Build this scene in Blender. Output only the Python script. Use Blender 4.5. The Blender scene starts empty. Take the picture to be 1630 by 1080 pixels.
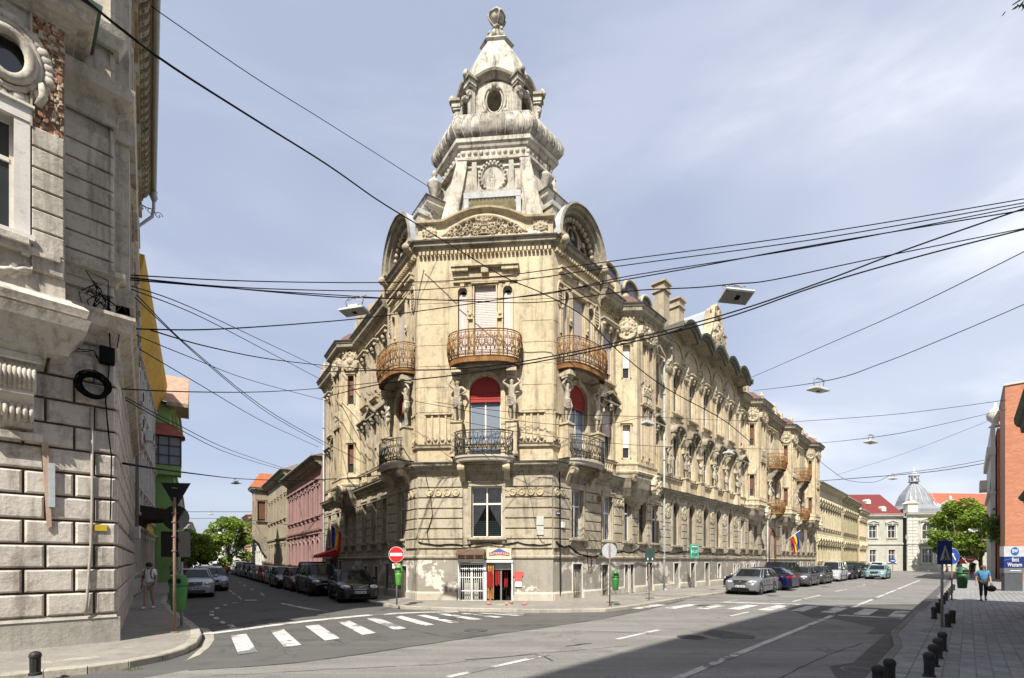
import bpy, bmesh, math, random
from math import sin, cos, pi, radians, atan2, sqrt, hypot
from mathutils import Matrix, Vector
random.seed(7)
S = bpy.context.scene
COL = S.collection
# ------------------------------------------------------------------ camera, sky, sun, exposure
F = 770.0 / 1630.0
cam = bpy.data.objects.new('camera', bpy.data.cameras.new('camera'))
COL.objects.link(cam); S.camera = cam
cam.location = (0, 0, 1.9); cam.rotation_euler = (radians(90), 0, 0)
cam.data.lens = 36 * F; cam.data.sensor_width = 36
cam.data.shift_y = (893 - 540) / 1630.0
cam.data.clip_start = 0.05; cam.data.clip_end = 3000
SUN_EL = radians(49.5); SX, SY = -0.27, -0.963
world = bpy.data.worlds.new("World"); S.world = world; world.use_nodes = True
wn, wl = world.node_tree.nodes, world.node_tree.links
wn.clear()
SKY_L1, SKY_L2 = (3.5, 0.3, 0.0), (2.4, 3.1, 1.3)
wo = wn.new('ShaderNodeOutputWorld'); bg = wn.new('ShaderNodeBackground'); wl.new(bg.outputs[0], wo.inputs[0])
sky = wn.new('ShaderNodeTexSky'); sky.sky_type = 'NISHITA'; sky.sun_disc = False
sky.sun_elevation = SUN_EL; sky.sun_rotation = atan2(SX, SY)
sky.air_density = 1.0; sky.dust_density = 2.0; sky.ozone_density = 1.0
tc = wn.new('ShaderNodeTexCoord')
def wnoise(rot, scl, loc, sc, det, dist, lo, hi):
    mp = wn.new('ShaderNodeMapping'); mp.inputs['Rotation'].default_value = rot; mp.inputs['Scale'].default_value = scl; mp.inputs['Location'].default_value = loc
    wl.new(tc.outputs['Generated'], mp.inputs[0])
    n = wn.new('ShaderNodeTexNoise'); n.inputs['Scale'].default_value = sc; n.inputs['Detail'].default_value = det; n.inputs['Roughness'].default_value = 0.56; n.inputs['Distortion'].default_value = dist
    wl.new(mp.outputs[0], n.inputs['Vector']); r = wn.new('ShaderNodeMapRange'); r.interpolation_type = 'SMOOTHSTEP'; r.inputs[1].default_value = lo; r.inputs[2].default_value = hi
    wl.new(n.outputs['Fac'], r.inputs[0]); return r.outputs[0]
def wmath(op, a, b):
    m = wn.new('ShaderNodeMath'); m.operation = op; m.use_clamp = True
    for k, v in ((0, a), (1, b)):
        if isinstance(v, (int, float)): m.inputs[k].default_value = v
        else: wl.new(v, m.inputs[k])
    return m.outputs[0]
streak = wnoise((0.0, 0.45, 0.3), (0.8, 1.0, 3.0), SKY_L1, 1.9, 10, 0.35, 0.42, 0.74)
bank = wnoise((0.0, 0.35, 0.0), (1.0, 1.0, 1.9), SKY_L2, 0.95, 3, 0.1, 0.46, 0.66)
fac = wmath('ADD', wmath('MULTIPLY', bank, wmath('ADD', wmath('MULTIPLY', streak, 0.55), 0.35)), wmath('MULTIPLY', streak, 0.22))
hz = wn.new('ShaderNodeMixRGB'); hz.inputs[0].default_value = 0.72; wl.new(sky.outputs[0], hz.inputs[1]); hz.inputs[2].default_value = (3.35, 3.7, 4.75, 1)
mxs = wn.new('ShaderNodeMixRGB'); wl.new(fac, mxs.inputs[0]); wl.new(hz.outputs[0], mxs.inputs[1]); mxs.inputs[2].default_value = (6.1, 6.3, 6.9, 1)
wl.new(mxs.outputs[0], bg.inputs[0]); bg.inputs[1].default_value = 0.1
sl = bpy.data.lights.new('sun', 'SUN'); sl.energy = 4.8; sl.angle = radians(0.53); sl.color = (1.0, 0.945, 0.85)
so = bpy.data.objects.new('sun', sl); COL.objects.link(so)
so.location = (-20, -40, 60)
so.rotation_euler = Vector((SX * cos(SUN_EL), SY * cos(SUN_EL), sin(SUN_EL))).to_track_quat('Z', 'Y').to_euler()
S.view_settings.view_transform = 'Standard'; S.view_settings.look = 'None'
S.view_settings.gamma = 1; S.view_settings.use_curve_mapping = False; S.view_settings.exposure = 0.78
# ------------------------------------------------------------------ helpers
WM = {}
def at(px, py, d):                       # point seen at a pixel of the photograph, d metres out
    return Vector(((px - 815) / 770.0 * d, d, 1.9 + (893 - py) * d / 770.0))
def gp(px, py, z=0.0):                   # point of the ground seen at a pixel
    d = (1.9 - z) * 770.0 / (py - 893.0)
    return Vector(((px - 815) / 770.0 * d, d, z))
class MB:
    def __init__(s): s.v = []; s.f = []; s.m = []; s.sm = []; s.tf = None
    def av(s, p):
        if s.tf is not None: p = s.tf @ Vector(p)
        s.v.append(tuple(p)); return len(s.v) - 1
    def af(s, idx, m=0, sm=False): s.f.append(tuple(idx)); s.m.append(m); s.sm.append(sm)
    def quad(s, a, b, c, d, m=0, sm=False): s.af([s.av(a), s.av(b), s.av(c), s.av(d)], m, sm)
    def poly(s, pts, m=0): s.af([s.av(p) for p in pts], m)
    def box(s, x0, x1, y0, y1, z0, z1, m=0):
        if x0 > x1: x0, x1 = x1, x0
        if y0 > y1: y0, y1 = y1, y0
        b = [s.av(p) for p in ((x0,y0,z0),(x1,y0,z0),(x1,y1,z0),(x0,y1,z0),(x0,y0,z1),(x1,y0,z1),(x1,y1,z1),(x0,y1,z1))]
        for q in ((3,2,1,0),(4,5,6,7),(0,1,5,4),(1,2,6,5),(2,3,7,6),(3,0,4,7)): s.af([b[i] for i in q], m)
    def block(s, x0, x1, z0, z1, yb, yf, ch, m=0, me=None):        # chamfered block facing -y
        me = m if me is None else me
        r = []
        for (y, c) in ((yb, 0), (yf + ch, 0), (yf, ch)):
            r.append([s.av(p) for p in ((x0+c,y,z0+c),(x1-c,y,z0+c),(x1-c,y,z1-c),(x0+c,y,z1-c))])
        for a, b in ((0,1),(1,2)):
            for i in range(4):
                j = (i+1) % 4; s.af([r[a][i], r[a][j], r[b][j], r[b][i]], me)
        s.af(r[2], m)
    def prism(s, pts, axis, a, b, m=0, sm=False):                  # polygon extruded: axis 'y' pts=(x,z); 'x' pts=(y,z); 'z' pts=(x,y)
        def P(p, t): return (p[0], t, p[1]) if axis == 'y' else ((t, p[0], p[1]) if axis == 'x' else (p[0], p[1], t))
        A = [s.av(P(p, a)) for p in pts]; B = [s.av(P(p, b)) for p in pts]; n = len(pts)
        s.af(A, m); s.af(B[::-1], m)
        for i in range(n): j = (i+1) % n; s.af([A[j], A[i], B[i], B[j]], m, sm)
    def tube(s, pts, r, n=5, m=0, closed=False, cap=True):
        pts = [Vector(p) for p in pts]; N = len(pts); rings = []
        rr = r if isinstance(r, (list, tuple)) else [r] * N
        up = None
        for i in range(N):
            if closed: t = pts[(i+1) % N] - pts[i-1]
            else: t = pts[min(i+1, N-1)] - pts[max(i-1, 0)]
            if t.length < 1e-9: t = Vector((0,0,1))
            t.normalize()
            if up is None:
                up = Vector((0,0,1)) if abs(t.z) < .9 else Vector((1,0,0))
            a = t.cross(up)
            if a.length < 1e-4: a = t.cross(Vector((0,1,0.1)))
            a.normalize(); b = a.cross(t); up = b
            rings.append([s.av(pts[i] + (a*cos(2*pi*k/n) + b*sin(2*pi*k/n))*rr[i]) for k in range(n)])
        for i in range(N if closed else N-1):
            A, B = rings[i], rings[(i+1) % N]
            for k in range(n): l = (k+1) % n; s.af([A[k], A[l], B[l], B[k]], m, True)
        if not closed and cap: s.af(rings[0][::-1], m); s.af(rings[-1], m)
    def lathe(s, prof, c=(0,0,0), n=12, m=0, sm=True):
        rings = []
        for r, z in prof: rings.append([s.av((c[0]+r*cos(2*pi*k/n), c[1]+r*sin(2*pi*k/n), c[2]+z)) for k in range(n)])
        for A, B in zip(rings, rings[1:]):
            for k in range(n): l = (k+1) % n; s.af([A[k], A[l], B[l], B[k]], m, sm)
        s.af(rings[0][::-1], m); s.af(rings[-1], m)
    def ball(s, c, r, n=8, k=5, m=0, sq=(1,1,1)):
        rings = []
        for i in range(1, k):
            a = pi*i/k
            rings.append([s.av((c[0]+r*sq[0]*sin(a)*cos(2*pi*j/n), c[1]+r*sq[1]*sin(a)*sin(2*pi*j/n), c[2]-r*sq[2]*cos(a))) for j in range(n)])
        b = s.av((c[0],c[1],c[2]-r*sq[2])); t = s.av((c[0],c[1],c[2]+r*sq[2]))
        for A, B in zip(rings, rings[1:]):
            for j in range(n): l = (j+1) % n; s.af([A[j], A[l], B[l], B[j]], m, True)
        for j in range(n): l = (j+1) % n; s.af([b, rings[0][l], rings[0][j]], m, True); s.af([t, rings[-1][j], rings[-1][l]], m, True)
    def sweep(s, path, prof, closed=False, m=0, cap=True):         # prof (out,z) swept along path (x,y); out = to the right of the path
        n = len(path); P = [Vector((p[0], p[1])) for p in path]; rings = []
        for i in range(n):
            d0 = P[i]-P[i-1] if (i > 0 or closed) else None
            d1 = P[(i+1) % n]-P[i] if (i < n-1 or closed) else None
            if d0 is None: d0 = d1
            if d1 is None: d1 = d0
            d0 = d0.normalized(); d1 = d1.normalized()
            n0 = Vector((d0.y, -d0.x)); n1_ = Vector((d1.y, -d1.x)); mt = n0+n1_
            mt = mt/max(mt.length_squared*.5, .15) if mt.length > 1e-6 else n0
            rings.append([s.av((P[i].x+mt.x*o, P[i].y+mt.y*o, z)) for o, z in prof])
        k = len(prof)
        for i in range(n if closed else n-1):
            A, B = rings[i], rings[(i+1) % n]
            for j in range(k-1): s.af([A[j], B[j], B[j+1], A[j+1]], m)
        if not closed and cap: s.af(rings[0][::-1], m); s.af(rings[-1], m)
    def mesh(s, name, mats):
        me = bpy.data.meshes.new(name); me.from_pydata(s.v, [], s.f)
        for mt in (mats if isinstance(mats, (list, tuple)) else [mats]): me.materials.append(mt)
        me.polygons.foreach_set('material_index', s.m); me.polygons.foreach_set('use_smooth', s.sm)
        me.update(); return me
def link(name, data, parent=None, W=None, label=None, cat=None, group=None, kind=None):
    o = bpy.data.objects.new(name, data); COL.objects.link(o)
    W = Matrix.Identity(4) if W is None else W
    if parent is not None:
        o.parent = parent; o.matrix_basis = WM[parent.as_pointer()].inverted() @ W
    else: o.matrix_basis = W
    WM[o.as_pointer()] = W
    if label: o['label'] = label
    if cat: o['category'] = cat
    if group: o['group'] = group
    if kind: o['kind'] = kind
    return o
def root(name, loc, label, cat, group=None, rz=0):
    return link(name, None, None, Matrix.Translation(Vector(loc)) @ Matrix.Rotation(rz, 4, 'Z'), label, cat, group)
def put(name, mb, mats, parent=None, W=None, **k):
    return link(name, mb.mesh(name, mats), parent, W, **k)
def kid(name, data, parent, L=None, **k):                          # data placed in its parent's own frame
    if isinstance(data, tuple): data = data[0].mesh(name, data[1])
    return link(name, data, parent, WM[parent.as_pointer()] @ (L or Matrix.Identity(4)), **k)
def T(x=0, y=0, z=0): return Matrix.Translation((x, y, z))
def RZ(a): return Matrix.Rotation(a, 4, 'Z')
def frame(ox, oy, ang): return T(ox, oy, 0) @ RZ(ang)
# ------------------------------------------------------------------ materials
MATS = {}
def newmat(name):
    m = bpy.data.materials.new(name); m.use_nodes = True
    return m, m.node_tree.nodes, m.node_tree.links, m.node_tree.nodes['Principled BSDF']
def noise(N, L, vec, sc, det=4, rough=.55):
    n = N.new('ShaderNodeTexNoise'); n.inputs['Scale'].default_value = sc; n.inputs['Detail'].default_value = det
    n.inputs['Roughness'].default_value = rough; L.new(vec, n.inputs['Vector']); return n.outputs['Fac']
def ramp(N, L, f, a, b):
    r = N.new('ShaderNodeMapRange'); r.inputs[1].default_value = a; r.inputs[2].default_value = b; r.clamp = True
    L.new(f, r.inputs[0]); return r.outputs[0]
def mixc(N, L, f, a, b):
    x = N.new('ShaderNodeMixRGB')
    if isinstance(f, (int, float)): x.inputs[0].default_value = f
    else: L.new(f, x.inputs[0])
    for i, c in ((1, a), (2, b)):
        if isinstance(c, tuple): x.inputs[i].default_value = (*c, 1)
        else: L.new(c, x.inputs[i])
    return x.outputs[0]
def plaster(name, c1, c2, dirt=None, streak=.6, peel=None, pa=.64, bump=.25, rough=.9, sc=.45, grime=.5, spec=.2):
    if name in MATS: return MATS[name]
    m, N, L, B = newmat(name)
    g = N.new('ShaderNodeNewGeometry'); P = g.outputs['Position']
    c = mixc(N, L, ramp(N, L, noise(N, L, P, sc, 5), .35, .65), c1, c2)
    if dirt:
        mp_ = N.new('ShaderNodeMapping'); mp_.inputs['Scale'].default_value = (2.2, 2.2, .22); L.new(P, mp_.inputs[0])
        st = ramp(N, L, noise(N, L, mp_.outputs[0], 1.5, 7, .7), .49, .70)
        mu = N.new('ShaderNodeMath'); mu.operation = 'MULTIPLY'; mu.inputs[1].default_value = streak; L.new(st, mu.inputs[0])
        c = mixc(N, L, mu.outputs[0], c, dirt)
        bl = ramp(N, L, noise(N, L, P, 2.6, 9, .76), .50, .70)
        mu2 = N.new('ShaderNodeMath'); mu2.operation = 'MULTIPLY'; mu2.inputs[1].default_value = grime; L.new(bl, mu2.inputs[0])
        c = mixc(N, L, mu2.outputs[0], c, dirt)
    if peel: c = mixc(N, L, ramp(N, L, noise(N, L, P, .8, 9, .68), pa, pa+.015), c, peel)
    c = mixc(N, L, ramp(N, L, noise(N, L, P, 5.5, 6, .8), .56, .70), c, mixc(N, L, .32, c, (.05, .045, .04)))
    fine = noise(N, L, P, 28, 3, .6)
    c = mixc(N, L, ramp(N, L, fine, .3, .8), c, mixc(N, L, .14, c, (.0, .0, .0)))
    L.new(c, B.inputs['Base Color']); B.inputs['Roughness'].default_value = rough
    B.inputs['Specular IOR Level'].default_value = spec
    if bump:
        b = N.new('ShaderNodeBump'); b.inputs['Strength'].default_value = bump; b.inputs['Distance'].default_value = .03
        L.new(noise(N, L, P, 9, 7, .7), b.inputs['Height']); L.new(b.outputs[0], B.inputs['Normal'])
    MATS[name] = m; return m
def plain(name, c, rough=.5, metal=0, coat=0, spec=.5, emis=None, var=.0):
    if name in MATS: return MATS[name]
    m, N, L, B = newmat(name)
    B.inputs['Base Color'].default_value = (*c, 1); B.inputs['Roughness'].default_value = rough
    B.inputs['Metallic'].default_value = metal; B.inputs['Coat Weight'].default_value = coat; B.inputs['Specular IOR Level'].default_value = spec
    g = N.new('ShaderNodeNewGeometry')
    v = var or .12
    f = ramp(N, L, noise(N, L, g.outputs['Position'], 3.5, 6, .65), .35, .7)
    dk = tuple(x*(1-v*2) for x in c)
    L.new(mixc(N, L, f, c, dk), B.inputs['Base Color'])
    if emis: B.inputs['Emission Color'].default_value = (*emis, 1); B.inputs['Emission Strength'].default_value = 1
    MATS[name] = m; return m
STUC = plaster('aged cream stucco', (.62,.52,.355), (.49,.405,.265), (.115,.10,.08), .75, (.52,.47,.39), .63, grime=.62, bump=.4)
STUG = plaster('weathered ground floor stucco', (.50,.44,.335), (.38,.33,.245), (.095,.085,.07), .8, (.50,.46,.38), .65, grime=.7, bump=.4)
FLSH = plaster('dark sheet flashing', (.075,.07,.06), (.11,.10,.085), (.03,.03,.028), .5, None, rough=.7)
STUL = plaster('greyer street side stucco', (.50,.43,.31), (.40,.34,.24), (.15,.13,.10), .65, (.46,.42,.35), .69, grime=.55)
ORNA = plaster('carved stucco ornament', (.58,.50,.36), (.42,.35,.25), (.12,.105,.08), .5, None, grime=.8, bump=.4)
STAT = plaster('weathered statue stone', (.56,.50,.39), (.40,.35,.27), (.10,.09,.075), .6, None, grime=.8, bump=.35)
PLIN = plaster('peeling cement plinth', (.36,.33,.28), (.27,.25,.21), (.15,.13,.11), .4, (.62,.57,.49), .56, grime=.35, bump=.5)
PLBS = plaster('pale plinth base', (.55,.51,.43), (.44,.40,.33), (.22,.2,.17), .4, None, grime=.4)
TOWR = plaster('bleached tower sheet metal', (.58,.54,.46), (.42,.38,.31), (.06,.055,.045), 1.0, (.55,.37,.27), .70, grime=.85, bump=.3, rough=.75)
TOWD = plaster('stained tower roll', (.60,.56,.47), (.30,.275,.23), (.05,.045,.04), 1.0, None, grime=.95, sc=1.3, rough=.75)
BRKP = plaster('exposed brick under plaster', (.42,.22,.14), (.30,.17,.11), (.14,.1,.08), .4, None, grime=.5, bump=.6, sc=3)
DKCO = plaster('sooty cornice', (.40,.36,.28), (.27,.24,.18), (.06,.055,.045), .7, (.50,.46,.38), .66, grime=.85)
ROOF = plaster('dull red sheet roof', (.17,.09,.07), (.12,.07,.06), (.05,.04,.04), .4, None, grime=.5, rough=.6)
TIN = plaster('galvanised tin', (.50,.53,.56), (.38,.41,.45), (.18,.18,.18), .4, None, grime=.3, rough=.45, spec=.5)
PIPE = plain('grey downpipe', (.34,.36,.34), .5, .2)
CORT = plaster('iron rust rail', (.36,.20,.07), (.20,.09,.035), (.06,.035,.02), .5, None, grime=.8, sc=2, rough=.8)
IRON = plain('wrought iron', (.05,.05,.055), .5, .3)
WHTP = plaster('white window paint', (.76,.74,.69), (.66,.63,.57), (.35,.31,.26), .3, None, grime=.25, bump=.05, rough=.5)
BRNP = plaster('brown window paint', (.20,.09,.055), (.14,.065,.045), (.06,.04,.03), .3, None, grime=.4, bump=.05, rough=.6)
PINK = plaster('pale pink roller shutter', (.60,.53,.49), (.52,.46,.43), (.30,.25,.25), .3, None, grime=.15, bump=.0, rough=.6)
REDA = plaster('faded red awning', (.40,.055,.05), (.32,.05,.05), (.15,.03,.03), .4, None, grime=.2, rough=.85)
CURT = plain('white curtain', (.62,.63,.64), .9)
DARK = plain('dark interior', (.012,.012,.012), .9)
BLKC = plain('black cable sheath', (.006,.006,.007), .7, spec=.1)
def glassm(name, c, rough=.06):
    if name in MATS: return MATS[name]
    m, N, L, B = newmat(name)
    B.inputs['Base Color'].default_value = (*c, 1); B.inputs['Roughness'].default_value = rough; B.inputs['Specular IOR Level'].default_value = .8
    g = N.new('ShaderNodeNewGeometry'); b = N.new('ShaderNodeBump'); b.inputs['Strength'].default_value = .12; b.inputs['Distance'].default_value = .05
    L.new(noise(N, L, g.outputs['Position'], 1.3, 2), b.inputs['Height']); L.new(b.outputs[0], B.inputs['Normal'])
    MATS[name] = m; return m
GLAS = glassm('window glass', (.035,.04,.045)); GLAL = glassm('bright window glass', (.20,.235,.28), .12); CGLS = glassm('car glass', (.012,.014,.016), .05); CGLS.node_tree.nodes['Principled BSDF'].inputs['Specular IOR Level'].default_value = .3
# ------------------------------------------------------------------ frames of the streets and facades
AR = atan2(.728, .686)                     # right street direction
PLx, PLy, PRx, PRy = -4.286, 22.0, 1.815, 21.5
FR = frame(PRx, PRy, AR)                   # right wing: x away along the street, y into the house
FL = frame(PLx, PLy, atan2(-.827, .562))   # left wing: x = -distance from the corner
CHA = atan2(PRy-PLy, PRx-PLx)
FC = frame((PLx+PRx)/2, (PLy+PRy)/2, CHA)  # corner face
STEP = .2
CW = hypot(PRx-PLx, PRy-PLy)
def rs(a, b, z=0):                         # right street coordinates: a along, b to the right
    return Vector((.686*a+.728*b, .728*a-.686*b, z))
# ------------------------------------------------------------------ facade toolkit
CACHE = {}
def cached(key, fn):
    if key not in CACHE: CACHE[key] = fn()
    return CACHE[key]
def loft(mb, rings, m=0, closed=True, cap=True, sm=False):
    R = [[mb.av(p) for p in r] for r in rings]; n = len(R[0])
    for A, B in zip(R, R[1:]):
        for k in range(n if closed else n-1): l = (k+1) % n; mb.af([A[k], A[l], B[l], B[k]], m, sm)
    if cap: mb.af(R[0][::-1], m); mb.af(R[-1], m)
def facade(name, parent, W, s0, s1, z0, z1, ops, mat, rev=.3, y=0):
    """wall skin facing -y with real openings and reveals; ops = (a, b, za, zb, arch)"""
    mb = MB(); xs = sorted({s0, s1, *[o[0] for o in ops], *[o[1] for o in ops]}); zs = sorted({z0, z1, *[o[2] for o in ops], *[o[3] for o in ops]})
    for i in range(len(xs)-1):
        for j in range(len(zs)-1):
            cx, cz = (xs[i]+xs[i+1])/2, (zs[j]+zs[j+1])/2
            if not (s0 < cx < s1 and z0 < cz < z1): continue
            if any(o[0] < cx < o[1] and o[2] < cz < o[3] for o in ops): continue
            mb.quad((xs[i],y,zs[j]),(xs[i+1],y,zs[j]),(xs[i+1],y,zs[j+1]),(xs[i],y,zs[j+1]))
    for a, b, za, zb, arch in ops:
        r = (b-a)/2; zt = zb-r if arch else zb; yr = y+rev
        mb.quad((a,y,za),(a,yr,za),(a,yr,zt),(a,y,zt)); mb.quad((b,yr,za),(b,y,za),(b,y,zt),(b,yr,zt))
        mb.quad((a,y,za),(b,y,za),(b,yr,za),(a,yr,za))
        if arch:
            n = 14; c = (a+b)/2; pr = [(c-r*cos(pi*k/n), zt+r*sin(pi*k/n)) for k in range(n+1)]
            for k in range(n):
                p, q = pr[k], pr[k+1]
                mb.quad((p[0],y,p[1]),(q[0],y,q[1]),(q[0],y,zb),(p[0],y,zb)); mb.quad((p[0],yr,p[1]),(q[0],yr,q[1]),(q[0],y,q[1]),(p[0],y,p[1]))
        else: mb.quad((a,yr,zb),(b,yr,zb),(b,y,zb),(a,y,zb))
    return put(name, mb, mat, parent, W)
def arcpts(w, h, n=12): r = w/2; return [(-r*cos(pi*k/n), h-r+r*sin(pi*k/n)) for k in range(n+1)]
def m_surround(w, h, arch, sw, proud=.07):
    mb = MB(); a = w/2
    if arch:
        mb.box(-a-sw, -a, -proud, .02, 0, h-a); mb.box(a, a+sw, -proud, .02, 0, h-a)
        o = [(-(a+sw)*cos(pi*k/14), h-a+(a+sw)*sin(pi*k/14)) for k in range(15)]; i_ = [(-a*cos(pi*k/14), h-a+a*sin(pi*k/14)) for k in range(15)]
        for k in range(14):
            mb.quad((i_[k][0],-proud,i_[k][1]),(i_[k+1][0],-proud,i_[k+1][1]),(o[k+1][0],-proud,o[k+1][1]),(o[k][0],-proud,o[k][1]))
            mb.quad((o[k][0],-proud,o[k][1]),(o[k+1][0],-proud,o[k+1][1]),(o[k+1][0],.02,o[k+1][1]),(o[k][0],.02,o[k][1]))
            mb.quad((i_[k+1][0],-proud,i_[k+1][1]),(i_[k][0],-proud,i_[k][1]),(i_[k][0],.02,i_[k][1]),(i_[k+1][0],.02,i_[k+1][1]))
        mb.box(-.09, .09, -proud-.07, 0, h-.05, h+sw+.08)
    else:
        mb.box(-a-sw, -a, -proud, .02, 0, h); mb.box(a, a+sw, -proud, .02, 0, h)
        mb.box(-a-sw-.02, a+sw+.02, -proud-.02, .02, h+.001, h+sw*1.2); mb.box(-a-sw-.06, a+sw+.06, -proud-.07, .02, h+sw*1.2, h+sw*1.2+.05)
    return mb
def m_sash(w, h, arch, cols, tr, fw=.06, y=.17):
    mb = MB(); a = w/2; top = h-a if arch else h
    mb.box(-a, -a+fw, y, y+.06, 0, top); mb.box(a-fw, a, y, y+.06, 0, top); mb.box(-a+fw, a-fw, y, y+.06, 0, fw)
    if arch:
        for (r0, r1) in ((a-fw, a),):
            for k in range(12):
                t0, t1 = pi*k/12, pi*(k+1)/12
                q = [(-r0*cos(t0), top+r0*sin(t0)), (-r0*cos(t1), top+r0*sin(t1)), (-r1*cos(t1), top+r1*sin(t1)), (-r1*cos(t0), top+r1*sin(t0))]
                mb.quad(*[(p[0], y, p[1]) for p in q])
    else: mb.box(-a+fw, a-fw, y, y+.06, h-fw, h)
    if tr: mb.box(-a+fw, a-fw, y-.015, y+.05, h*tr-.04, h*tr+.04)
    for c in range(1, cols):
        x = -a+w*c/cols; zt = (top+sqrt(max(a*a-x*x, 0))-.03) if arch else h-fw
        mb.box(x-.035, x+.035, y-.01, y+.045, fw, zt)
    return mb
def m_pane(w, h, arch, y=.2):
    mb = MB(); a = w/2
    if arch: mb.poly([(a, y, 0)] + [(-x, y, z) for x, z in arcpts(w, h)] + [(-a, y, 0)][:1])
    else: mb.poly([(-a,y,0),(a,y,0),(a,y,h),(-a,y,h)])
    return mb
def m_ribs(w, h, y=.1, p=.075, d=.012):
    mb = MB(); n = max(2, int(h/p)); a = w/2
    for k in range(n):
        z0, z1 = h*k/n, h*(k+1)/n; zm = z0+(z1-z0)*.8
        mb.quad((-a,y-d,z0),(a,y-d,z0),(a,y,zm),(-a,y,zm)); mb.quad((-a,y,zm),(a,y,zm),(a,y-d,z1),(-a,y-d,z1))
    return mb
def m_curtain(w, h, y=.235, n=26):
    mb = MB(); a = w/2
    for s_ in (-1, 1):
        for k in range(n//2):
            x0 = a-(a*.95)*k/(n/2); x1 = a-(a*.95)*(k+1)/(n/2)
            y0 = y+.02*sin(k*2.1); y1 = y+.02*sin((k+1)*2.1)
            zb0 = h*.16+h*.5*(k/(n/2))**1.2; zb1 = h*.16+h*.5*((k+1)/(n/2))**1.2
            mb.quad((s_*x0,y0,zb0),(s_*x1,y1,zb1),(s_*x1,y1,h),(s_*x0,y0,h), 0)
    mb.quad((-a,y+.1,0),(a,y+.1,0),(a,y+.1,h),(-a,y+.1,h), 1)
    for k in range(9): mb.box(-a, a, y+.04, y+.05, h*(.02+.036*k), h*(.042+.036*k), 2)
    return mb
def clear_glass():
    if 'clear glass' in MATS: return MATS['clear glass']
    m = bpy.data.materials.new('clear glass'); m.use_nodes = True; N, L = m.node_tree.nodes, m.node_tree.links; N.clear()
    o = N.new('ShaderNodeOutputMaterial'); mx = N.new('ShaderNodeMixShader'); t = N.new('ShaderNodeBsdfTransparent'); g = N.new('ShaderNodeBsdfGlossy')
    f = N.new('ShaderNodeFresnel'); f.inputs[0].default_value = 1.5; t.inputs[0].default_value = (.93,.95,.95,1); g.inputs['Roughness'].default_value = .03
    L.new(f.outputs[0], mx.inputs[0]); L.new(t.outputs[0], mx.inputs[1]); L.new(g.outputs[0], mx.inputs[2]); L.new(mx.outputs[0], o.inputs[0])
    MATS['clear glass'] = m; return m
CLEA = clear_glass()
def window(parent, W, s, z0, w, h, arch=False, cols=2, tr=.68, frame_m=None, shut=0.0, shut_m=None, sur=.12, sill=True, glass=None, surm=None, curtain=False, label=None, y=0):
    frame_m = frame_m or WHTP; glass = glass or GLAS; surm = surm or STUC; R3 = lambda v: round(v, 3)
    Wx = W @ T(s, y, z0)
    k = ('sur', R3(w), R3(h), arch, sur, surm.name)
    o = link('window', cached(k, lambda: m_surround(w, h, arch, sur).mesh('window_casing', surm)), parent, Wx, label=label)
    kid('frame', cached(('sash', R3(w), R3(h), arch, cols, tr, frame_m.name), lambda: m_sash(w, h, arch, cols, tr).mesh('sash', frame_m)), o)
    gm = CLEA if curtain else glass
    kid('pane', cached(('pane', R3(w), R3(h), arch, gm.name), lambda: m_pane(w, h, arch).mesh('pane', gm)), o)
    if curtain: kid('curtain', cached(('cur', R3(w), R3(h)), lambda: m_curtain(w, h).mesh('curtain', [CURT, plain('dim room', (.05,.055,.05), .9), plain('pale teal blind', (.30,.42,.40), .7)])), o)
    if shut and not arch:
        kid('shutter', cached(('shut', R3(w), R3(h*shut), shut_m.name), lambda: m_ribs(w, h*shut).mesh('shutter', shut_m)), o, T(0, 0, h*(1-shut)))
    if sill:
        def ms():
            mb = MB(); a = w/2+sur+.06
            mb.box(-a, a, -.2, .02, -.1, 0); mb.box(-a+.05, a-.05, -.14, .02, -.17, -.1)
            for q in (-1, 1): mb.prism([(0,-.17),(-.15,-.17),(-.06,-.36),(0,-.36)], 'x', q*(a-.12)-.06, q*(a-.12)+.06)
            return mb.mesh('sill', surm)
        kid('sill', cached(('sill', R3(w), sur, surm.name), ms), o)
    return o
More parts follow.
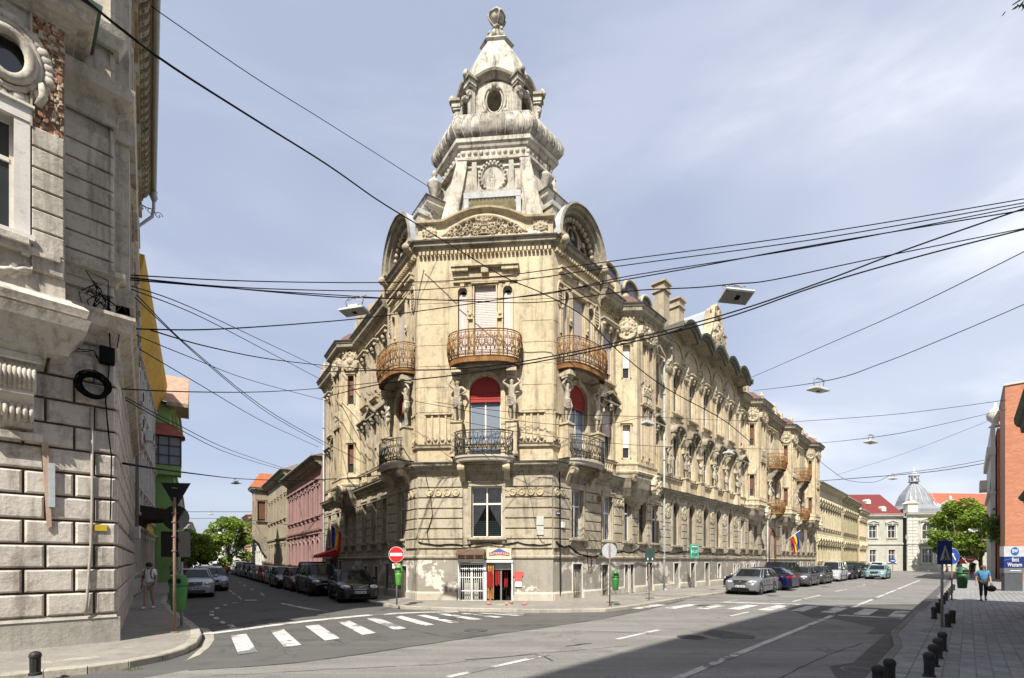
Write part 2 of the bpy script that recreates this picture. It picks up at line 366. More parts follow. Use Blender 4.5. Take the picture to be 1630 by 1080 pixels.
# carved relief as a height field
def relief_mb(w, h, kind='panel', seed=1, depth=.12, n=30, m=0):
    rnd = random.Random(seed); cs = []
    nz = max(6, int(n*h/max(w, h))); nx = max(6, int(n*w/max(w, h)))
    k = {'panel': 16, 'cartouche': 30, 'garland': 14, 'arch': 46, 'frieze': 14}[kind]
    for i in range(k):
        x, z = rnd.random()*w/2, (rnd.random()-.5)*h; r = min(w, h)*rnd.uniform(.12, .27)
        if kind == 'arch': r = h*rnd.uniform(.13, .24)
        if kind == 'frieze': x = (i+.5)/k*w/2*1.0; z = 0; r = h*.42
        ph = rnd.random()*6; tw = rnd.choice((-1, 1))*rnd.uniform(6, 10)
        cs += [(x, z, r, tw, ph), (-x, z, r, -tw, pi-ph)]
    def H(x, z):
        e = 0
        for cx, cz, r, tw, ph in cs:
            dx, dz = x-cx, z-cz; rr = hypot(dx, dz)
            if rr < r:
                v = .5+.5*cos(atan2(dz, dx)+ph-tw*rr/r); e = max(e, (.25+.75*v)*(1-(rr/r)**2)**.4)
        X, Z = x/(w/2), z/(h/2)
        if kind in ('cartouche',):
            q = hypot(X/.30, (Z-.08)/.36)
            if q < 1: e = .75+.35*sqrt(1-q*q)
            elif q < 1.2: e = .35
            elif q < 1.4: e = max(e, .95)
            if hypot(X, Z) > 1: e = 0
        if kind == 'garland':
            zc = -.5+.9*X*X; d_ = abs(Z-zc)
            e = max(e*.6 if d_ < .7 else 0, (1-(d_/.28)**2)**.5*(.8+.2*sin(25*X)) if d_ < .28 else 0)
        if kind == 'arch':
            q = hypot(X, (Z+1)/2)
            e = e if q < .97 else 0
            if abs(X) < .09 and q < .9: e = max(e, .7+.3*cos(14*Z))
        if kind == 'panel' and (abs(X) > .95 or abs(Z) > .95): e = 0
        return e
    mb = MB(); g = [[H(-w/2+w*i/nx, -h/2+h*j/nz) for i in range(nx+1)] for j in range(nz+1)]; V = {}
    def vv(i, j):
        if (i, j) not in V: V[(i, j)] = mb.av((-w/2+w*i/nx, -depth*g[j][i]+.01, -h/2+h*j/nz))
        return V[(i, j)]
    for j in range(nz):
        for i in range(nx):
            if max(g[j][i], g[j+1][i], g[j][i+1], g[j+1][i+1]) > .02: mb.af([vv(i,j), vv(i+1,j), vv(i+1,j+1), vv(i,j+1)], m, True)
    return mb
def relief(name, parent, W, w, h, kind='panel', seed=1, depth=.12, n=30, mat=None):
    mat = mat or ORNA
    return link(name, cached(('rel', w, h, kind, seed, depth, n, mat.name), lambda: relief_mb(w, h, kind, seed, depth, n).mesh(name, mat)), parent, W)
# hoods and pediments over windows, centred, standing on z=0
def hood_mb(kind, w, m=0):
    mb = MB(); a = w/2
    if kind == 'tri':
        mb.box(-a, a, -.3, .02, 0, .1); mb.prism([(-a+.04,.1),(a-.04,.1),(0,.48)], 'y', -.12, .02)
        for q in (-1, 1):
            pts = [(q*(a+.06), .1), (0, .54), (0, .66), (q*(a+.06), .22)]
            mb.prism(pts if q > 0 else pts[::-1], 'y', -.36, .02)
            mb.prism([(0,0),(-.26,0),(-.22,-.18),(-.1,-.42),(0,-.46)], 'x', q*(a-.1)-.07, q*(a-.1)+.07)
        mb.ball((0,-.2,-.14), .15, 8, 6); mb.ball((0,-.16,-.32), .11, 8, 5); mb.ball((-.17,-.1,-.2), .09, 6, 4); mb.ball((.17,-.1,-.2), .09, 6, 4); mb.ball((0,-.14,.27), .13, 7, 4)
    elif kind == 'curve':
        o = [(-(a+.05)*cos(pi*k/10), .1+.5*sin(pi*k/10)) for k in range(11)]; i_ = [((a-.08)*cos(pi*k/10), .1+.36*sin(pi*k/10)) for k in range(11)]
        for k in range(10):
            q = [o[k], o[k+1], (-i_[k+1][0], i_[k+1][1]), (-i_[k][0], i_[k][1])]
            mb.quad(*[(p[0], -.42, p[1]) for p in q]); mb.quad((o[k][0],-.42,o[k][1]),(o[k][0],.02,o[k][1]),(o[k+1][0],.02,o[k+1][1]),(o[k+1][0],-.42,o[k+1][1]))
            mb.quad((-i_[k][0],-.42,i_[k][1]),(-i_[k+1][0],-.42,i_[k+1][1]),(-i_[k+1][0],.02,i_[k+1][1]),(-i_[k][0],.02,i_[k][1]))
        for q in (-1, 1):
            mb.box(q*(a+.14), q*(a-.12), -.4, .02, 0, .1)
            mb.prism([(0,0),(-.34,0),(-.3,-.2),(-.12,-.5),(0,-.6)], 'x', q*a-.09, q*a+.09); mb.ball((q*a, -.24, -.2), .13, 6, 4)
        mb.ball((0,-.22,.3), .18, 8, 6); mb.ball((0,-.18,.08), .12, 6, 4)
    elif kind == 'flat':
        mb.box(-a, a, -.3, .02, 0, .09); mb.box(-a-.06, a+.06, -.36, .02, .09, .17)
        for q in (-1, 1):
            mb.prism([(0,0),(-.26,0),(-.2,-.3),(-.06,-.75),(0,-.8)], 'x', q*(a-.1)-.08, q*(a-.1)+.08); mb.ball((q*(a-.1), -.22, -.12), .12, 6, 4)
        mb.ball((0,-.14,-.18), .16, 8, 5); mb.ball((0,-.12,-.36), .1, 6, 4)
    elif kind == 'plain':
        mb.box(-a, a, -.2, .02, 0, .08); mb.box(-a-.05, a+.05, -.26, .02, .08, .14)
        for q in (-1, 1): mb.box(q*(a-.12), q*a, -.14, .02, -.25, 0)
    elif kind == 'drip':
        for q in (-1, 1): mb.box(q*a, q*(a-.75), -.2, .02, -.17, 0)
        mb.box(-a-.03, a+.03, -.26, .02, 0, .09); mb.box(-.16, .16, -.2, .02, -.27, -.002); mb.box(-a+.06, a-.06, -.05, .02, -.4, -.17)
    return mb
def hood(parent, W, kind, w, name='pediment', mat=None, **k):
    mat = mat or ORNA
    return link(name, cached(('hood', kind, w, mat.name), lambda: hood_mb(kind, w).mesh(name, mat)), parent, W, **k)
def courses(parent, W, segs, zj, mat=None, yf=-.075, name='stone_course', ch=.016, g=.027):
    mat = mat or STUG
    for a, b, lo, hi in segs:
        for z0, z1 in zip(zj, zj[1:]):
            c0, c1 = max(z0, lo), min(z1, hi)
            if c1-c0 < .12: continue
            def mk(): mb = MB(); mb.block(0, b-a, g, c1-c0-g, .01, yf, ch); return mb.mesh(name, mat)
            link(name, cached(('crs', round(b-a, 3), round(c1-c0, 3), yf, mat.name), mk), parent, W @ T(a, 0, c0))
# bowed balconies
def bow(w, p, n=22, e=2.7):
    pts = []
    for k in range(n+1):
        t = pi*k/n; c_, s_ = cos(t), sin(t)
        pts.append((-w/2*math.copysign(abs(c_)**(2/e), c_), -p*max(s_, 0)**(2/e)))
    L = [0]
    for a, b in zip(pts, pts[1:]): L.append(L[-1]+hypot(b[0]-a[0], b[1]-a[1]))
    def f(s):
        s = min(max(s, 0), L[-1])
        for i in range(n):
            if s <= L[i+1]:
                t = (s-L[i])/(L[i+1]-L[i]+1e-9); return (pts[i][0]*(1-t)+pts[i+1][0]*t, pts[i][1]*(1-t)+pts[i+1][1]*t)
        return pts[-1]
    return pts, f, L[-1]
def spiral(cx, cz, r, a0, turns, sgn, n=9):
    return [(cx+r*(1-.8*k/n)*cos(a0+sgn*turns*2*pi*k/n), cz+r*(1-.8*k/n)*sin(a0+sgn*turns*2*pi*k/n)) for k in range(n+1)]
def rail_mb(f, L, h, r=.016, mod=.42, belly=0.0, lace=1):
    mb = MB()
    def M(p):
        q = f(p[0]); bz = belly*sin(pi*min(max(p[1]/h, 0), 1))
        e = f(min(p[0]+.02, L)); d = Vector((e[0]-f(max(p[0]-.02, 0))[0], e[1]-f(max(p[0]-.02, 0))[1])).normalized()
        return (q[0]+d.y*bz, q[1]-d.x*bz, p[1])
    def st(pts, rr=r, n=4): mb.tube([M(p) for p in pts], rr, n)
    N = 24
    for z, rr in ((h, r*1.7), (h-.1, r), (.06, r*1.4), (.2, r*.9)): st([(L*k/N, z) for k in range(N+1)], rr)
    n = max(4, round(L/mod)); m_ = L/n
    for i in range(n+1): st([(m_*i, 0), (m_*i, h*.5), (m_*i, h)], r*1.1)
    for i in range(n):
        c = m_*(i+.5); q = m_*.3
        for sg in (-1, 1):
            st(spiral(c+sg*m_*.22, h*.66, m_*.2, pi/2, 1.1, -sg)); st(spiral(c+sg*m_*.22, h*.36, m_*.2, -pi/2, 1.1, sg))
            st([(c+sg*m_*.4, h*.3), (c+sg*m_*.12, h*.5), (c+sg*m_*.4, h*.75)])
        if not lace or belly: st(spiral(c, h*.52, m_*.3, i % 2*pi, 1.5, 1 if i % 2 else -1, 14), r*.9); st([(c-m_*.45, h*.85), (c-m_*.2, h*.7), (c, h*.84), (c+m_*.2, h*.7), (c+m_*.45, h*.85)], r*.8)
        st([(c, .2), (c+q*.45, h*.4), (c, h*.6), (c-q*.45, h*.4), (c, .2)]); st([(c, h*.6), (c, h-.1)])
        if lace:
            for k in range(4):
                x = m_*i+m_*(k+.5)/4; st([(x-m_*.1, .06), (x, .19), (x+m_*.1, .06)], r*.8)
            mb.ball(M((c, h*.66)), .035, 6, 4); mb.ball(M((c, h*.3)), .03, 6, 4)
    return mb
def balcony(parent, W, w, p, zf, h=1.0, rust=False, key='b', slab_m=None, name='balcony', label=None):
    pts, f, L = bow(w, p); zt = 0
    def ms():
        mb = MB(); mb.prism([(x*.97, y*.96) for x, y in pts], 'z', -.16, -.02)
        prof = [(-.05,-.3),(.0,-.24),(.03,-.12),(.07,-.1),(.07,-.02),(-.06,0),(-.06,-.02)] if not rust else [(-.05,-.26),(.0,-.25),(.01,-.04),(.03,-.03),(.03,0),(-.05,0),(-.05,-.02)]
        mb.sweep([(x*.97, y*.96) for x, y in pts], prof, m=0)
        mb.prism([(x*.8, y*.7) for x, y in pts], 'z', -.32, -.16, 1)
        return mb.mesh('balcony_slab', [slab_m or (CORT if rust else PLBS), DKCO])
    o = link(name, cached(('bal', w, p, rust, (slab_m or PLBS).name), ms), parent, W @ T(0, 0, zf), label=label)
    kid('railing', cached(('rail', w, p, h, rust), lambda: rail_mb(f, L, h, .015 if not rust else .017, .4 if not rust else .36, .07 if rust else .0).mesh('railing', CORT if rust else IRON)), o)
    return o
def console_mb(w=.3, d=.6, h=.9):
    mb = MB(); mb.prism([(0,0),(-d,0),(-d,-.14),(-d*.8,-h*.3),(-d*.45,-h*.5),(-d*.3,-h*.8),(-d*.12,-h),(0,-h)], 'x', -w/2, w/2)
    mb.prism([(-d*.78+.16*cos(2*pi*k/10)-.02, -.2+.16*sin(2*pi*k/10)) for k in range(10)][::-1], 'x', -w/2-.03, w/2+.03)
    mb.box(-w/2-.04, w/2+.04, -d-.04, 0.01, 0, .06)
    return mb
def console(parent, W, w=.3, d=.6, h=.9, mat=None):
    mat = mat or ORNA
    return link('console', cached(('con', w, d, h, mat.name), lambda: console_mb(w, d, h).mesh('console', mat)), parent, W)
# ------------------------------------------------------------------ figures grown from a skeleton
def skin_mesh(name, V, E, R, mats, root_i=0, sub=1):
    me = bpy.data.meshes.new(name+'_t'); me.from_pydata(V, E, []); o = bpy.data.objects.new(name+'_t', me); COL.objects.link(o)
    md = o.modifiers.new('s', 'SKIN'); md.use_smooth_shade = True
    if not me.skin_vertices:
        bm = bmesh.new(); bm.from_mesh(me); bm.verts.layers.skin.verify(); bm.to_mesh(me); bm.free()
    for i, r in enumerate(R):
        sv = me.skin_vertices[0].data[i]; sv.radius = (r, r) if not isinstance(r, tuple) else r; sv.use_root = (i == root_i)
    if sub: o.modifiers.new('u', 'SUBSURF').levels = sub
    dg = bpy.context.evaluated_depsgraph_get(); dg.update()
    out = bpy.data.meshes.new_from_object(o.evaluated_get(dg)); out.name = name
    out.materials.clear(); [out.materials.append(m) for m in mats]
    bpy.data.objects.remove(o); return out
def body_skeleton(pose, H=1.75, k=1.0):
    """pose: dict of joint -> (x,y,z) in units of height 1; figure faces -y"""
    J = dict(pel=(0,0,.53), waist=(0,.0,.60), chest=(0,-.005,.72), neck=(0,0,.825), head=(0,-.012,.885), crown=(0,0,.955),
             shl=(-.1,0,.80), shr=(.1,0,.80), ell=(-.125,.01,.63), elr=(.125,.01,.63), hal=(-.13,-.03,.49), har=(.13,-.03,.49),
             hil=(-.05,0,.50), hir=(.05,0,.50), knl=(-.055,-.01,.28), knr=(.055,-.01,.28), anl=(-.06,.01,.045), anr=(.06,.01,.045), tol=(-.065,-.075,.018), tor=(.065,-.075,.018))
    J.update(pose); names = list(J); R = dict(pel=.062, waist=.055, chest=(.07,.055), neck=.028, head=(.043,.047), crown=.026, shl=.035, shr=.035, ell=.023, elr=.023, hal=.017, har=.017,
             hil=.05, hir=.05, knl=.032, knr=.032, anl=.021, anr=.021, tol=.017, tor=.017)
    E = [('pel','waist'),('waist','chest'),('chest','neck'),('neck','head'),('head','crown'),('chest','shl'),('chest','shr'),('shl','ell'),('shr','elr'),('ell','hal'),('elr','har'),
         ('pel','hil'),('pel','hir'),('hil','knl'),('hir','knr'),('knl','anl'),('knr','anr'),('anl','tol'),('anr','tor')]
    V = [tuple(c*H for c in J[n]) for n in names]; E = [(names.index(a), names.index(b)) for a, b in E]
    RR = [tuple(x*H*k for x in R[n]) if isinstance(R[n], tuple) else R[n]*H*k for n in names]
    for sd in 'lr':                                                # five fingers on each hand
        hi = names.index('ha'+sd); h = Vector(V[hi]); e = Vector(V[names.index('el'+sd)]); d = (h-e).normalized(); sx = Vector((0, 1, 0)) if abs(d.y) < .8 else Vector((1, 0, 0))
        for i_, (off, ln) in enumerate(((-.018,.07),(-.006,.078),(.006,.075),(.018,.06),(-.034,.045))):
            b_ = h+d*.022*H+sx*off*H*.9; t_ = h+d*(.03+ln*.5)*H+sx*off*H*1.15+Vector((0,-.006*H,0)); u_ = h+d*(.03+ln*.85)*H+sx*off*H+Vector((0,-.016*H,0))
            n0 = len(V); V += [tuple(b_), tuple(t_), tuple(u_)]; RR += [.006*H, .0055*H, .005*H]; E += [(hi, n0), (n0, n0+1), (n0+1, n0+2)]
    return V, E, RR, names
def face_paint(me, H, hp, skin_i=0):
    pass
def statue_mesh(kind):
    if kind == 'm': P = dict(shl=(-.11,0,.80), ell=(-.19,-.02,.86), hal=(-.11,-.03,.97), elr=(.22,-.06,.68), har=(.13,-.11,.60), shr=(.105,0,.79), knl=(-.045,-.03,.28), anl=(-.04,.0,.045), tol=(-.04,-.07,.018), knr=(.06,-.06,.29), anr=(.06,.02,.05), tor=(.07,-.06,.02), head=(.01,-.035,.88))
    elif kind == 'f': P = dict(ell=(-.2,-.02,.87), hal=(-.1,-.03,.97), elr=(.2,-.02,.87), har=(.1,-.03,.97), knr=(.07,-.05,.28), pel=(-.015,0,.53), knl=(-.03,-.01,.28), anl=(-.025,.01,.045), tol=(-.03,-.07,.018), head=(0,-.035,.88))
    else: P = dict(ell=(-.16,-.05,.66), hal=(-.03,-.12,.72), elr=(.19,-.02,.68), har=(.12,-.06,.56), knl=(-.02,-.02,.28), anl=(.0,.01,.045), knr=(.06,-.02,.28), anr=(.06,.01,.045))
    H = 2.25; V, E, R, nm = body_skeleton(P, H, 1.18)
    me = skin_mesh('caryatid', V, E, R, [STAT])
    mb = MB(); mb.v = [tuple(v.co) for v in me.vertices]
    for p in me.polygons: mb.af(p.vertices, 0, True)
    for k in range(7):                                             # drapery folds slung round the hips
        a0 = .15*k; pts = [(.2*cos(t)*(1+.03*k), .16*sin(t)-.01, H*(.56-.024*k)-.14*sin(t+.4)*(k/6+.4)*(-1)) for t in [pi*2*j/14 for j in range(15)]]
        mb.tube(pts, .045, 5)
    for k in range(3): mb.tube([(.15, -.12, 1.2-.05*k), (.2+.03*k, -.16, .9), (.17+.03*k, -.1, .55+.08*k)], [.05,.045,.02], 5)
    mb.ball((0, -.11, H*.90), .035, 6, 4)
    for q in (-1, 1): mb.ball((q*.04, -.1, H*.915), .014, 5, 4); mb.ball((q*.1, -.03, H*.9), .03, 5, 4)
    for k in range(8): mb.ball((.11*cos(k*.8+2.6), .03+.05*sin(k), H*.94+.03*sin(k*2)), .05, 5, 4)
    mb.ball((0, -.02, H*1.0), .17, 9, 6, sq=(1.15, 1, .6)); mb.box(-.24, .24, -.22, .18, H*1.03, H*1.11); mb.box(-.2, .2, -.24, .2, -.06, .02)
    for q in (-1, 0, 1): mb.ball((q*.14, -.1, H*1.0), .085, 7, 5)
    return mb.mesh('caryatid', STAT)
def statue(parent, W, kind='m', sc=1.0, **k): return link('caryatid', cached(('st', kind), lambda: statue_mesh(kind)), parent, W @ Matrix.Scale(sc, 4), **k)
def medal(parent, W, mat=None, r=.17):
    def mk():
        mb = MB(); mb.tf = Matrix.Rotation(radians(90), 4, 'X'); mb.lathe([(r,0),(r,.07),(r*.86,.09),(r*.74,.05),(r*.6,.05),(r*.3,.08),(0.01,.085)], n=14); return mb.mesh('medallion', mat or STUC)
    return link('medallion', cached(('med', r), mk), parent, W)
def cornice_prof(z, d, h, t=0):            # a classical cornice section: out d, height h, from z up
    return [(0, z), (.06, z), (.07, z+h*.14), (d*.35, z+h*.2), (d*.4, z+h*.36), (d*.78, z+h*.45), (d*.82, z+h*.72), (d*.92, z+h*.78), (d, z+h*.95), (d, z+h), (0, z+h+.02), (0, z)]
def dentils(parent, W, s0, s1, z, h=.12, w=.09, gap=.09, d=.12, mat=None, y=0):
    n = int((s1-s0)/(w+gap)); mb = MB(); st = (s1-s0)/n
    for i in range(n): mb.box(s0+st*i+gap/2, s0+st*i+gap/2+w, y-d, y+.02, z, z+h)
    return put('dentil_row', mb, mat or STUC, parent, W, kind='stuff' if n > 8 else None)
# ================================================================== ground, roads, pavements
def asphalt(name, c, c2, sp=.5, rough=.85):
    m, N, L, B = newmat(name); g = N.new('ShaderNodeNewGeometry'); P = g.outputs['Position']
    col = mixc(N, L, ramp(N, L, noise(N, L, P, .35, 6, .6), .35, .68), c, c2)
    mpp = N.new('ShaderNodeMapping'); mpp.inputs['Rotation'].default_value = (0, 0, -AR); mpp.inputs['Scale'].default_value = (.1, 1.6, 1); L.new(P, mpp.inputs[0])
    col = mixc(N, L, ramp(N, L, noise(N, L, mpp.outputs[0], 1.2, 5, .6), .45, .75), col, tuple(x*1.35 for x in c))
    col = mixc(N, L, ramp(N, L, noise(N, L, P, .55, 9, .72), .53, .66), col, tuple(x*.72 for x in c))
    col = mixc(N, L, ramp(N, L, noise(N, L, P, 3.2, 7, .8), .6, .7), col, tuple(x*.66 for x in c))
    sp_ = noise(N, L, P, 55, 3, .8); col = mixc(N, L, ramp(N, L, sp_, .35, .7), mixc(N, L, .6, col, (0, 0, 0)), col)
    v = N.new('ShaderNodeTexVoronoi'); v.feature = 'DISTANCE_TO_EDGE'; v.inputs['Scale'].default_value = .45
    nd = N.new('ShaderNodeTexNoise'); nd.inputs['Scale'].default_value = 1.5; nd.inputs['Detail'].default_value = 6; L.new(P, nd.inputs['Vector'])
    vm = N.new('ShaderNodeVectorMath'); vm.operation = 'MULTIPLY_ADD'; vm.inputs[1].default_value = (1.6,)*3; L.new(nd.outputs['Color'], vm.inputs[0]); L.new(P, vm.inputs[2]); L.new(vm.outputs[0], v.inputs['Vector'])
    cr_ = ramp(N, L, v.outputs['Distance'], .0, .012); msk = ramp(N, L, noise(N, L, P, .23, 2), .5, .56)
    mm = N.new('ShaderNodeMath'); mm.operation = 'MULTIPLY'; s1 = N.new('ShaderNodeMath'); s1.operation = 'SUBTRACT'; s1.inputs[0].default_value = 1; L.new(cr_, s1.inputs[1]); L.new(s1.outputs[0], mm.inputs[0]); L.new(msk, mm.inputs[1])
    col = mixc(N, L, mm.outputs[0], col, tuple(x*.3 for x in c))
    L.new(col, B.inputs['Base Color']); B.inputs['Roughness'].default_value = rough; B.inputs['Specular IOR Level'].default_value = .25
    b = N.new('ShaderNodeBump'); b.inputs['Strength'].default_value = .5; b.inputs['Distance'].default_value = .01; L.new(sp_, b.inputs['Height']); L.new(b.outputs[0], B.inputs['Normal'])
    MATS[name] = m; return m
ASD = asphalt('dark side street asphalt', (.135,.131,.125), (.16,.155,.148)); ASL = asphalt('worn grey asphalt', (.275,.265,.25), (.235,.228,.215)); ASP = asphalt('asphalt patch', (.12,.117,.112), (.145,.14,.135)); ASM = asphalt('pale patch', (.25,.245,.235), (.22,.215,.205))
PAVE = plaster('worn pavement asphalt', (.29,.27,.235), (.23,.215,.19), (.12,.11,.1), .4, (.36,.34,.3), .62, grime=.5, bump=.4)
KERB = plaster('kerb stone', (.42,.39,.33), (.33,.31,.26), (.12,.11,.09), .3, None, grime=.6, bump=.4)
PAVR = plaster('grey concrete pavers', (.27,.27,.265), (.21,.21,.21), (.12,.12,.12), .3, None, grime=.4, bump=.2, sc=1.5)
PNT = plaster('road paint', (.60,.59,.56), (.46,.45,.43), (.18,.18,.17), .45, (.17,.165,.16), .55, grime=.75, bump=.1)
def sheet(name, pts, z, mat, **k):
    mb = MB(); mb.poly([(p[0], p[1], z) for p in pts]); return put(name, mb, mat, None, None, kind='structure', **k)
sheet('ground', [(-600,-200),(700,-200),(700,900),(-600,900)], -.03, plaster('far ground', (.2,.19,.15), (.13,.15,.08), (.1,.1,.08), .3))
lw = lambda t, o=0: Vector((PLx-.562*t-.827*o, PLy+.827*t-.562*o))
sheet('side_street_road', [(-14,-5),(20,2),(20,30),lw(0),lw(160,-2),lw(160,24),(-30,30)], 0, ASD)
edge = [(300,1067),(380,1062),(472,1055),(560,1044),(644,1031),(760,1014),(860,1000),(950,987),(1030,971),(1089,956)]
sheet('main_road', [(-10.6,2),rs(-30,-9),rs(-30,3),rs(125,3),rs(125,-10.5),rs(26,-10.5)] + [gp(*p) for p in edge[::-1]] + [gp(240,1078)], .004, ASL)
def pxpoly(name, pts, z, mat, parent=None, **k):
    mb = MB(); mb.poly([gp(*p, z) for p in pts]); return put(name, mb, mat, parent, None, **k)
pxpoly('asphalt_patch', [(1135,995),(1250,1000),(1300,1020),(1240,1060),(1130,1080),(1065,1080),(1160,1040)], .007, ASP, kind='structure') if False else None
sheet('asphalt_patch', [gp(1240,964),gp(1470,962),gp(1455,985),gp(1425,1006),gp(1395,1000),gp(1330,986),gp(1290,984)], .008, ASP)
sheet('asphalt_patch', [gp(1395,999),gp(1477,1000),gp(1470,1011),gp(1380,1009)], .012, ASP); sheet('asphalt_patch', [gp(1130,1003),gp(1150,1004),gp(1204,1014),gp(1200,1018),gp(1150,1017),gp(1118,1010)], .008, ASP)
sheet('asphalt_patch', [gp(1320,1062),gp(1360,1055),gp(1418,1062),gp(1424,1075),gp(1330,1078)], .008, ASP)
sheet('asphalt_patch', [gp(1380,1003),gp(1480,1005),gp(1462,1016),gp(1385,1010)], .008, ASM) if False else None
def seam(pts, w=.03, z=.011):
    P = [gp(*q, z) for q in pts]; Q = []
    rnd = random.Random(int(pts[0][0]))
    for a, b in zip(P, P[1:]):
        n = max(2, int((b-a).length/.35))
        for k in range(n): Q.append(a+(b-a)*k/n+Vector((rnd.uniform(-.03,.03), rnd.uniform(-.03,.03), 0)))
    Q.append(P[-1]); mb = MB()
    for a, b in zip(Q, Q[1:]):
        d = (b-a).normalized(); nrm = Vector((-d.y, d.x, 0))*w*rnd.uniform(.4,1.1); mb.poly([a-nrm, b-nrm*.8, b+nrm*.8, a+nrm])
    put('tar_seam', mb, plain('tar', (.03,.03,.03), .7), None, None, kind='structure')
seam(edge, .03); seam([(300,1078),(520,1066),(700,1058),(860,1040),(1000,1028)], .012); seam([(640,1000),(700,1012),(760,1018),(820,1012)], .012); seam([(800,1000),(980,1006),(1090,1012),(1180,1022)], .014)
seam([(903,1029),(930,1025),(942,1024)], .05); seam([(740,1050),(800,1046),(850,1041),(866,1045),(880,1052)], .02); seam([(1205,984),(1290,988),(1340,1000)], .015); seam([(430,1004),(470,1012),(520,1016),(545,1022)], .012); seam([(1240,1080),(1300,1050),(1370,1024),(1440,1016)], .012)
sheet('gutter_strip', [rs(a, -1.0) for a in (-20, 120)] + [rs(a, -1.55) for a in (120, -20)], .016, ASP)
# raised pavements
def pavement(name, outer, inner, mat, z=.12):
    mb = MB(); mb.poly([(p[0], p[1], z) for p in list(outer)+list(inner)[::-1]])
    for a, b in zip(outer, outer[1:]): mb.quad((a[0],a[1],0),(b[0],b[1],0),(b[0],b[1],z),(a[0],a[1],z))
    o = put(name, mb, mat, None, None, kind='structure')
    return o
KERD = plaster('dark kerb stone', (.22,.215,.2), (.17,.165,.155), (.08,.075,.07), .3, None, grime=.6, bump=.4)
def kerbs(parent, pts, L=1.0, w=.16, z=.13, maxn=90, side=1, km=KERB):
    n = 0
    for a, b in zip(pts, pts[1:]):
        a, b = Vector(a[:2]), Vector(b[:2]); d = (b-a).length; k = max(1, round(d/L)); u = (b-a)/d
        for i in range(k):
            p = a+(b-a)*i/k; ln = d/k-.012
            def mk(): mb = MB(); mb.box(0, ln, -.02, w, -.02, z-.02); mb.prism([(-.02,z-.02),(.0,z),(w-.02,z),(w,z-.02)], 'x', 0, ln); return mb.mesh('kerb_stone', km)
            o = link('kerb_stone', cached(('kerb', round(ln, 2), w, z, side, km.name), mk), parent, T(p.x, p.y, random.uniform(-.004,.004)) @ RZ(atan2(u.y, u.x)+random.uniform(-.004,.004)) @ (Matrix.Identity(4) if side > 0 else Matrix.Scale(-1, 4, (0,1,0)))); n += 1
            if n >= maxn: return
mk_ = [lw(t, 1.5) for t in (110, 40, 6)] + [gp(*p) for p in ((597,963),(620,967),(643,970),(729,973.5),(800,975),(860,976),(964,974.5),(1000,970),(1027,965.5),(1089,955),(1130,949))] + [rs(a, -10.1) for a in (30, 60, 84, 110)]
pm = pavement('pavement', mk_, [lw(110, 0), lw(.0, 0), (PRx, PRy), rs(117, -13.4)], PAVE)
kerbs(pm, mk_[2:-1], 1.1)
lk = [rs(-14, -10.3), gp(0, 1088), gp(70,1080), gp(140,1073), gp(205,1064), gp(258,1053), gp(292,1042), gp(312,1031), gp(320,1018), gp(316,1006), gp(300,993), gp(278,978), gp(264,963), gp(268,949), (-32.5, 47), (-60, 88)]
lwall = [(-24,-5), (-8.8,10.76), (-17.95,22.95), (-30,40.6), (-37.5,52), (-64, 92)]
pl_ = pavement('pavement', lk, lwall, PAVE); kerbs(pl_, lk[:14], .9, .2)
sheet('gutter_apron', [gp(296,1052), gp(318,1043), gp(333,1031), gp(341,1019), gp(340,1009), gp(331,1001), gp(318,1000), gp(324,1008), gp(327,1017), gp(322,1030), gp(308,1042)], .006, KERB)
kr = [rs(-14, -1), rs(13, -1), rs(15.2, -1.25), rs(22, -1.25), rs(24, -1), rs(125, -1)]
pr = pavement('pavement', kr, [rs(-14, 4.7), rs(12.5, 4.7), rs(12.6, 3.4), rs(125, 3.4)], PAVR); kerbs(pr, [rs(4, -1), rs(13, -1), rs(15.2, -1.25), rs(22, -1.25), rs(24, -1), rs(60, -1)], 1.0, .14, km=KERD)
# paving stones, laid one by one near the camera
PV = [plaster('paver %d' % i, c, tuple(x*.85 for x in c), (.1,.1,.1), .2, None, grime=.3) for i, c in enumerate(((.30,.30,.295),(.26,.26,.26),(.235,.24,.245)))]
def paver_mesh(m): mb = MB(); mb.prism([(-.115,-.09),(.115,-.09),(.115,.09),(-.115,.09)], 'z', 0, .016); return mb.mesh('paving_stone', m)
PM = [paver_mesh(m) for m in PV]; st = MB(); n = 0
for i in range(0, 150):
    for j in range(17):
        a, b = 5.2+i*.245, -.78+.195*j+(.0 if i % 2 else .0); p = rs(a, b)
        if p.y < 6.3: continue
        if n < 290 and p.x/p.y < 1.12 and b < 2.2:
            o = link('paving_stone', PM[random.randrange(3)], pr, T(p.x, p.y, .115+random.uniform(-.002,.003)) @ RZ(AR)); n += 1
        elif b < 2.9: st.tf = T(p.x, p.y, .116+random.uniform(-.002,.002)) @ RZ(AR); st.box(-.115, .115, -.09, .09, 0, .016, random.randrange(3))
st.tf = None; put('paving_stones', st, PV, pr, None, kind='stuff')
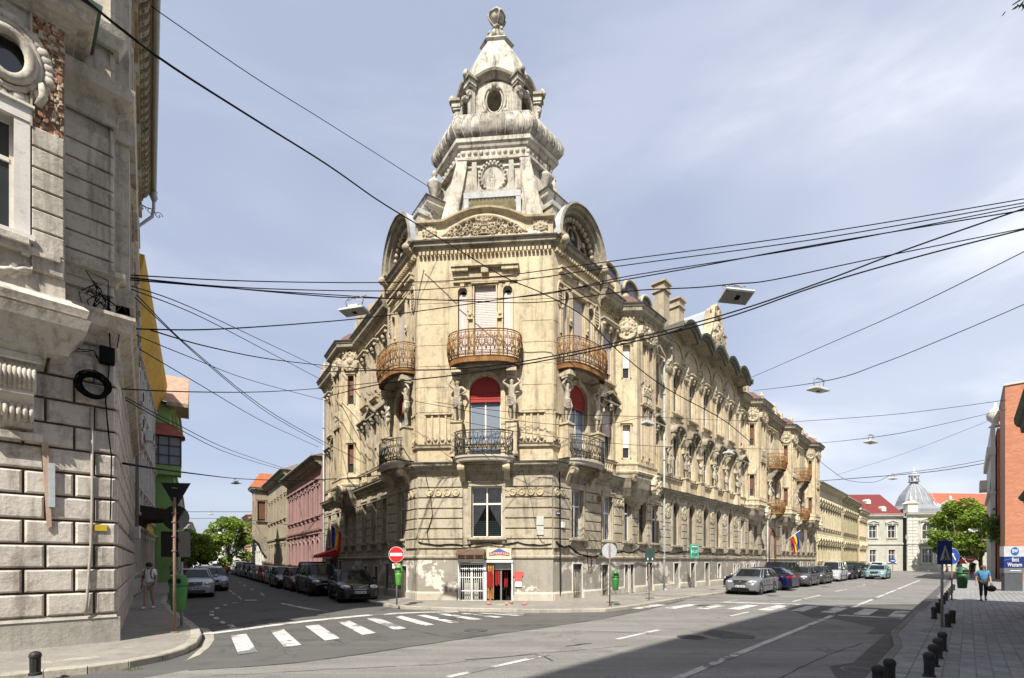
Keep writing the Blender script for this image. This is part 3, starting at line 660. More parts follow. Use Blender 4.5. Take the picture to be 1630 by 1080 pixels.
# painted markings
def stripes(name, polys, label, z=.012):
    r_ = link(name, None, None, None, kind='structure')
    for p in polys: mb = MB(); mb.poly([gp(*q, z) for q in p]); put('painted_stripe', mb, PNT, r_)
C8 = lambda pts: [(300+x/2.911, 880+y/2.911) for x, y in pts]
stripes('zebra_crossing', [C8(p) for p in (((195,385),(268,375),(320,460),(232,472)),((378,362),(440,354),(523,427),(446,440)),((540,340),(603,333),(702,397),(633,407)),((690,320),(745,315),(870,372),(805,381)),((823,305),(873,301),(1010,350),(955,358)),((945,295),(990,293),(1140,333),(1095,340)),((1057,290),(1095,288),(1255,322),(1215,327)),((1155,284),(1190,282),(1363,308),(1325,314)),((1250,281.5),(1285,280),(1460,298),(1425,302)),((1340,280.5),(1372,279.5),(1555,290),(1520,293)),((1440,280),(1472,279.5),(1640,286),(1610,288.5)))], '')
stripes('stop_line', [C8([(60,376),(230,354),(390,333),(560,312),(800,289),(960,279),(1100,273.5),(1250,272),(1250,276),(1100,278.5),(960,285),(800,296),(560,320),(390,341),(230,362),(66,383)])], '')
C7 = lambda pts: [(240+x/2.842, 680+y/2.842) for x, y in pts]
dash = [C7(p) for p in (((345,895),(370,893),(386,905),(358,908)),((310,880),(330,878),(342,888),(320,889)),((282,861),(304,860),(311,869),(288,869)),((265,846),(285,845),(287,853),(266,853)),((266,832),(284,831),(288,838),(266,838)),((290,818),(308,815),(312,821),(292,823)),((325,806),(342,802),(348,806),(330,809)),((365,795),(390,790),(396,793),(370,797)),((426,782),(478,781),(482,785),(426,786)),((588,796),(610,799),(700,817),(812,836),(700,823),(590,800)),((493,752),(500,751),(518,762),(508,763)),((448,730),(454,729),(468,737),(460,738)),((418,714),(422,713),(430,718),(424,719)),((398,702),(402,701),(408,705),(404,706)),((300,700),(306,700),(392,762),(384,762)),((392,766),(400,766),(406,771),(396,771)),((403,774),(411,774),(414,779),(405,779)))]
stripes('lane_marking', dash, '')
for k in range(1): pass
def line_b(b, spans, w=.13, z=.012, name='lane_marking'):
    r_ = link(name, None, None, None, kind='structure')
    for a0, a1 in spans:
        mb = MB(); p = [rs(a0, b-w/2, z), rs(a1, b-w/2, z), rs(a1, b+w/2, z), rs(a0, b+w/2, z)]; mb.poly(p); put('painted_stripe', mb, PNT, r_)
line_b(-3.4, [(3,20.0),(23.6,62)], .15, .013); line_b(-6.15, [(-1,2),(5.0,7.6),(10.2,12.4)], .13); line_b(-5.9, [(17.0,19.0),(25.2,31),(35,39),(43,47),(51,55),(60,64)], .12); line_b(-8.1, [(22,24.5)], .1)
b_ = lambda: None
xw = []
for k in range(9):
    b = -9.6+k*.98; ac = 18.4+3.6*min(1, (k/5.2))**.75; ln = 1.35 if k > 3 else 1.2
    xw.append((b, ac, ln))
r_ = link('zebra_crossing', None, None, None, kind='structure')
for b, ac, ln in xw: mb = MB(); mb.poly([rs(ac-ln, b-.22, .0135), rs(ac+ln, b-.22, .0135), rs(ac+ln, b+.24, .0135), rs(ac-ln, b+.24, .0135)]); put('painted_stripe', mb, PNT, r_)
stripes('stop_line', [[(1140,958.5),(1240,960.5),(1345,965),(1345,966.3),(1240,961.9),(1140,959.8)], [(1334,978.3),(1458,985.3),(1457,987),(1333,980)]], '', .0145)
def manhole(p, r, label, col=(.12,.12,.12)):
    mb = MB(); mb.lathe([(r,0),(r,.012),(r*.86,.014),(r*.84,.006),(.01,.006)], (0,0,0), 20)
    o = put('manhole_cover', mb, plain('cast iron cover', col, .6, .4), None, T(p.x, p.y, .006), label=label, cat='manhole cover', group='iron covers set in the road')
    mb = MB()
    for k in range(-4, 5): mb.box(-sqrt(max(.01, .64-(k/5)**2))*r, sqrt(max(.01, .64-(k/5)**2))*r, r*k/5-.01, r*k/5+.01, .006, .014)
    kid('cover_rib', (mb, plain('cast iron cover', col)), o, kind='stuff')
manhole(gp(1102,1015), .36, 'round iron cover in the sunlit lane left of the long white line'); manhole(gp(1370,1069), .3, 'pale round cover in a dark asphalt patch close to the right kerb', (.3,.3,.3)); manhole(gp(757,1004), .32, 'round iron cover just in front of the corner zebra crossing', (.2,.19,.17)); manhole(gp(712,985), .3, 'dark iron cover between zebra stripes before the shop'); 
mb = MB(); mb.box(-.55, .55, -.35, .35, 0, .012); mb.box(-.45, .45, -.25, .25, .012, .018); q = gp(1448,1007); put('drain_grate', mb, plain('cast iron cover', (.12,.12,.12)), None, T(q.x, q.y, .014) @ RZ(AR), label='rectangular metal drain cover in the shaded lane by the right kerb', cat='drain cover')
# ================================================================== neighbouring buildings
def simple_house(name, label, W, L, D, H, cols, mat, rows, **k):
    """rows = list of (z0, h, w, arch, sur); cols = list of centres"""
    o0 = W @ Vector((0,0,0)); r_ = root(name, (o0.x, o0.y, 0), label, 'building', k.get('group'))
    ops = []
    for z0, h, w, arch, su in rows:
        for c in cols:
            ops.append((c-w/2, c+w/2, z0, z0+h, arch)); window(r_, W, c, z0, w, h, arch=arch, cols=2, tr=.62, sur=su, surm=k.get('trim', mat), frame_m=k.get('fm'), sill=True, glass=k.get('glass'))
            if k.get('hood'): hood(r_, W @ T(c, 0, z0+h+.35), k['hood'], w+.6, 'hood', k.get('trim', mat))
    ztop = H
    gz = k.get('gf_z', 4.2)
    facade('wall', r_, W, 0, L, 0, gz, [o for o in ops if o[2] < gz], k.get('gf_m', mat), .2); facade('wall', r_, W, 0, L, gz, ztop, [o for o in ops if o[2] > gz], mat, .2)
    mb = MB(); mb.box(0, L, .02, D, 0, H, 0)
    mb = MB(); mb.quad((0,0,0),(0,D,0),(0,D,H),(0,0,H)); mb.quad((L,0,0),(L,D,0),(L,D,H),(L,0,H)); mb.quad((0,D,0),(L,D,0),(L,D,H),(0,D,H)); put('side_wall', mb, k.get('side_m', mat), r_, W)
    mb = MB(); ov = k.get('over', .5); mb.sweep([(-.02,0),(L+.02,0)], cornice_prof(H-.7, ov, .7)); put('cornice', mb, k.get('cor_m', mat), r_, W)
    mb = MB(); mb.sweep([(0,0),(L,0)], [(-.02,gz),(.12,gz+.04),(.16,gz+.2),(-.02,gz+.26)]); mb.sweep([(0,0),(L,0)], [(-.02,0),(.08,0),(.08,.8),(-.02,.85)]); put('string_course', mb, k.get('trim', mat), r_, W)
    rh = k.get('roof_h', 2.5); mb = MB(); e = ov
    mb.poly([(-.2,-e,H),(L+.2,-e,H),(L+.2,D/2,H+rh),(-.2,D/2,H+rh)]); mb.poly([(-.2,D+.3,H),(-.2,D/2,H+rh),(L+.2,D/2,H+rh),(L+.2,D+.3,H)]); mb.poly([(-.2,-e,H),(-.2,D/2,H+rh),(-.2,D+.3,H)], 1); mb.poly([(L+.2,-e,H),(L+.2,D/2,H+rh),(L+.2,D+.3,H)], 1)
    mb.poly([(-.2,-e,H-.01),(L+.2,-e,H-.01),(L+.2,0,H-.01),(-.2,0,H-.01)], 1)
    put('roof', mb, [k.get('roof_m', ROOF), k.get('side_m', mat)], r_, W)
    mb = MB(); mb.tube([(-.2,-e-.08,H+.02),(L+.2,-e-.08,H+.02)], .09, 6); put('gutter', mb, PIPE, r_, W)
    return r_
# --- left corner building, big rusticated stone blocks
AL = AR; CLx, CLy = -8.8, 10.76
WL = frame(CLx, CLy, AR); WS = frame(CLx, CLy, atan2(12.19, -9.15))
LST = plaster('pinkish worn stone render', (.64,.59,.525), (.52,.475,.42), (.15,.13,.115), .75, (.46,.40,.34), .62, grime=.7, bump=.6)
LSU = plaster('pale upper render', (.62,.57,.49), (.50,.46,.39), (.14,.12,.10), .75, (.46,.40,.32), .64, grime=.65, bump=.5)
RJN = plaster('reddish joint', (.30,.20,.17), (.22,.17,.14), (.08,.06,.05), .5)
LC = root('left_corner_building', (CLx, CLy, 0), 'pale rusticated stone building cut off by the left edge with a flaking pilaster', 'building')
ST_L = 15.2
mb = MB(); mb.box(-6, .06, -.06, .3, 0, .66); mb.prism([(-.08,.66),(.3,.66),(.3,.76),(-.0,.76)], 'x', -6, .0); put('plinth', mb, plaster('left plinth', (.44,.42,.38), (.36,.34,.3), (.14,.13,.11), .5, None, grime=.5, bump=.5), LC, WL)
mb = MB(); mb.box(-.02, ST_L, .0, .3, 0, .7); put('plinth', mb, LST, LC, WS)
for W, L0, L1, nm in ((WL, -6.0, 0.0, 'a'), (WS, 0, ST_L, 'b')):
    mb = MB(); mb.quad((L0,.05,.7),(L1,.05,.7),(L1,.05,6.3),(L0,.05,6.3)); put('joint_wall', mb, RJN, LC, W)
    for r_i in range(11):
        z0 = .74+.5*r_i; x = L1 if nm == 'a' else L0; first = True; ln = .76 if r_i % 2 else .40
        if nm == 'a':
            while x > L0+.05 and x > -3.6:
                l_ = (.7 if r_i % 2 else .38) if first else .76; a = max(L0, x-l_)
                def mk(): mb = MB(); mb.block(.02, x-a-.02, .024, .476, .07, -.065, .034); return mb.mesh('stone_block', [LST])
                link('stone_block', cached(('lsb', round(x-a, 2)), mk), LC, W @ T(a, random.uniform(-.006,.006), z0)); x = a; first = False
        else:
            while x < L1-.3:
                l_ = .45 if (first and r_i % 2) else 1.0; b = min(L1, x+l_)
                def mk(): mb = MB(); mb.block(.02, b-x-.02, .024, .476, .07, -.03, .034); return mb.mesh('stone_block', [LST])
                link('stone_block', cached(('lsc', round(b-x, 2)), mk), LC, W @ T(x, random.uniform(-.006,.006), z0)); x = b; first = False
# upper front: banded wall, bay on a bracket
facade('wall', LC, WL @ T(0, .12, 0), -6, -.0, 6.2, 19.8, [], LSU, .2)
mb = MB(); mb.sweep([(-6,.1),(.02,.1),(lambda p: (p.x, p.y))(WL.inverted() @ (WS @ Vector((1.2, .1, 0))))], [(0,6.0),(.1,6.02),(.12,6.3),(0,6.32)]); put('band', mb, LST, LC, WL)
def corner_path(o, L0=-6.0, L1=ST_L):
    a = WL @ Vector((L0, o, 0)); b = WL @ Vector((0, o, 0)); c = WS @ Vector((.0, o, 0)); d = WS @ Vector((L1, o, 0)); return [(a.x,a.y), ((b.x+c.x)/2, (b.y+c.y)/2), (d.x,d.y)]
def csweep(name, prof, mat): mb = MB(); mb.sweep(corner_path(.1), prof); put(name, mb, mat, LC)
csweep('cornice', [(0,6.6),(.06,6.62),(.1,6.8),(.3,6.95),(.34,7.15),(.4,7.2),(.4,7.27),(0,7.35)], LSU); csweep('cornice', [(0,7.95),(.05,7.97),(.1,8.1),(.2,8.15),(.22,8.25),(0,8.3)], LSU)
csweep('cornice', [(0,11.5),(.06,11.52),(.1,11.8),(.36,12.05),(.4,12.3),(0,12.4)], LSU); csweep('cornice', [(0,13.2),(.1,13.22),(.2,13.45),(.24,13.6),(0,13.66)], LSU)
zs = [7.75+.39*k for k in range(10)]
for z0, z1 in zip(zs, zs[1:]):
    def mk(): mb = MB(); mb.block(0, .86, .015, .375, .12, .05, .015); return mb.mesh('stone_course', [LSU])
    link('stone_course', cached('lcc', mk), LC, WL @ T(-.9, 0, z0))
BP = .62
bl = [(-6.0, -BP), (-.88, -BP), (-.88, .1)]
mb = MB(); mb.sweep(bl, [(-.0,6.75),(.3,6.76),(.34,6.9),(.26,6.98),(.1,7.06),(.08,7.1),(0,7.1)]); mb.sweep(bl, [(-.2,5.95),(.05,6.0),(.1,6.2),(.2,6.35),(.3,6.5),(.36,6.7),(.0,6.76)]); put('bay_cornice', mb, LSU, LC, WL)
facade('bay_wall', LC, WL @ T(0, -BP, 0), -6, -.88, 7.1, 13.0, [(-2.62,-1.6,8.1,10.3,False), (-1.96,-1.4,11.0,11.8,False)], LSU, .25)
mb = MB(); mb.quad((-.88,-BP,6.0),(-.88,.1,6.0),(-.88,.1,13.2),(-.88,-BP,13.2)); mb.poly([(-6,-BP,6.15),(-.88,-BP,6.15),(-.88,.1,6.15),(-6,.1,6.15)]); put('bay_side', mb, LSU, LC, WL)
for z0 in [7.5+.4*k for k in range(7)]:
    def mk(): mb = MB(); mb.block(0, .46, .012, .388, .01, -.07, .02); return mb.mesh('stone_course', [LSU])
    link('stone_course', cached('lcd', mk), LC, WL @ T(-1.36, -BP, z0))
# flaking pilaster: torn plaster over raw brick
mb = MB(); rnd = random.Random(3); mb.quad((-1.36,-BP-.02,10.25),(-.9,-BP-.02,10.25),(-.9,-BP-.02,12.5),(-1.36,-BP-.02,12.5), 0)
for k in range(420):
    x, z = -1.36+rnd.random()*.44, 10.25+2.2*rnd.random(); w, h = rnd.uniform(.02,.09), rnd.uniform(.015,.12); d = rnd.uniform(.02,.075); j = [rnd.uniform(-.02,.02) for _ in range(8)]
    mb.block(x-w/2, x+w/2, z-h/2, z+h/2, -BP-.015, -BP-d, .012, 1 if rnd.random() < .5 else 0)
mb.box(-1.38, -1.35, -BP-.09, -BP, 10.25, 12.5, 1)
put('flaking_pilaster', mb, [BRKP, ORNA], LC, WL)
GRC = plaster('green copper flashing', (.16,.24,.19), (.10,.15,.12), (.07,.08,.07), .5)
mb = MB(); mb.sweep(bl, cornice_prof(12.45, .45, .5)); put('bay_cornice', mb, LSU, LC, WL); mb = MB(); mb.sweep(bl, [(0,12.97),(.5,12.93),(.52,13.03),(0,13.15)]); put('flashing', mb, GRC, LC, WL)
mb = MB(); mb.prism([(-BP,13.0),(.1,13.0),(.1,13.8),(-BP+.3,13.6)], 'x', -6, -.88); put('bay_roof', mb, GRC, LC, WL)
window(LC, WL, -2.11, 8.1, 1.02, 2.2, cols=2, tr=.66, sur=.22, surm=WHTP, y=-BP, glass=GLAS)
mb = MB(); mb.tube([(-1.68+.32*cos(2*pi*k/24), -BP-.08, 11.4+.44*sin(2*pi*k/24)) for k in range(24)], .1, 7, closed=True); mb.tube([(-1.68+.44*cos(2*pi*k/24), -BP-.05, 11.4+.6*sin(2*pi*k/24)) for k in range(24)], .06, 5, closed=True)
o = put('oculus_window', mb, LSU, LC, WL); mb = MB(); mb.prism([(-1.68+.3*cos(2*pi*k/20), 11.4+.42*sin(2*pi*k/20)) for k in range(20)], 'y', -BP+.1, -BP+.14); kid('pane', (mb, GLAS), o)
mb = MB(); rnd = random.Random(5)
for k in range(34):
    t = 2*pi*k/34; mb.ball((-1.68+.56*cos(t), -BP-.03, 11.4+.72*sin(t)), rnd.uniform(.06,.13), 6, 4, sq=(1,.6,1))
for q in (-.45,.4): mb.tube([(-1.68+q, -BP-.05, 10.7),(-1.68+q*1.2, -BP-.12, 10.9),(-1.68+q*1.1, -BP-.06, 11.15)], .07, 5)
put('carved_wreath', mb, LSU, LC, WL)
relief('carved_panel', LC, WL @ T(-2.1, -BP, 7.42), 1.5, .5, 'garland', 6, .14, 40, LSU)
mb = MB(); mb.box(-3.1, -.96, -BP-.14, -BP+.02, 7.78, 7.9); mb.box(-3.1, -1.4, -BP-.22, -BP, 7.9, 8.02); put('sill', mb, LSU, LC, WL)
# carved bracket that carries the bay
mb = MB(); mb.tf = T(0, 0, -.32); mb.prism([(.1,6.6),(-.66,6.6),(-.7,6.35),(-.6,6.2),(.1,6.15)], 'x', -2.0, -1.15); mb.prism([(-.02,6.1),(-.5,6.1),(-.55,5.95),(-.46,5.6),(-.5,5.45),(-.36,5.3),(-.3,5.0),(-.2,4.85),(-.02,4.8)], 'x', -1.85, -1.32)
mb.box(-1.95, -1.22, -.62, .1, 6.06, 6.2); mb.box(-1.98, -1.18, -.22, .0, 4.62, 4.76)
for k in range(9): mb.tube([(-1.85+.066*k, -.5, 6.02), (-1.85+.066*k, -.6, 5.8), (-1.85+.066*k, -.52, 5.6), (-1.85+.066*k, -.4, 5.5)], .035, 5)
for k in range(6): mb.tube([(-1.8+.09*k, -.34, 5.28), (-1.8+.09*k, -.4, 5.1), (-1.8+.09*k, -.26, 4.95)], .035, 5)
mb.ball((-1.58, -.62, 6.38), .2, 8, 6, sq=(1.3,.3,.7)); put('carved_bracket', mb, LSU, LC, WL)
# street side: giant order, deep eaves with carved modillions, gutter and scroll iron
EZ = 19.8
facade('wall', LC, WS @ T(0, .1, 0), 0, ST_L, 6.2, EZ, [(c-.5, c+.5, z, z+2.6, False) for c in (2.6,5.4,8.2,11,13.6) for z in (7.9, 13.4)], LST, .2)
for c in (2.6,5.4,8.2,11,13.6):
    for z in (7.9, 13.4): window(LC, WS, c, z, 1.0, 2.6, cols=2, tr=.6, sur=.25, surm=LSU, y=.1); hood(LC, WS @ T(c, .1, z+2.9), 'flat', 1.6, 'hood', LSU)
for c in (.5, 1.5, 4.0, 6.8, 9.6, 12.3, 14.8):
    mb = MB(); mb.box(c-.22, c+.22, -.22, .1, 7.7, 18.2); mb.box(c-.3, c+.3, -.32, .1, 18.2, 18.7); mb.box(c-.28, c+.28, -.3, .1, 7.7, 8.1); mb.box(c-.3, c+.3, -.32, .1, 11.4, 11.9); put('pilaster', mb, LSU, LC, WS)
mb = MB(); mb.box(-.3, ST_L, -.3, .12, 18.5, 19.1); mb.box(-.4, ST_L+.1, -.66, .12, EZ-.25, EZ+.1); mb.box(-.35, ST_L, -.36, .12, 19.1, 19.3); put('eaves', mb, plaster('ochre eaves', (.40,.32,.19), (.30,.24,.15), (.12,.1,.07), .5), LC, WS)
for k in range(int(ST_L/.42)):
    def mk(): mb = MB(); mb.prism([(.1,.55),(-.6,.55),(-.56,.3),(-.35,.05),(.1,0)], 'x', -.1, .1); mb.ball((0,-.42,.2), .1, 6, 4); mb.ball((0,-.2,.04), .09, 6, 4); return mb.mesh('modillion', [DKCO])
    link('modillion', cached('modil', mk), LC, WS @ T(.2+.42*k, 0, 19.02))
mb = MB(); mb.tube([(-.6,-.76,EZ+.05),(ST_L+.1,-.76,EZ)], .12, 8); mb.tube([(ST_L,-.76,EZ),(ST_L,-.76,EZ-.9),(ST_L,-.7,EZ-1.3),(ST_L+.05,-.15,EZ-2.0),(ST_L+.05,-.12,3)], .07, 7); mb.lathe([(.08,0),(.17,.2),(.13,.4),(.16,.5),(.1,.55)], (ST_L,-.76,EZ-.55), 8); put('gutter', mb, PIPE, LC, WS)
mb = MB(); 
for q in ((.2,.25),(.55,.22),(.85,.15)): mb.tube([(ST_L-.02, -.1-a, EZ-1.3+b) for a, b in spiral(q[0], q[1], .18, 0, 1.2, 1)], .018, 4)
mb.tube([(ST_L-.02,-.05,EZ-.95),(ST_L-.02,-.75,EZ-.95)], .02, 4); mb.ball((ST_L-.02,-.3,EZ-1.1), .05, 6, 4); mb.ball((ST_L-.02,-.75,EZ-1.1), .05, 6, 4); put('scroll_bracket', mb, IRON, LC, WS)
a_, b_2, c_, d_ = WL @ Vector((-6,-.2,0)), WL @ Vector((0,-.2,0)), WS @ Vector((ST_L,.0,0)), WS @ Vector((ST_L,9,0))
mb = MB(); mb.poly([(a_.x,a_.y,EZ+.12),(b_2.x,b_2.y,EZ+.12),(c_.x,c_.y,EZ+.12),(d_.x,d_.y,EZ+.12),(-24,9,EZ+.12)]); put('roof', mb, ROOF, LC); mb = MB(); mb.quad((c_.x,c_.y,0),(d_.x,d_.y,0),(d_.x,d_.y,EZ),(c_.x,c_.y,EZ)); mb.quad((a_.x,a_.y,0),(-24,9,0),(-24,9,EZ),(a_.x,a_.y,EZ)); mb.quad((d_.x,d_.y,0),(-24,9,0),(-24,9,EZ),(d_.x,d_.y,EZ)); put('end_wall', mb, LSU, LC)
# --- white house with a yellow soffit, green house
YEL = plaster('ochre yellow soffit', (.62,.40,.05), (.50,.32,.05), (.25,.16,.04), .3); WHI = plaster('off white facade', (.66,.65,.61), (.56,.55,.52), (.25,.24,.22), .4); GRN = plaster('lime green render', (.24,.43,.15), (.19,.35,.12), (.12,.2,.08), .3, grime=.2)
def dirf(p, q): return frame(p[0], p[1], atan2(q[1]-p[1], q[0]-p[0])), hypot(q[0]-p[0], q[1]-p[1])
W2, L2 = dirf((-18.6,23.1), (-29.9,40.5))
wh = simple_house('white_house', 'off-white house on the left street with a wide yellow eaves soffit', W2, L2, 11, 16.6, [1.5+2.05*k for k in range(10)], WHI, [(1.2,2.2,.9,False,.12),(6.2,2.3,.95,False,.16),(11.2,2.3,.95,False,.16)], hood='plain', gf_m=plaster('yellow ground floor', (.66,.50,.08), (.55,.42,.08), (.25,.2,.08), .3), over=.4, roof_m=ROOF, gf_z=4.6)
mb = MB(); mb.prism([(-.1,14.2),(-.75,16.1),(-.85,16.75),(0,16.75)], 'x', -.1, L2+.1); put('soffit', mb, YEL, wh, W2)
for k in range(11): mb = MB(); mb.box(.5+2.05*k-.14, .5+2.05*k+.14, -.12, .02, 4.9, 14.6); put('pilaster', mb, plaster('off white facade', (1,1,1), (1,1,1)), wh, W2)
for s_, z in ((3.2,10.4),(3.3,9.0),(10.5,9.8)):
    mb = MB(); mb.box(-.45, .45, -.55, -.15, 0, .6); o = put('air_conditioner', mb, plain('ac casing', (.6,.6,.58), .5), wh, W2 @ T(s_, 0, z)); mb = MB(); mb.prism([(.25*cos(2*pi*k/14)-.1, .3+.25*sin(2*pi*k/14)) for k in range(14)], 'y', -.58, -.55); kid('fan_grille', (mb, DARK), o)
mb = MB(); mb.prism([(0,5.3),(-1.5,5.1),(-1.5,4.3),(-1.3,4.3),(-1.3,4.5),(-.2,4.4),(0,3.6)], 'x', 7.5, 11.2); put('door_canopy', mb, plaster('brown tin canopy', (.06,.035,.03), (.04,.03,.025), (.02,.02,.02), .3), wh, W2)
W3, L3 = dirf((-29.0,41.0), (-37.0,53.4))
gh = simple_house('green_house', 'lime green house on the left street with a glazed bay and tiled roof', W3, L3, 8, 15.2, [2+2.4*k for k in range(6)], GRN, [(1.2,2.2,1.0,False,.12),(6.0,2.2,1.0,False,.12),(10.5,2.2,1.0,False,.12)], over=.5, roof_m=plaster('pale clay tiles', (.46,.30,.22), (.36,.22,.16), (.2,.14,.1), .3, sc=3), side_m=GRN, roof_h=.5)
mb = MB(); mb.box(-.9, .0, -.3, 1.3, 0, 9.7, 0); mb.box(-1.3, .0, -.8, 1.5, 9.0, 9.8, 0); mb.box(-1.25, .0, -.75, 1.45, 9.8, 12.2, 1); loft(mb, [[(-1.6,-1.1,12.2),(.0,-1.1,12.2),(.0,1.8,12.2),(-1.6,1.8,12.2)], [(-.3,-.2,13.4),(.0,-.2,13.4),(0,.9,13.4),(-.3,.9,13.4)]], 2)
for x, y in ((-1.28,-.78),(-1.28,0),(-1.28,.7),(-1.28,1.44),(-.66,-.78),(0,-.78)): mb.box(x-.045, x+.045, y-.045, y+.045, 9.8, 12.2, 3)
for z in (10.6, 11.4, 12.15, 9.82): mb.box(-1.3, .02, -.81, -.76, z-.035, z+.035, 3); mb.box(-1.33, -1.26, -.81, 1.46, z-.035, z+.035, 3)
put('glazed_bay', mb, [GRN, GLAL, plaster('red roof tiles', (.34,.10,.07), (.25,.08,.06), (.1,.05,.04), .4, sc=3), IRON], gh, W3)
mb = MB(); mb.poly([(-.7,-1.3,15.2),(-.7,3.5,15.2),(3.2,3.5,18.6),(3.2,-1.3,18.6)]); mb.poly([(-.7,-1.3,15.2),(3.2,-1.3,18.6),(3.2,-1.3,15.2)], 1); mb.box(-.7, 3.2, -1.3, .2, 14.9, 15.2, 1); put('tiled_roof', mb, [plaster('pale clay tiles', (1,1,1), (1,1,1)), DKCO], gh, W3)
mb = MB(); mb.box(-.06, .0, 1.5, 2.2, 11.6, 12.6); put('shutter', mb, BRNP, gh, W3)
for k, (p, q, H, m, lb) in enumerate((((-37.2,53.6),(-50,73),9,WHI,'low white house beyond the green house on the left street'),((-51,76),(-66,100),8,plaster('grey render', (.4,.4,.38), (.33,.33,.31), (.2,.2,.18), .3),'grey house farthest along the left pavement, behind the trees'))):
    W, L = dirf(p, q); simple_house('row_house', lb, W, L, 9, H, [1.5+2.6*i for i in range(int(L/2.6))], m, [(1.2,1.8,1.0,False,.1),(5.2,1.8,1.0,False,.1)], over=.5)
# --- right side of the left street, beyond the palace
PNK = plaster('pink painted facade', (.36,.205,.19), (.28,.165,.155), (.2,.12,.11), .4); PNKT = plaster('pale pink trim', (.42,.27,.25), (.34,.22,.21), (.25,.18,.17), .4)
def lframe(t0, t1, o=0): p = lw(t1, o); return frame(p.x, p.y, atan2(-.827, .562)), t1-t0
W, L = lframe(18.35, 33); pk = simple_house('pink_house', 'pink two-storey house with pale window hoods next to the corner palace', W, L, 10, 9.9, [1.2+1.75*k for k in range(8)], PNK, [(1.5,2.1,.75,True,.16),(5.5,2.3,.75,False,.16)], trim=PNKT, hood='plain', over=.7, cor_m=DKCO, roof_m=ROOF, gf_z=4.3, roof_h=2.2)
BRS = plaster('brown grey stucco', (.40,.34,.25), (.33,.28,.21), (.12,.1,.08), .6); ORT = plaster('orange roof tiles', (.44,.15,.07), (.36,.12,.06), (.3,.12,.06), .2, sc=2)
W, L = lframe(33.2, 50); bh = simple_house('brown_bay_house', 'grey-brown house with an orange roof and a bracketed oriel beyond the pink house', W, L, 10, 11.2, [4.5+2.2*k for k in range(6)], BRS, [(1.5,2.1,.9,False,.14),(6.4,2.4,.9,False,.16)], over=.6, roof_m=ORT, cor_m=DKCO)
facade('bay_wall', bh, W @ T(.4, -1.5, 0) @ T(0, 0, 0), 0, 2.2, 5.0, 11.0, [(.6,1.5,6.9,9.4,False)], BRS)
Wb = W @ T(2.6, -1.5, 0) @ RZ(radians(90)); window(bh, Wb, .8, 6.9, .9, 2.5, cols=2, frame_m=BRNP, shut=.9, shut_m=BRNP, sur=.12, surm=BRS); facade('bay_wall', bh, Wb, 0, 1.6, 5.0, 11.0, [(.35,1.25,6.9,9.4,False)], BRS)
mb = MB(); mb.prism([(0,5.0),(-1.6,5.0),(-1.5,4.6),(-.9,4.0),(-.5,3.0),(0,2.2)], 'x', .4, 2.6); put('bay_bracket', mb, DKCO, bh, W); mb = MB(); mb.sweep([(.3,0),(.3,-1.55),(2.65,-1.55),(2.65,0)], cornice_prof(10.6, .4, .5)); loft(mb, [[(.0,-2,11.1),(3,-2,11.1),(3,1,11.1),(0,1,11.1)], [(1,-.8,13),(2,-.8,13),(2,1,13),(1,1,13)]], 1); put('bay_roof', mb, [DKCO, ORT], bh, W)
for t0, t1, H, m, lb, rm in ((50.2,66,8.2,WHI,'white two-storey house beyond the brown oriel house',ORT),(66.3,74,9.2,plaster('orange render', (.55,.36,.20), (.48,.31,.18), (.25,.18,.12), .3),'orange house past the white one on the left street',ORT),(74.5,95,7.4,WHI,'pale low house farthest along the row of parked cars',ROOF)):
    W, L = lframe(t0, t1); simple_house('row_house', lb, W, L, 9, H, [1.6+2.4*i for i in range(int(L/2.4))], m, [(1.3,1.8,.9,False,.1),(4.9,1.8,.9,False,.1)], over=.5, roof_m=rm, roof_h=2.0)
mb = MB(); p = lw(128, 0); mb.tf = frame(p.x-26, p.y-8, radians(8)); mb.box(0, 60, 0, .3, 0, 2.6); put('white_wall', mb, WHI, None, None, label='long white wall closing the far end of the left street', cat='wall')
def spire(px, dist, ytop, w, name, label, mat, dome=False):
    p = at(px, 893, dist); h = (893-ytop)*dist/770; r_ = root(name, (p.x, p.y, 0), label, 'tower'); mb = MB(); mb.prism([(-w/2,-w/2),(w/2,-w/2),(w/2,w/2),(-w/2,w/2)], 'z', 0, h*.6); put('shaft', mb, mat, r_, T(p.x, p.y, 0))
    mb = MB(); mb.lathe([(w*.72,h*.6),(w*.75,h*.62),(w*.4,h*.75),(w*.3,h*.84),(w*.1,h*.9),(.05,h+2)], (p.x, p.y, 0), 8, 0, False); put('spire', mb, TIN, r_)
spire(327, 260, 845, 3.2, 'distant_tower', 'thin grey tower rising far away above the left street', plain('hazy grey', (.4,.42,.45), .8)); spire(354, 300, 822, 8, 'distant_church', 'white church spire far beyond the big tree on the left street', WHI)
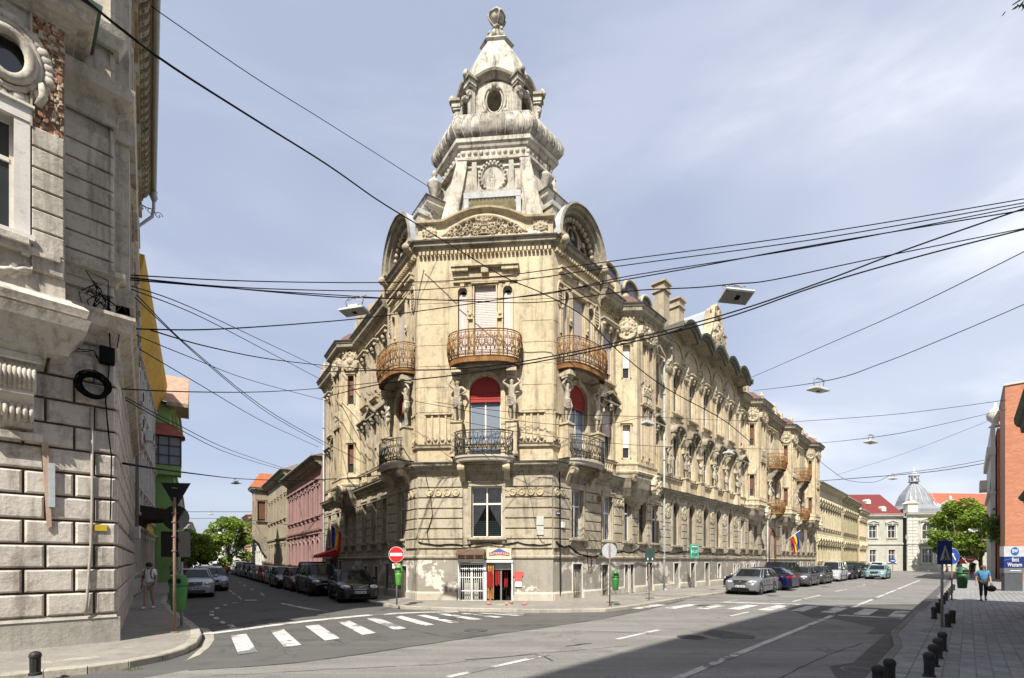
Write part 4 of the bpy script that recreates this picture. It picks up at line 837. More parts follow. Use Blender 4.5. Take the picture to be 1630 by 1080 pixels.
# --- right street, beyond the palace
YL1 = plaster('butter yellow facade', (.60,.53,.36), (.50,.44,.30), (.2,.175,.13), .6); YL2 = plaster('olive yellow facade', (.44,.39,.24), (.36,.32,.2), (.15,.135,.09), .6); YL3 = plaster('light sand facade', (.64,.54,.36), (.55,.46,.32), (.26,.22,.15), .35)
for t0, t1, m, H, lb, cm in ((52.3,69.5,YL1,11.6,'long butter-yellow house with dense window hoods after the palace',DKCO),(69.7,84,YL2,11.4,'olive-yellow house with a dark eaves line, second after the palace',DKCO),(84.3,93,YL3,10.6,'narrow sand-coloured house at the end of the yellow row',YL3)):
    W = FR @ T(t0, STEP, 0); L = t1-t0
    h = simple_house('yellow_house', lb, W, L, 11, H, [1.0+1.55*i for i in range(int((L-.6)/1.55))], m, [(1.9,2.0,.75,False,.12),(6.2,2.6,.8,False,.14)], hood='tri', over=.6, cor_m=m, roof_m=TIN, group=None, roof_h=1.5, trim=m)
    courses(h, W, [(0, L, .9, 4.1)], [.9+.4*k for k in range(9)]) if False else None
    mb = MB()
    for i in range(int(L/.775)):
        for z in (4.6, 9.3): mb.lathe([(.12,0),(.14,.1),(.08,.3),(.13,.5),(.12,.6)], (.4+.775*i, -.08, z), 6)
    put('baluster_row', mb, m, h, W, kind='stuff')
# --- grey building with dome
GRB = plaster('grey plastered wall', (.46,.45,.39), (.40,.39,.34), (.22,.21,.18), .35, sc=1); GRT = plaster('pale stone trim', (.62,.60,.54), (.54,.52,.47), (.3,.28,.25), .3); RTI = plaster('crimson tiles', (.17,.035,.035), (.14,.035,.035), (.2,.05,.04), .2, sc=2); RTO = plaster('orange red tiles', (.42,.12,.07), (.36,.1,.06), (.3,.1,.06), .2, sc=2)
WD = frame(60, 92, radians(-4)); DB = root('domed_building', (60, 92, 0), 'grey building with a silver dome and red roofs closing the right street', 'building')
ops = []; gl = []
def dwin(W, c, z0, w, h, y=0, arch=False, hd='tri'):
    window(DB, W, c, z0, w, h, arch=arch, cols=2, tr=.6, sur=.2, surm=GRT, y=y, sill=True)
    if hd: hood(DB, W @ T(c, y, z0+h+.3), hd, w+.9, 'hood', GRT)
L0 = [1.4, 4.6, 8.2, 11.6]
for c in L0: ops += [(c-.7, c+.7, 6.2, 8.6, False), (c-.6, c+.6, 1.6, 4.0, False)]; dwin(WD, c, 6.2, 1.4, 2.4); dwin(WD, c, 1.6, 1.2, 2.4, hd=None)
facade('wall', DB, WD, -8, 13.6, 0, 10.4, ops, GRB, .2)
WC = WD @ T(13.6, -1.0, 0); oc = [(3.6-.9, 3.6+.9, 5.8, 9.0, True), (3.6-.9, 3.6+.9, 1.5, 4.2, False)]
window(DB, WC, 3.6, 5.8, 1.8, 3.2, arch=True, cols=2, tr=.55, sur=.3, surm=GRT); window(DB, WC, 3.6, 1.5, 1.8, 2.7, cols=3, tr=.6, sur=.25, surm=GRT); facade('wall', DB, WC, 0, 11.5, 0, 10.6, oc+[(9.0-.6,9.0+.6,6.2,8.6,False)], GRB, .2); window(DB, WC, 9.0, 6.2, 1.2, 2.4, sur=.2, surm=GRT); hood(DB, WC @ T(3.6, 0, 9.2), 'tri', 3.0, 'hood', GRT); hood(DB, WC @ T(9, 0, 8.9), 'tri', 2.0, 'hood', GRT)
mb = MB(); mb.box(2.0, 5.2, -.9, 0, 5.1, 5.3); 
for k in range(9): mb.box(2.1+.37*k, 2.2+.37*k, -.85, -.75, 5.3, 5.9)
mb.box(2.0, 5.2, -.9, -.7, 5.9, 6.0); put('balcony', mb, GRT, DB, WC)
for x in (.1, 1.0, 6.0, 6.9, 10.6):
    for k in range(16): 
        def mk(): mb = MB(); mb.block(0, .8, .03, .57, .02, -.1, .04); return mb.mesh('quoin', [GRT])
        if k < 16: link('quoin', cached('quoin', mk), DB, WC @ T(x+(.0 if k % 2 else .08), 0, .9+.6*k))
for W, a, b, z in ((WD, -8, 13.6, 10.0), (WC, -.1, 11.6, 10.2)): mb = MB(); mb.sweep([(a,0),(b,0)], cornice_prof(z, .7, .7)); mb.sweep([(a,0),(b,0)], [(0,4.9),(.2,4.95),(.25,5.2),(0,5.25)]); put('cornice', mb, GRT, DB, W)
mb = MB(); mb.box(-8, 24, 3, 14, 0, 10.3); put('rear_wing', mb, GRB, DB, WD)
mb = MB(); mb.poly([(-8,-.6,10.6),(13.4,-.6,10.6),(13.4,6,15.2),(-8,6,15.2)]); mb.poly([(-8,6,15.2),(13.4,6,15.2),(13.4,14,10.6),(-8,14,10.6)]); put('roof', mb, RTI, DB, WD)
mb = MB(); mb.poly([(25,0,10.6),(60,6,10.6),(60,13,15.6),(20,7,15.6)]); mb.box(25, 60, 3, 10, 0, 10.6, 1); put('roof', mb, [RTO, GRB], DB, WD)
for x, y, z in ((-2,1.5,12),(3,2.5,12.9),(6,1,11.8),(9,3,13.4),(10.5,1,11.8)): mb = MB(); mb.prism([(x-.4,z-.5),(x+.4,z-.5),(x+.4,z+.2),(x,z+.5),(x-.4,z+.2)], 'y', y-.6, y+1.5); put('roof_dormer', mb, GRT, DB, WD)
dc = WC @ T(4.3, 4.2, 0); mb = MB(); sq = [(-1,-.6),(-.6,-1),(.6,-1),(1,-.6),(1,.6),(.6,1),(-.6,1),(-1,.6)]
loft(mb, [[(x*s_, y*s_*.8, z) for x, y in sq] for s_, z in ((4.4,10.8),(4.4,11.7),(3.3,12.2),(2.7,12.6),(2.45,13.6),(2.05,14.7),(1.45,15.7),(.8,16.6),(.5,17.1))], 0)
put('dome', mb, plaster('silver dome sheet', (.27,.285,.30), (.22,.23,.25), (.12,.12,.12), .5, rough=.5), DB, dc)
mb = MB(); mb.lathe([(.8,17.1),(1.1,17.25),(.5,17.4),(.5,18.2),(.95,18.35),(.8,18.6),(.45,19.0),(.1,19.3),(.04,20.2)], (0,0,0), 8)
for k in range(8): t = k*pi/4; mb.tube([(.75*cos(t),.75*sin(t),17.3),(.75*cos(t),.75*sin(t),18.4)], .08, 4)
put('lantern', mb, TIN, DB, dc)
for q in (-1, 1): mb = MB(); mb.box(q*3.5-.9, q*3.5+.9, -4.6, -3.4, 10.8, 12.5); mb.prism([(q*3.5-1.1,12.5),(q*3.5+1.1,12.5),(q*3.5,13.2)], 'y', -4.8, -3.2); mb.lathe([(.3,0),(.12,.2),(.3,.5),(.05,.9)], (q*3.5,-4,13.1), 8); put('attic_pier', mb, GRT, DB, dc)
for q in (-1.9, -.9, 0, .9, 1.9): mb = MB(); mb.tube([(q*5.0*s_/5.2/1.0*.5, -s_*.8*1.01, z) for s_, z in ((2.7,12.6),(2.45,13.6),(2.05,14.7),(1.45,15.7),(.8,16.6))], .07, 4); put('dome_rib', mb, TIN, DB, dc)
# --- brick buildings on the right
m, N, Lk, B = newmat('orange brickwork'); g = N.new('ShaderNodeTexCoord'); br = N.new('ShaderNodeTexBrick'); mpb = N.new('ShaderNodeMapping'); mpb.inputs['Rotation'].default_value = (radians(90), 0, 0)
Lk.new(g.outputs['Object'], mpb.inputs[0]); Lk.new(mpb.outputs[0], br.inputs[0]); br.inputs['Scale'].default_value = 2.2; br.inputs['Color1'].default_value = (.47,.19,.10,1); br.inputs['Color2'].default_value = (.36,.14,.08,1); br.inputs['Mortar'].default_value = (.42,.30,.22,1); br.inputs['Mortar Size'].default_value = .012
gg = N.new('ShaderNodeNewGeometry'); mpc = N.new('ShaderNodeMapping'); mpc.inputs['Scale'].default_value = (.5,.5,4); Lk.new(gg.outputs['Position'], mpc.inputs[0])
Lk.new(mixc(N, Lk, ramp(N, Lk, noise(N, Lk, mpc.outputs[0], 1.2, 6, .7), .4, .75), br.outputs['Color'], (.36,.13,.07)), B.inputs['Base Color']); B.inputs['Roughness'].default_value = .9; BRI = m
WB = frame(*rs(57.2, 2.25)[:2], AR-radians(90))                    # side wall faces back down the street
B1 = root('brick_building', rs(57.2, 2.25), 'tall orange brick building at the right edge behind the hotel sign', 'building')
mb = MB(); mb.box(0, 16, 0, 9, 0, 16.4); put('wall', mb, BRI, B1, WB); mb = MB(); mb.box(-.1, 16.1, -.1, 9.1, 16.4, 16.55); put('coping', mb, GRT, B1, WB)
WB2 = frame(*rs(66.4, 1.75)[:2], AR-radians(90)); B2 = root('brick_side_house', rs(66.4, 1.75), 'brick side wall with narrow white front and ball finial behind the hotel', 'building')
mb = MB(); mb.box(.3, 14, 0, 14, 0, 14.6); put('wall', mb, BRI, B2, WB2); mb = MB(); mb.box(-.12, .2, -.05, 14, 0, 15.0); mb.box(-.4, .22, -.12, 14, 12.2, 13.0); mb.box(-.32, .22, -.1, 14, 8.4, 8.8); mb.box(-.3, .24, -.1, .8, 4.0, 4.3); mb.box(.3, 8, -.1, 14, 14.6, 14.75); put('white_front', mb, plaster('white stone front', (.62,.62,.6), (.54,.54,.53), (.3,.3,.29), .3), B2, WB2)
mb = MB(); mb.lathe([(.5,0),(.3,.2),(.25,.4),(.6,.8),(.65,1.2),(.5,1.6),(.15,1.9),(.05,2.4)], (.2,.5,15.0), 10); put('ball_finial', mb, GRT, B2, WB2)
mb = MB(); mb.prism([(-.35,3),(-.35,-.1),(-.9,-.1),(-.9,3)], 'z', 8.9, 9.8); put('balcony', mb, GRT, B2, WB2)
# --- near buildings on the right hand side (their shade falls on the road)
NGR = plaster('dark green grey cornice', (.13,.16,.13), (.10,.12,.10), (.04,.05,.04), .4); NWA = plaster('beige base wall', (.42,.38,.29), (.35,.32,.25), (.16,.14,.1), .4)
def near_house(name, label, a0, a1, b, H, over, D=10, cor=()):
    p = rs(a1, b); W = frame(p.x, p.y, AR+pi)                      # facade faces the road; x runs back towards the camera
    r_ = root(name, (p.x, p.y, 0), label, 'building'); L = a1-a0; cs = [1.6+2.6*i for i in range(int((L-1)/2.6))]; rows = [(1.3,2.0),(4.6,1.7)] if H < 9 else [(1.6,2.2),(5.6,2.2),(9.2,2.2),(12.8,2.2),(16.4,2.2)]
    ops = [(c-.5, c+.5, z, z+h, False) for c in cs for z, h in rows if z+h < H-.5]
    for c in cs:
        for z, h in rows:
            if z+h < H-.5: window(r_, W, c, z, 1.0, h, sur=.14, surm=NWA)
    facade('wall', r_, W, 0, L, 0, H, ops, NWA, .2); mb = MB(); mb.quad((0,0,0),(0,D,0),(0,D,H),(0,0,H)); mb.quad((L,0,0),(L,D,0),(L,D,H),(L,0,H)); mb.quad((0,D,0),(L,D,0),(L,D,H),(0,D,H)); put('side_wall', mb, NWA, r_, W)
    mb = MB()
    for z, o, h in cor: mb.sweep([(0,0),(L,0)], cornice_prof(z, o, h))
    put('cornice', mb, NGR, r_, W); mb = MB(); loft(mb, [[(-.1,-over,H),(L,-over,H),(L,D,H),(-.1,D,H)], [(-.1,-over,H+.1),(L,-over,H+.1),(L,D,H+.1),(-.1,D,H+.1)]]); put('roof', mb, NGR, r_, W); return r_
near_house('low_side_house', 'low house at the right edge, only its dark green cornices showing', 12.6, 24.9, 2.0, 6.9, .8, cor=((6.1,.8,.75),(3.6,.7,.55)))
near_house('tall_side_house', 'tall house out of frame to the right whose shade falls on the road', -24, 7.0, 4.5, 22.4, .8, cor=((21.4,.8,1.0),))
# ================================================================== the corner building
HB = root('corner_palace', ((PLx+PRx)/2, (PLy+PRy)/2, 0), 'ornate aged cream corner building with a tall tower, caryatids and rusty balconies', 'building')
def lp(W, x, y=0, z=0): return W @ Vector((x, y, z))
RW_END, LW_END, PAV, STEP = 52.0, 18.25, 3.8, .2
hc = CW/2
# --- plan of the street front, left to right seen from outside
pathL = [lp(FL, -LW_END, STEP), lp(FL, -PAV, STEP), lp(FL, -PAV, 0), lp(FC, -hc), lp(FC, hc), lp(FR, PAV, 0), lp(FR, PAV, STEP), lp(FR, RW_END, STEP)]
def sweepW(name, prof, mat, i0=0, i1=7, **k):
    mb = MB(); mb.sweep([(p.x, p.y) for p in pathL[i0:i1+1]], prof); return put(name, mb, mat, HB, None, **k)
def base_run(W, a, b, y, gaps):
    xs = [a]
    for c, w in sorted(gaps): xs += [c-w/2-.07, c+w/2+.07]
    xs.append(b)
    for i in range(0, len(xs), 2):
        if xs[i+1]-xs[i] > .05:
            mb = MB(); mb.prism([(y+.02,0),(y-.1,0),(y-.1,.42),(y-.05,.5),(y+.02,.5)], 'x', xs[i], xs[i+1]); put('plinth_base', mb, PLBS, HB, W)
sweepW('string_course', [(-.02,2.0),(.07,2.02),(.09,2.1),(.03,2.14),(-.02,2.14)], STUG)
sweepW('ledge', [(-.02,5.75),(.06,5.78),(.08,5.9),(.2,5.98),(.24,6.1),(.36,6.14),(.38,6.26),(.02,6.33),(-.02,6.33)], DKCO)
sweepW('string_course', [(-.02,6.98),(.1,7.0),(.12,7.08),(.0,7.14),(-.02,7.14)], STUC)
sweepW('corner_cornice', cornice_prof(15.88, .30, .36), DKCO, 2, 5)
sweepW('flashing', [(.15,16.26),(.33,16.2),(.34,16.26),(.15,16.3)], FLSH, 2, 5); sweepW('flashing', [(.1,6.335),(.4,6.235),(.41,6.285),(.1,6.37)], FLSH); sweepW('flashing', [(.02,7.15),(.13,7.09),(.135,7.12),(.02,7.18)], FLSH)
def cornice_run(W, a, b, nm='cornice', z=14.75, d=.62, h=.72):
    mb = MB(); mb.sweep([(a, STEP), (b, STEP)], cornice_prof(z, d, h)); put(nm, mb, DKCO, HB, W); mb = MB(); mb.sweep([(a, STEP), (b, STEP)], [(.3,z+h+.02),(d+.03,z+h-.04),(d+.04,z+h+.02),(.3,z+h+.07)]); put('flashing', mb, FLSH, HB, W)
    dentils(HB, W, a, b, z-.02, .13, .1, .1, .16, STUC, STEP)
for W, a, b in ((FC, -hc+.05, hc-.05), (FR, .05, PAV-.05), (FL, -PAV+.05, -.05)): dentils(HB, W, a, b, 15.68, .15, .11, .07, .17, STUC)
# --- wall pieces; openings are collected first
OPS = {}
def opn(W, s, w, z0, h, arch=False): OPS.setdefault(id(W), []).append((s-w/2, s+w/2, z0, z0+h, arch))
def win(W, s, z0, w, h, **k):
    opn(W, s, w, z0, h, k.get('arch', False)); return window(HB, W, s, z0, w, h, **k)
ZJ = [2.44, 2.87, 3.34, 3.8, 4.25, 4.74, 5.2, 5.66]
def pavilion(W, c, base=True, gfw=1.2, sts=('m', 'f')):
    if base:
        win(W, c+(.07 if W is FC else -.1), 2.95, gfw, 2.3, cols=2, tr=.66, sur=.14, surm=STUG, curtain=True)
        for q in (-1, 1):
            for k in range(4 if W is FC else 2): medal(HB, W @ T(c+q*(1.25+.4*k)+(-.07 if q < 0 else .0), 0-.05, 4.97), STUC)
    # first floor: french door, lower balcony, two figures
    opn(W, c, 1.42, 6.5, 3.7, True)
    o = window(HB, W, c, 6.5, 1.42, 3.7, arch=True, cols=2, tr=0, sur=.2, sill=False, glass=GLAL)
    mb = MB(); ap = arcpts(1.4, 3.7, 16); zz = 2.62
    mb.poly([(.69, .1, zz)] + [(-x, .1, z) for x, z in ap] + [(-.69, .1, zz)]); mb.box(-.7, .7, .06, .1, zz-.07, zz)
    for k in range(7): mb.box(-.69, .69, .085, .1, zz+.08+.11*k if k < 4 else zz+.3, (zz+.1+.11*k) if k < 4 else zz+.305)
    kid('awning', (mb, REDA), o)
    balcony(HB, W @ T(c, 0, 0), 2.8, .95, 6.5, 1.05)
    for q in (-1, 1): console(HB, W @ T(c+q*1.0, 0, 6.2), .26, .62, .75)
    for q, sk in zip((-1, 1), sts):
        mb = MB(); mb.box(-.24, .24, -.5, .02, 6.5, 8.0); mb.box(-.29, .29, -.55, .02, 8.0, 8.08); mb.box(-.28, .28, -.54, .02, 6.5, 6.7)
        put('pedestal', mb, STUC, HB, W @ T(c+q*1.22, 0, 0))
        statue(HB, W @ T(c+q*1.22, -.27, 8.1), sk, .86)
        mb = MB(); mb.box(-.22, .22, -.6, .02, 10.2, 10.4); put('impost_block', mb, ORNA, HB, W @ T(c+q*1.22, 0, 0))
    balcony(HB, W @ T(c, 0, 0), 3.25, .98, 10.76, 1.12, rust=True)
    # second floor: wide shutter window between two narrow arched ones
    win(W, c, 10.9, .98, 3.35, cols=1, tr=0, shut=.97, shut_m=PINK, sur=.06, sill=False)
    for q in (-1, 1):
        opn(W, c+q*1.02, .42, 10.9, 3.3, True)
        o = window(HB, W, c+q*1.02, 10.9, .42, 3.3, arch=True, cols=1, tr=0, sur=.05, sill=False)
        mb = MB(); mb.box(-.2, .2, .1, .13, 0, 3.05); kid('shutter', (mb, PINK), o)
        mb = MB(); mb.box(-.09, .09, -.07, .02, 13.0, 14.3); mb.box(-.13, .13, -.1, .02, 12.75, 13.0); mb.ball((0, -.06, 12.95), .11, 7, 4)
        put('pilaster_strip', mb, STUC, HB, W @ T(c+q*.68, 0, 0))
    hood(HB, W @ T(c, 0, 15.05), 'drip', 3.0, 'drip_mould', STUC)
    mb = MB(); mb.box(-1.45, 1.45, -.1, .02, 14.42, 14.5); put('string_course', mb, STUC, HB, W @ T(c, 0, 0))
def ribpanel(W, a, b, z0=7.25, z1=8.5):
    mb = MB(); mb.box(a, b, -.1, .02, z1, z1+.08); n = max(2, int((b-a)/.26))
    for k in range(n+1):
        x = a+(b-a)*k/n; mb.box(x-.04, x+.04, -.06, .02, z0, z1)
    for k in range(n): mb.ball((a+(b-a)*(k+.5)/n, -.02, z0+.12), .09, 6, 4); mb.ball((a+(b-a)*(k+.5)/n-.05, -.04, z0+.2), .05, 5, 4)
    put('ribbed_panel', mb, STUC, HB, W)
def bay(W, c, low=True, top='flat', ped='tri', w=.92, fm=None, y=STEP):
    Wy = W @ T(0, y, 0)
    win(W, c, 2.95, w, 2.3, cols=2, tr=.62, sur=.12, surm=STUG, frame_m=fm, y=y, curtain=int(c*10) % 3 != 0) if low else None
    win(W, c, 7.2, w, 2.6, cols=2, tr=.6, sur=.14, frame_m=fm, y=y, shut=.55, shut_m=PINK, sill=False); hood(HB, Wy @ T(c, 0, 10.0), ped, w+.62, 'pediment', DKCO)
    win(W, c, 11.15, w, 2.7, cols=2, tr=.6, sur=.12, frame_m=fm, y=y, shut=.8, shut_m=PINK); hood(HB, Wy @ T(c, 0, 14.05), top, w+.5, 'hood')
    mb = MB(); mb.box(c-.55, c+.55, -.1, .02, 7.06, 7.14)
    for k in range(5): mb.lathe([(.05,0),(.075,.12),(.04,.25),(.06,.4),(.06,.44)], (c-.4+.2*k, -.04, 6.5), 6)
    put('blind_balustrade', mb, STUC, HB, Wy)
def oriel(W, s0, s1, name='oriel', brown=False, capm=None):
    p, e, y = .85, .72, STEP; pl = [(s0, y), (s0+e, y-p), (s1-e, y-p), (s1, y)]
    segs = list(zip(pl, pl[1:]))
    o = put(name, (lambda m: (m.sweep(pl, [(-.0,6.5),(.1,6.52),(.14,6.62),(.05,6.7),(.05,6.95),(.1,7.0),(.1,7.08),(0,7.12)]), m)[1])(MB()), STUC, HB, W)
    for i, (a, b) in enumerate(segs):
        d = hypot(b[0]-a[0], b[1]-a[1]); Wf = W @ T(a[0], a[1], 0) @ RZ(atan2(b[1]-a[1], b[0]-a[0])); ops = []
        sub = lambda nm, mb, mt, Wx=Wf: put(nm, mb, mt, o, Wx)
        if i == 1:
            for q in (-1, 1):
                for z0, h in ((7.3, 2.9), (11.4, 2.5)):
                    ops.append((d/2+q*.36-.24, d/2+q*.36+.24, z0, z0+h, False)); mb = m_surround(.48, h, False, .05); sub('window_casing', mb, STUC, Wf @ T(d/2+q*.36, 0, z0))
                    sub('shutter', m_ribs(.48, h*.9), BRNP if brown else PINK, Wf @ T(d/2+q*.36, 0, z0+h*.1)); sub('pane', m_pane(.48, h, False), GLAS, Wf @ T(d/2+q*.36, 0, z0))
            relief('carved_panel', o, Wf @ T(d/2, 0, 10.85), .95, 1.1, 'panel', 5, .13, 26)
            relief('cartouche', o, Wf @ T(d/2, 0, 14.2), min(d, 1.9), 1.2, 'cartouche', 8, .26, 34)
        else:
            c = d/2
            for z0, h in ((7.35, 1.75), (11.6, 1.75)):
                ops.append((c-.2, c+.2, z0, z0+h, False)); sub('window_casing', m_surround(.4, h, False, .06), STUC, Wf @ T(c, 0, z0)); sub('pane', m_pane(.4, h, False), GLAS, Wf @ T(c, 0, z0))
                sub('frame', m_sash(.4, h, False, 1, .0, .05), BRNP if brown else WHTP, Wf @ T(c, 0, z0))
                sub('shutter', m_ribs(.34, h*.65, .15), BRNP if brown else WHTP, Wf @ T(c, 0, z0+h*.33))
            relief('cartouche', o, Wf @ T(c, 0, 14.15), d*.98, 1.3, 'cartouche', 8+i, .24, 30)
        facade('oriel_wall', o, Wf, 0, d, 6.4, 14.9, ops, STUC, .22)
    mb = MB(); mb.sweep(pl, cornice_prof(14.72, .5, .62)); put('oriel_cornice', mb, DKCO, o, W); mb = MB(); mb.sweep(pl, [(.2,15.36),(.53,15.3),(.54,15.36),(.2,15.41)]); put('flashing', mb, FLSH, o, W)
    mb = MB()
    for a, b in segs:
        d = hypot(b[0]-a[0], b[1]-a[1]); mb.tf = T(a[0], a[1], 0) @ RZ(atan2(b[1]-a[1], b[0]-a[0]))
        for k in range(int(d/.2)): mb.box(.06+.2*k, .16+.2*k, -.16, .02, 14.68, 14.82)
    put('dentil_row', mb, STUC, o, W, kind='stuff')
    # corbelled foot
    rings = []; c_ = ((s0+s1)/2, y)
    for f, z in ((1.04,6.5),(1.05,6.3),(.98,6.1),(.9,5.8),(.7,5.4),(.42,5.05),(.2,4.9)): rings.append([(c_[0]+(x-c_[0])*f, c_[1]+(yy-c_[1])*f, z) for x, yy in pl])
    mb = MB(); loft(mb, rings, closed=True); put('corbel', mb, DKCO, o, W)
    mb = MB()
    for k in range(2):
        for q in (0, 1): mb.tf = T(s0+e*.75+q*(s1-s0-1.5*e), y-p*.85, 6.25) @ Matrix.Rotation(radians(90), 4, 'X'); mb.lathe([(.24,0),(.24,.14),(.17,.2),(.1,.14),(.02,.18)], n=12)
    put('rosette', mb, STUC, o, W)
    relief('cartouche', o, W @ T(s1-e-.2, y-p-.05, 6.05), .9, 1.2, 'cartouche', 11, .28, 24)
    mb = MB(); rings = []
    for f, z in ((1.12,15.3),(1.0,15.75),(.62,16.3),(.3,16.45)): rings.append([(c_[0]+(x-c_[0])*f, c_[1]+.6+(yy-c_[1]-.6)*f, z) for x, yy in pl])
    loft(mb, rings); put('cap_roof', mb, capm or ROOF, o, W)
    return o
# --- corner face
pavilion(FC, 0.03, gfw=1.4)
for a, b in ((-hc+.35, -1.45), (1.5, hc-.35)): ribpanel(FC, a, b)
courses(HB, FC, [(-hc+.02, -.98, 2.4, 5.7), (1.08-.16, hc-.02, 2.4, 5.7)], ZJ)
SHOP = (-1.16, -.02, .1, 1.22)
OPS[id(FC)] += [(-1.16, .0, .08, 1.82, False), (.1, 1.22, .08, 1.82, False)]
for q, a, b in ((0, -hc+.03, -1.62), (1, 1.68, hc-.03)):
    courses(HB, FC, [(a, b, 8.62, 15.5)], [8.62, 9.75, 10.7, 11.65, 12.6, 13.55, 14.5, 15.48], STUC, -.022, 'wall_course', .008, .008)
for W, sg in ((FR, 1), (FL, -1)):
    for a, b in ((.02, .28), (3.5, 3.78)): courses(HB, W, [(min(sg*a, sg*b), max(sg*a, sg*b), 8.62, 13.2)], [8.62, 9.75, 10.7, 11.65, 12.6, 13.2], STUC, -.022, 'wall_course', .008, .008)
# --- right pavilion and wing
pavilion(FR, 1.9, gfw=.95, sts=('f', 'm')); ribpanel(FR, .1, .55)
bay(FR, 4.75); bay(FR, 25.3); bay(FR, 9.95, top='tri'); bay(FR, 30.9)
oriel(FR, 5.6, 9.2); oriel(FR, 26.1, 29.8, brown=True); oriel(FR, 36.4, 39.9, brown=True); oriel(FR, 46.6, 50.6, brown=True)
for c in (6.75, 8.4, 27.2, 28.7, 37.4, 38.9, 40.9, 43.2, 45.4, 47.8, 49.4, 51.3):
    win(FR, c, 2.95, .85, 2.5, arch=(c == 6.75), cols=2, tr=.62, sur=.1, surm=STUG, y=STEP, frame_m=BRNP if c > 8 else None)
for k in range(5):
    c = 12.85+2.42*k
    win(FR, c, 2.9, .98, 2.75, arch=True, cols=2, tr=0, sur=.24, surm=STUG, y=STEP, frame_m=BRNP)
    win(FR, c, 7.35, 1.0, 2.7, arch=True, cols=2, tr=.0, sur=.14, y=STEP, sill=False); hood(HB, FR @ T(c, STEP, 9.95), 'curve', 1.5, 'hood', DKCO)
    win(FR, c, 11.3, .95, 2.75, cols=2, tr=.62, sur=.16, y=STEP, shut=.0); 
    for q in (-1, 1):
        mb = MB(); mb.box(-.13, .13, -.14, .02, 10.9, 14.0); mb.box(-.05, .05, -.17, .02, 11.2, 13.8); put('pilaster', mb, STUC, HB, FR @ T(c+q*.82, STEP, 0))
    hood(HB, FR @ T(c, STEP, 14.15), 'flat', 1.2, 'hood')
    mb = MB(); mb.tube([(c-1.0, STEP-.04, 14.95)]+[(c-1.0*cos(pi*j/12), STEP-.04, 15.0+.95*sin(pi*j/12)) for j in range(13)]+[(c+1.0, STEP-.04, 14.95)], .05, 4); put('blind_arch', mb, STUC, HB, FR)
for k in range(6):
    x = 11.64+2.42*k
    if k: mb = MB(); mb.box(-.35, .35, -.3, .02, 6.35, 7.2); mb.box(-.4, .4, -.36, .02, 7.2, 7.3); put('pedestal', mb, STUC, HB, FR @ T(x, STEP, 0))
    statue(HB, FR @ T(x-.16, STEP-.22, 7.3), 'mfe'[k % 3], .68)
    if k % 2: statue(HB, FR @ T(x+.3, STEP-.2, 7.3), 'e', .6)
    relief('cartouche', HB, FR @ T(x, STEP, 14.35), .85, 1.7, 'cartouche', 20+k % 2, .34, 26)
    relief('carved_panel', HB, FR @ T(x, STEP, 5.0), .8, 1.0, 'cartouche', 31, .13, 22)
    mb = MB(); mb.box(-.3, .3, -.1, .02, 8.9, 13.5); put('pier', mb, STUC, HB, FR @ T(x, STEP, 0))
# far pavilion (balconies over a portal) and a last balcony
def far_pav(c):
    opn(FR, c, 1.3, 6.5, 3.4, True); window(HB, FR, c, 6.5, 1.3, 3.4, arch=True, cols=2, tr=.6, sur=.16, sill=False, y=STEP, frame_m=BRNP)
    win(FR, c, 10.9, 1.0, 3.2, cols=2, tr=.7, sur=.12, sill=False, y=STEP)
    balcony(HB, FR @ T(c, STEP, 0), 2.6, 1.05, 6.5, 1.05, rust=True); balcony(HB, FR @ T(c, STEP, 0), 3.0, 1.2, 10.7, 1.15, rust=True)
    for q in (-1, 1): console(HB, FR @ T(c+q, STEP, 10.4), .3, .8, 1.6, DKCO); console(HB, FR @ T(c+q, STEP, 6.2), .26, .62, .8)
    for q in (-1, 1): statue(HB, FR @ T(c+q*1.2, STEP-.2, 7.3), 'm' if q < 0 else 'f', .85)
    hood(HB, FR @ T(c, STEP, 14.3), 'drip', 2.2, 'drip_mould', STUC)
far_pav(33.6); far_pav(43.4)
OPS[id(FR)].append((32.7, 34.5, .1, 4.8, True)); mb = MB(); mb.box(32.7, 34.5, STEP+.3, STEP+.36, .1, 4.8); mb.tube([(32.6, STEP-.05, .5), (32.6, STEP-.05, 3.9)]+[(33.6-1.0*cos(pi*j/12), STEP-.05, 3.9+1.0*sin(pi*j/12)) for j in range(13)]+[(34.6, STEP-.05, .5)], .12, 6)
put('carriage_door', mb, BRNP, HB, FR)
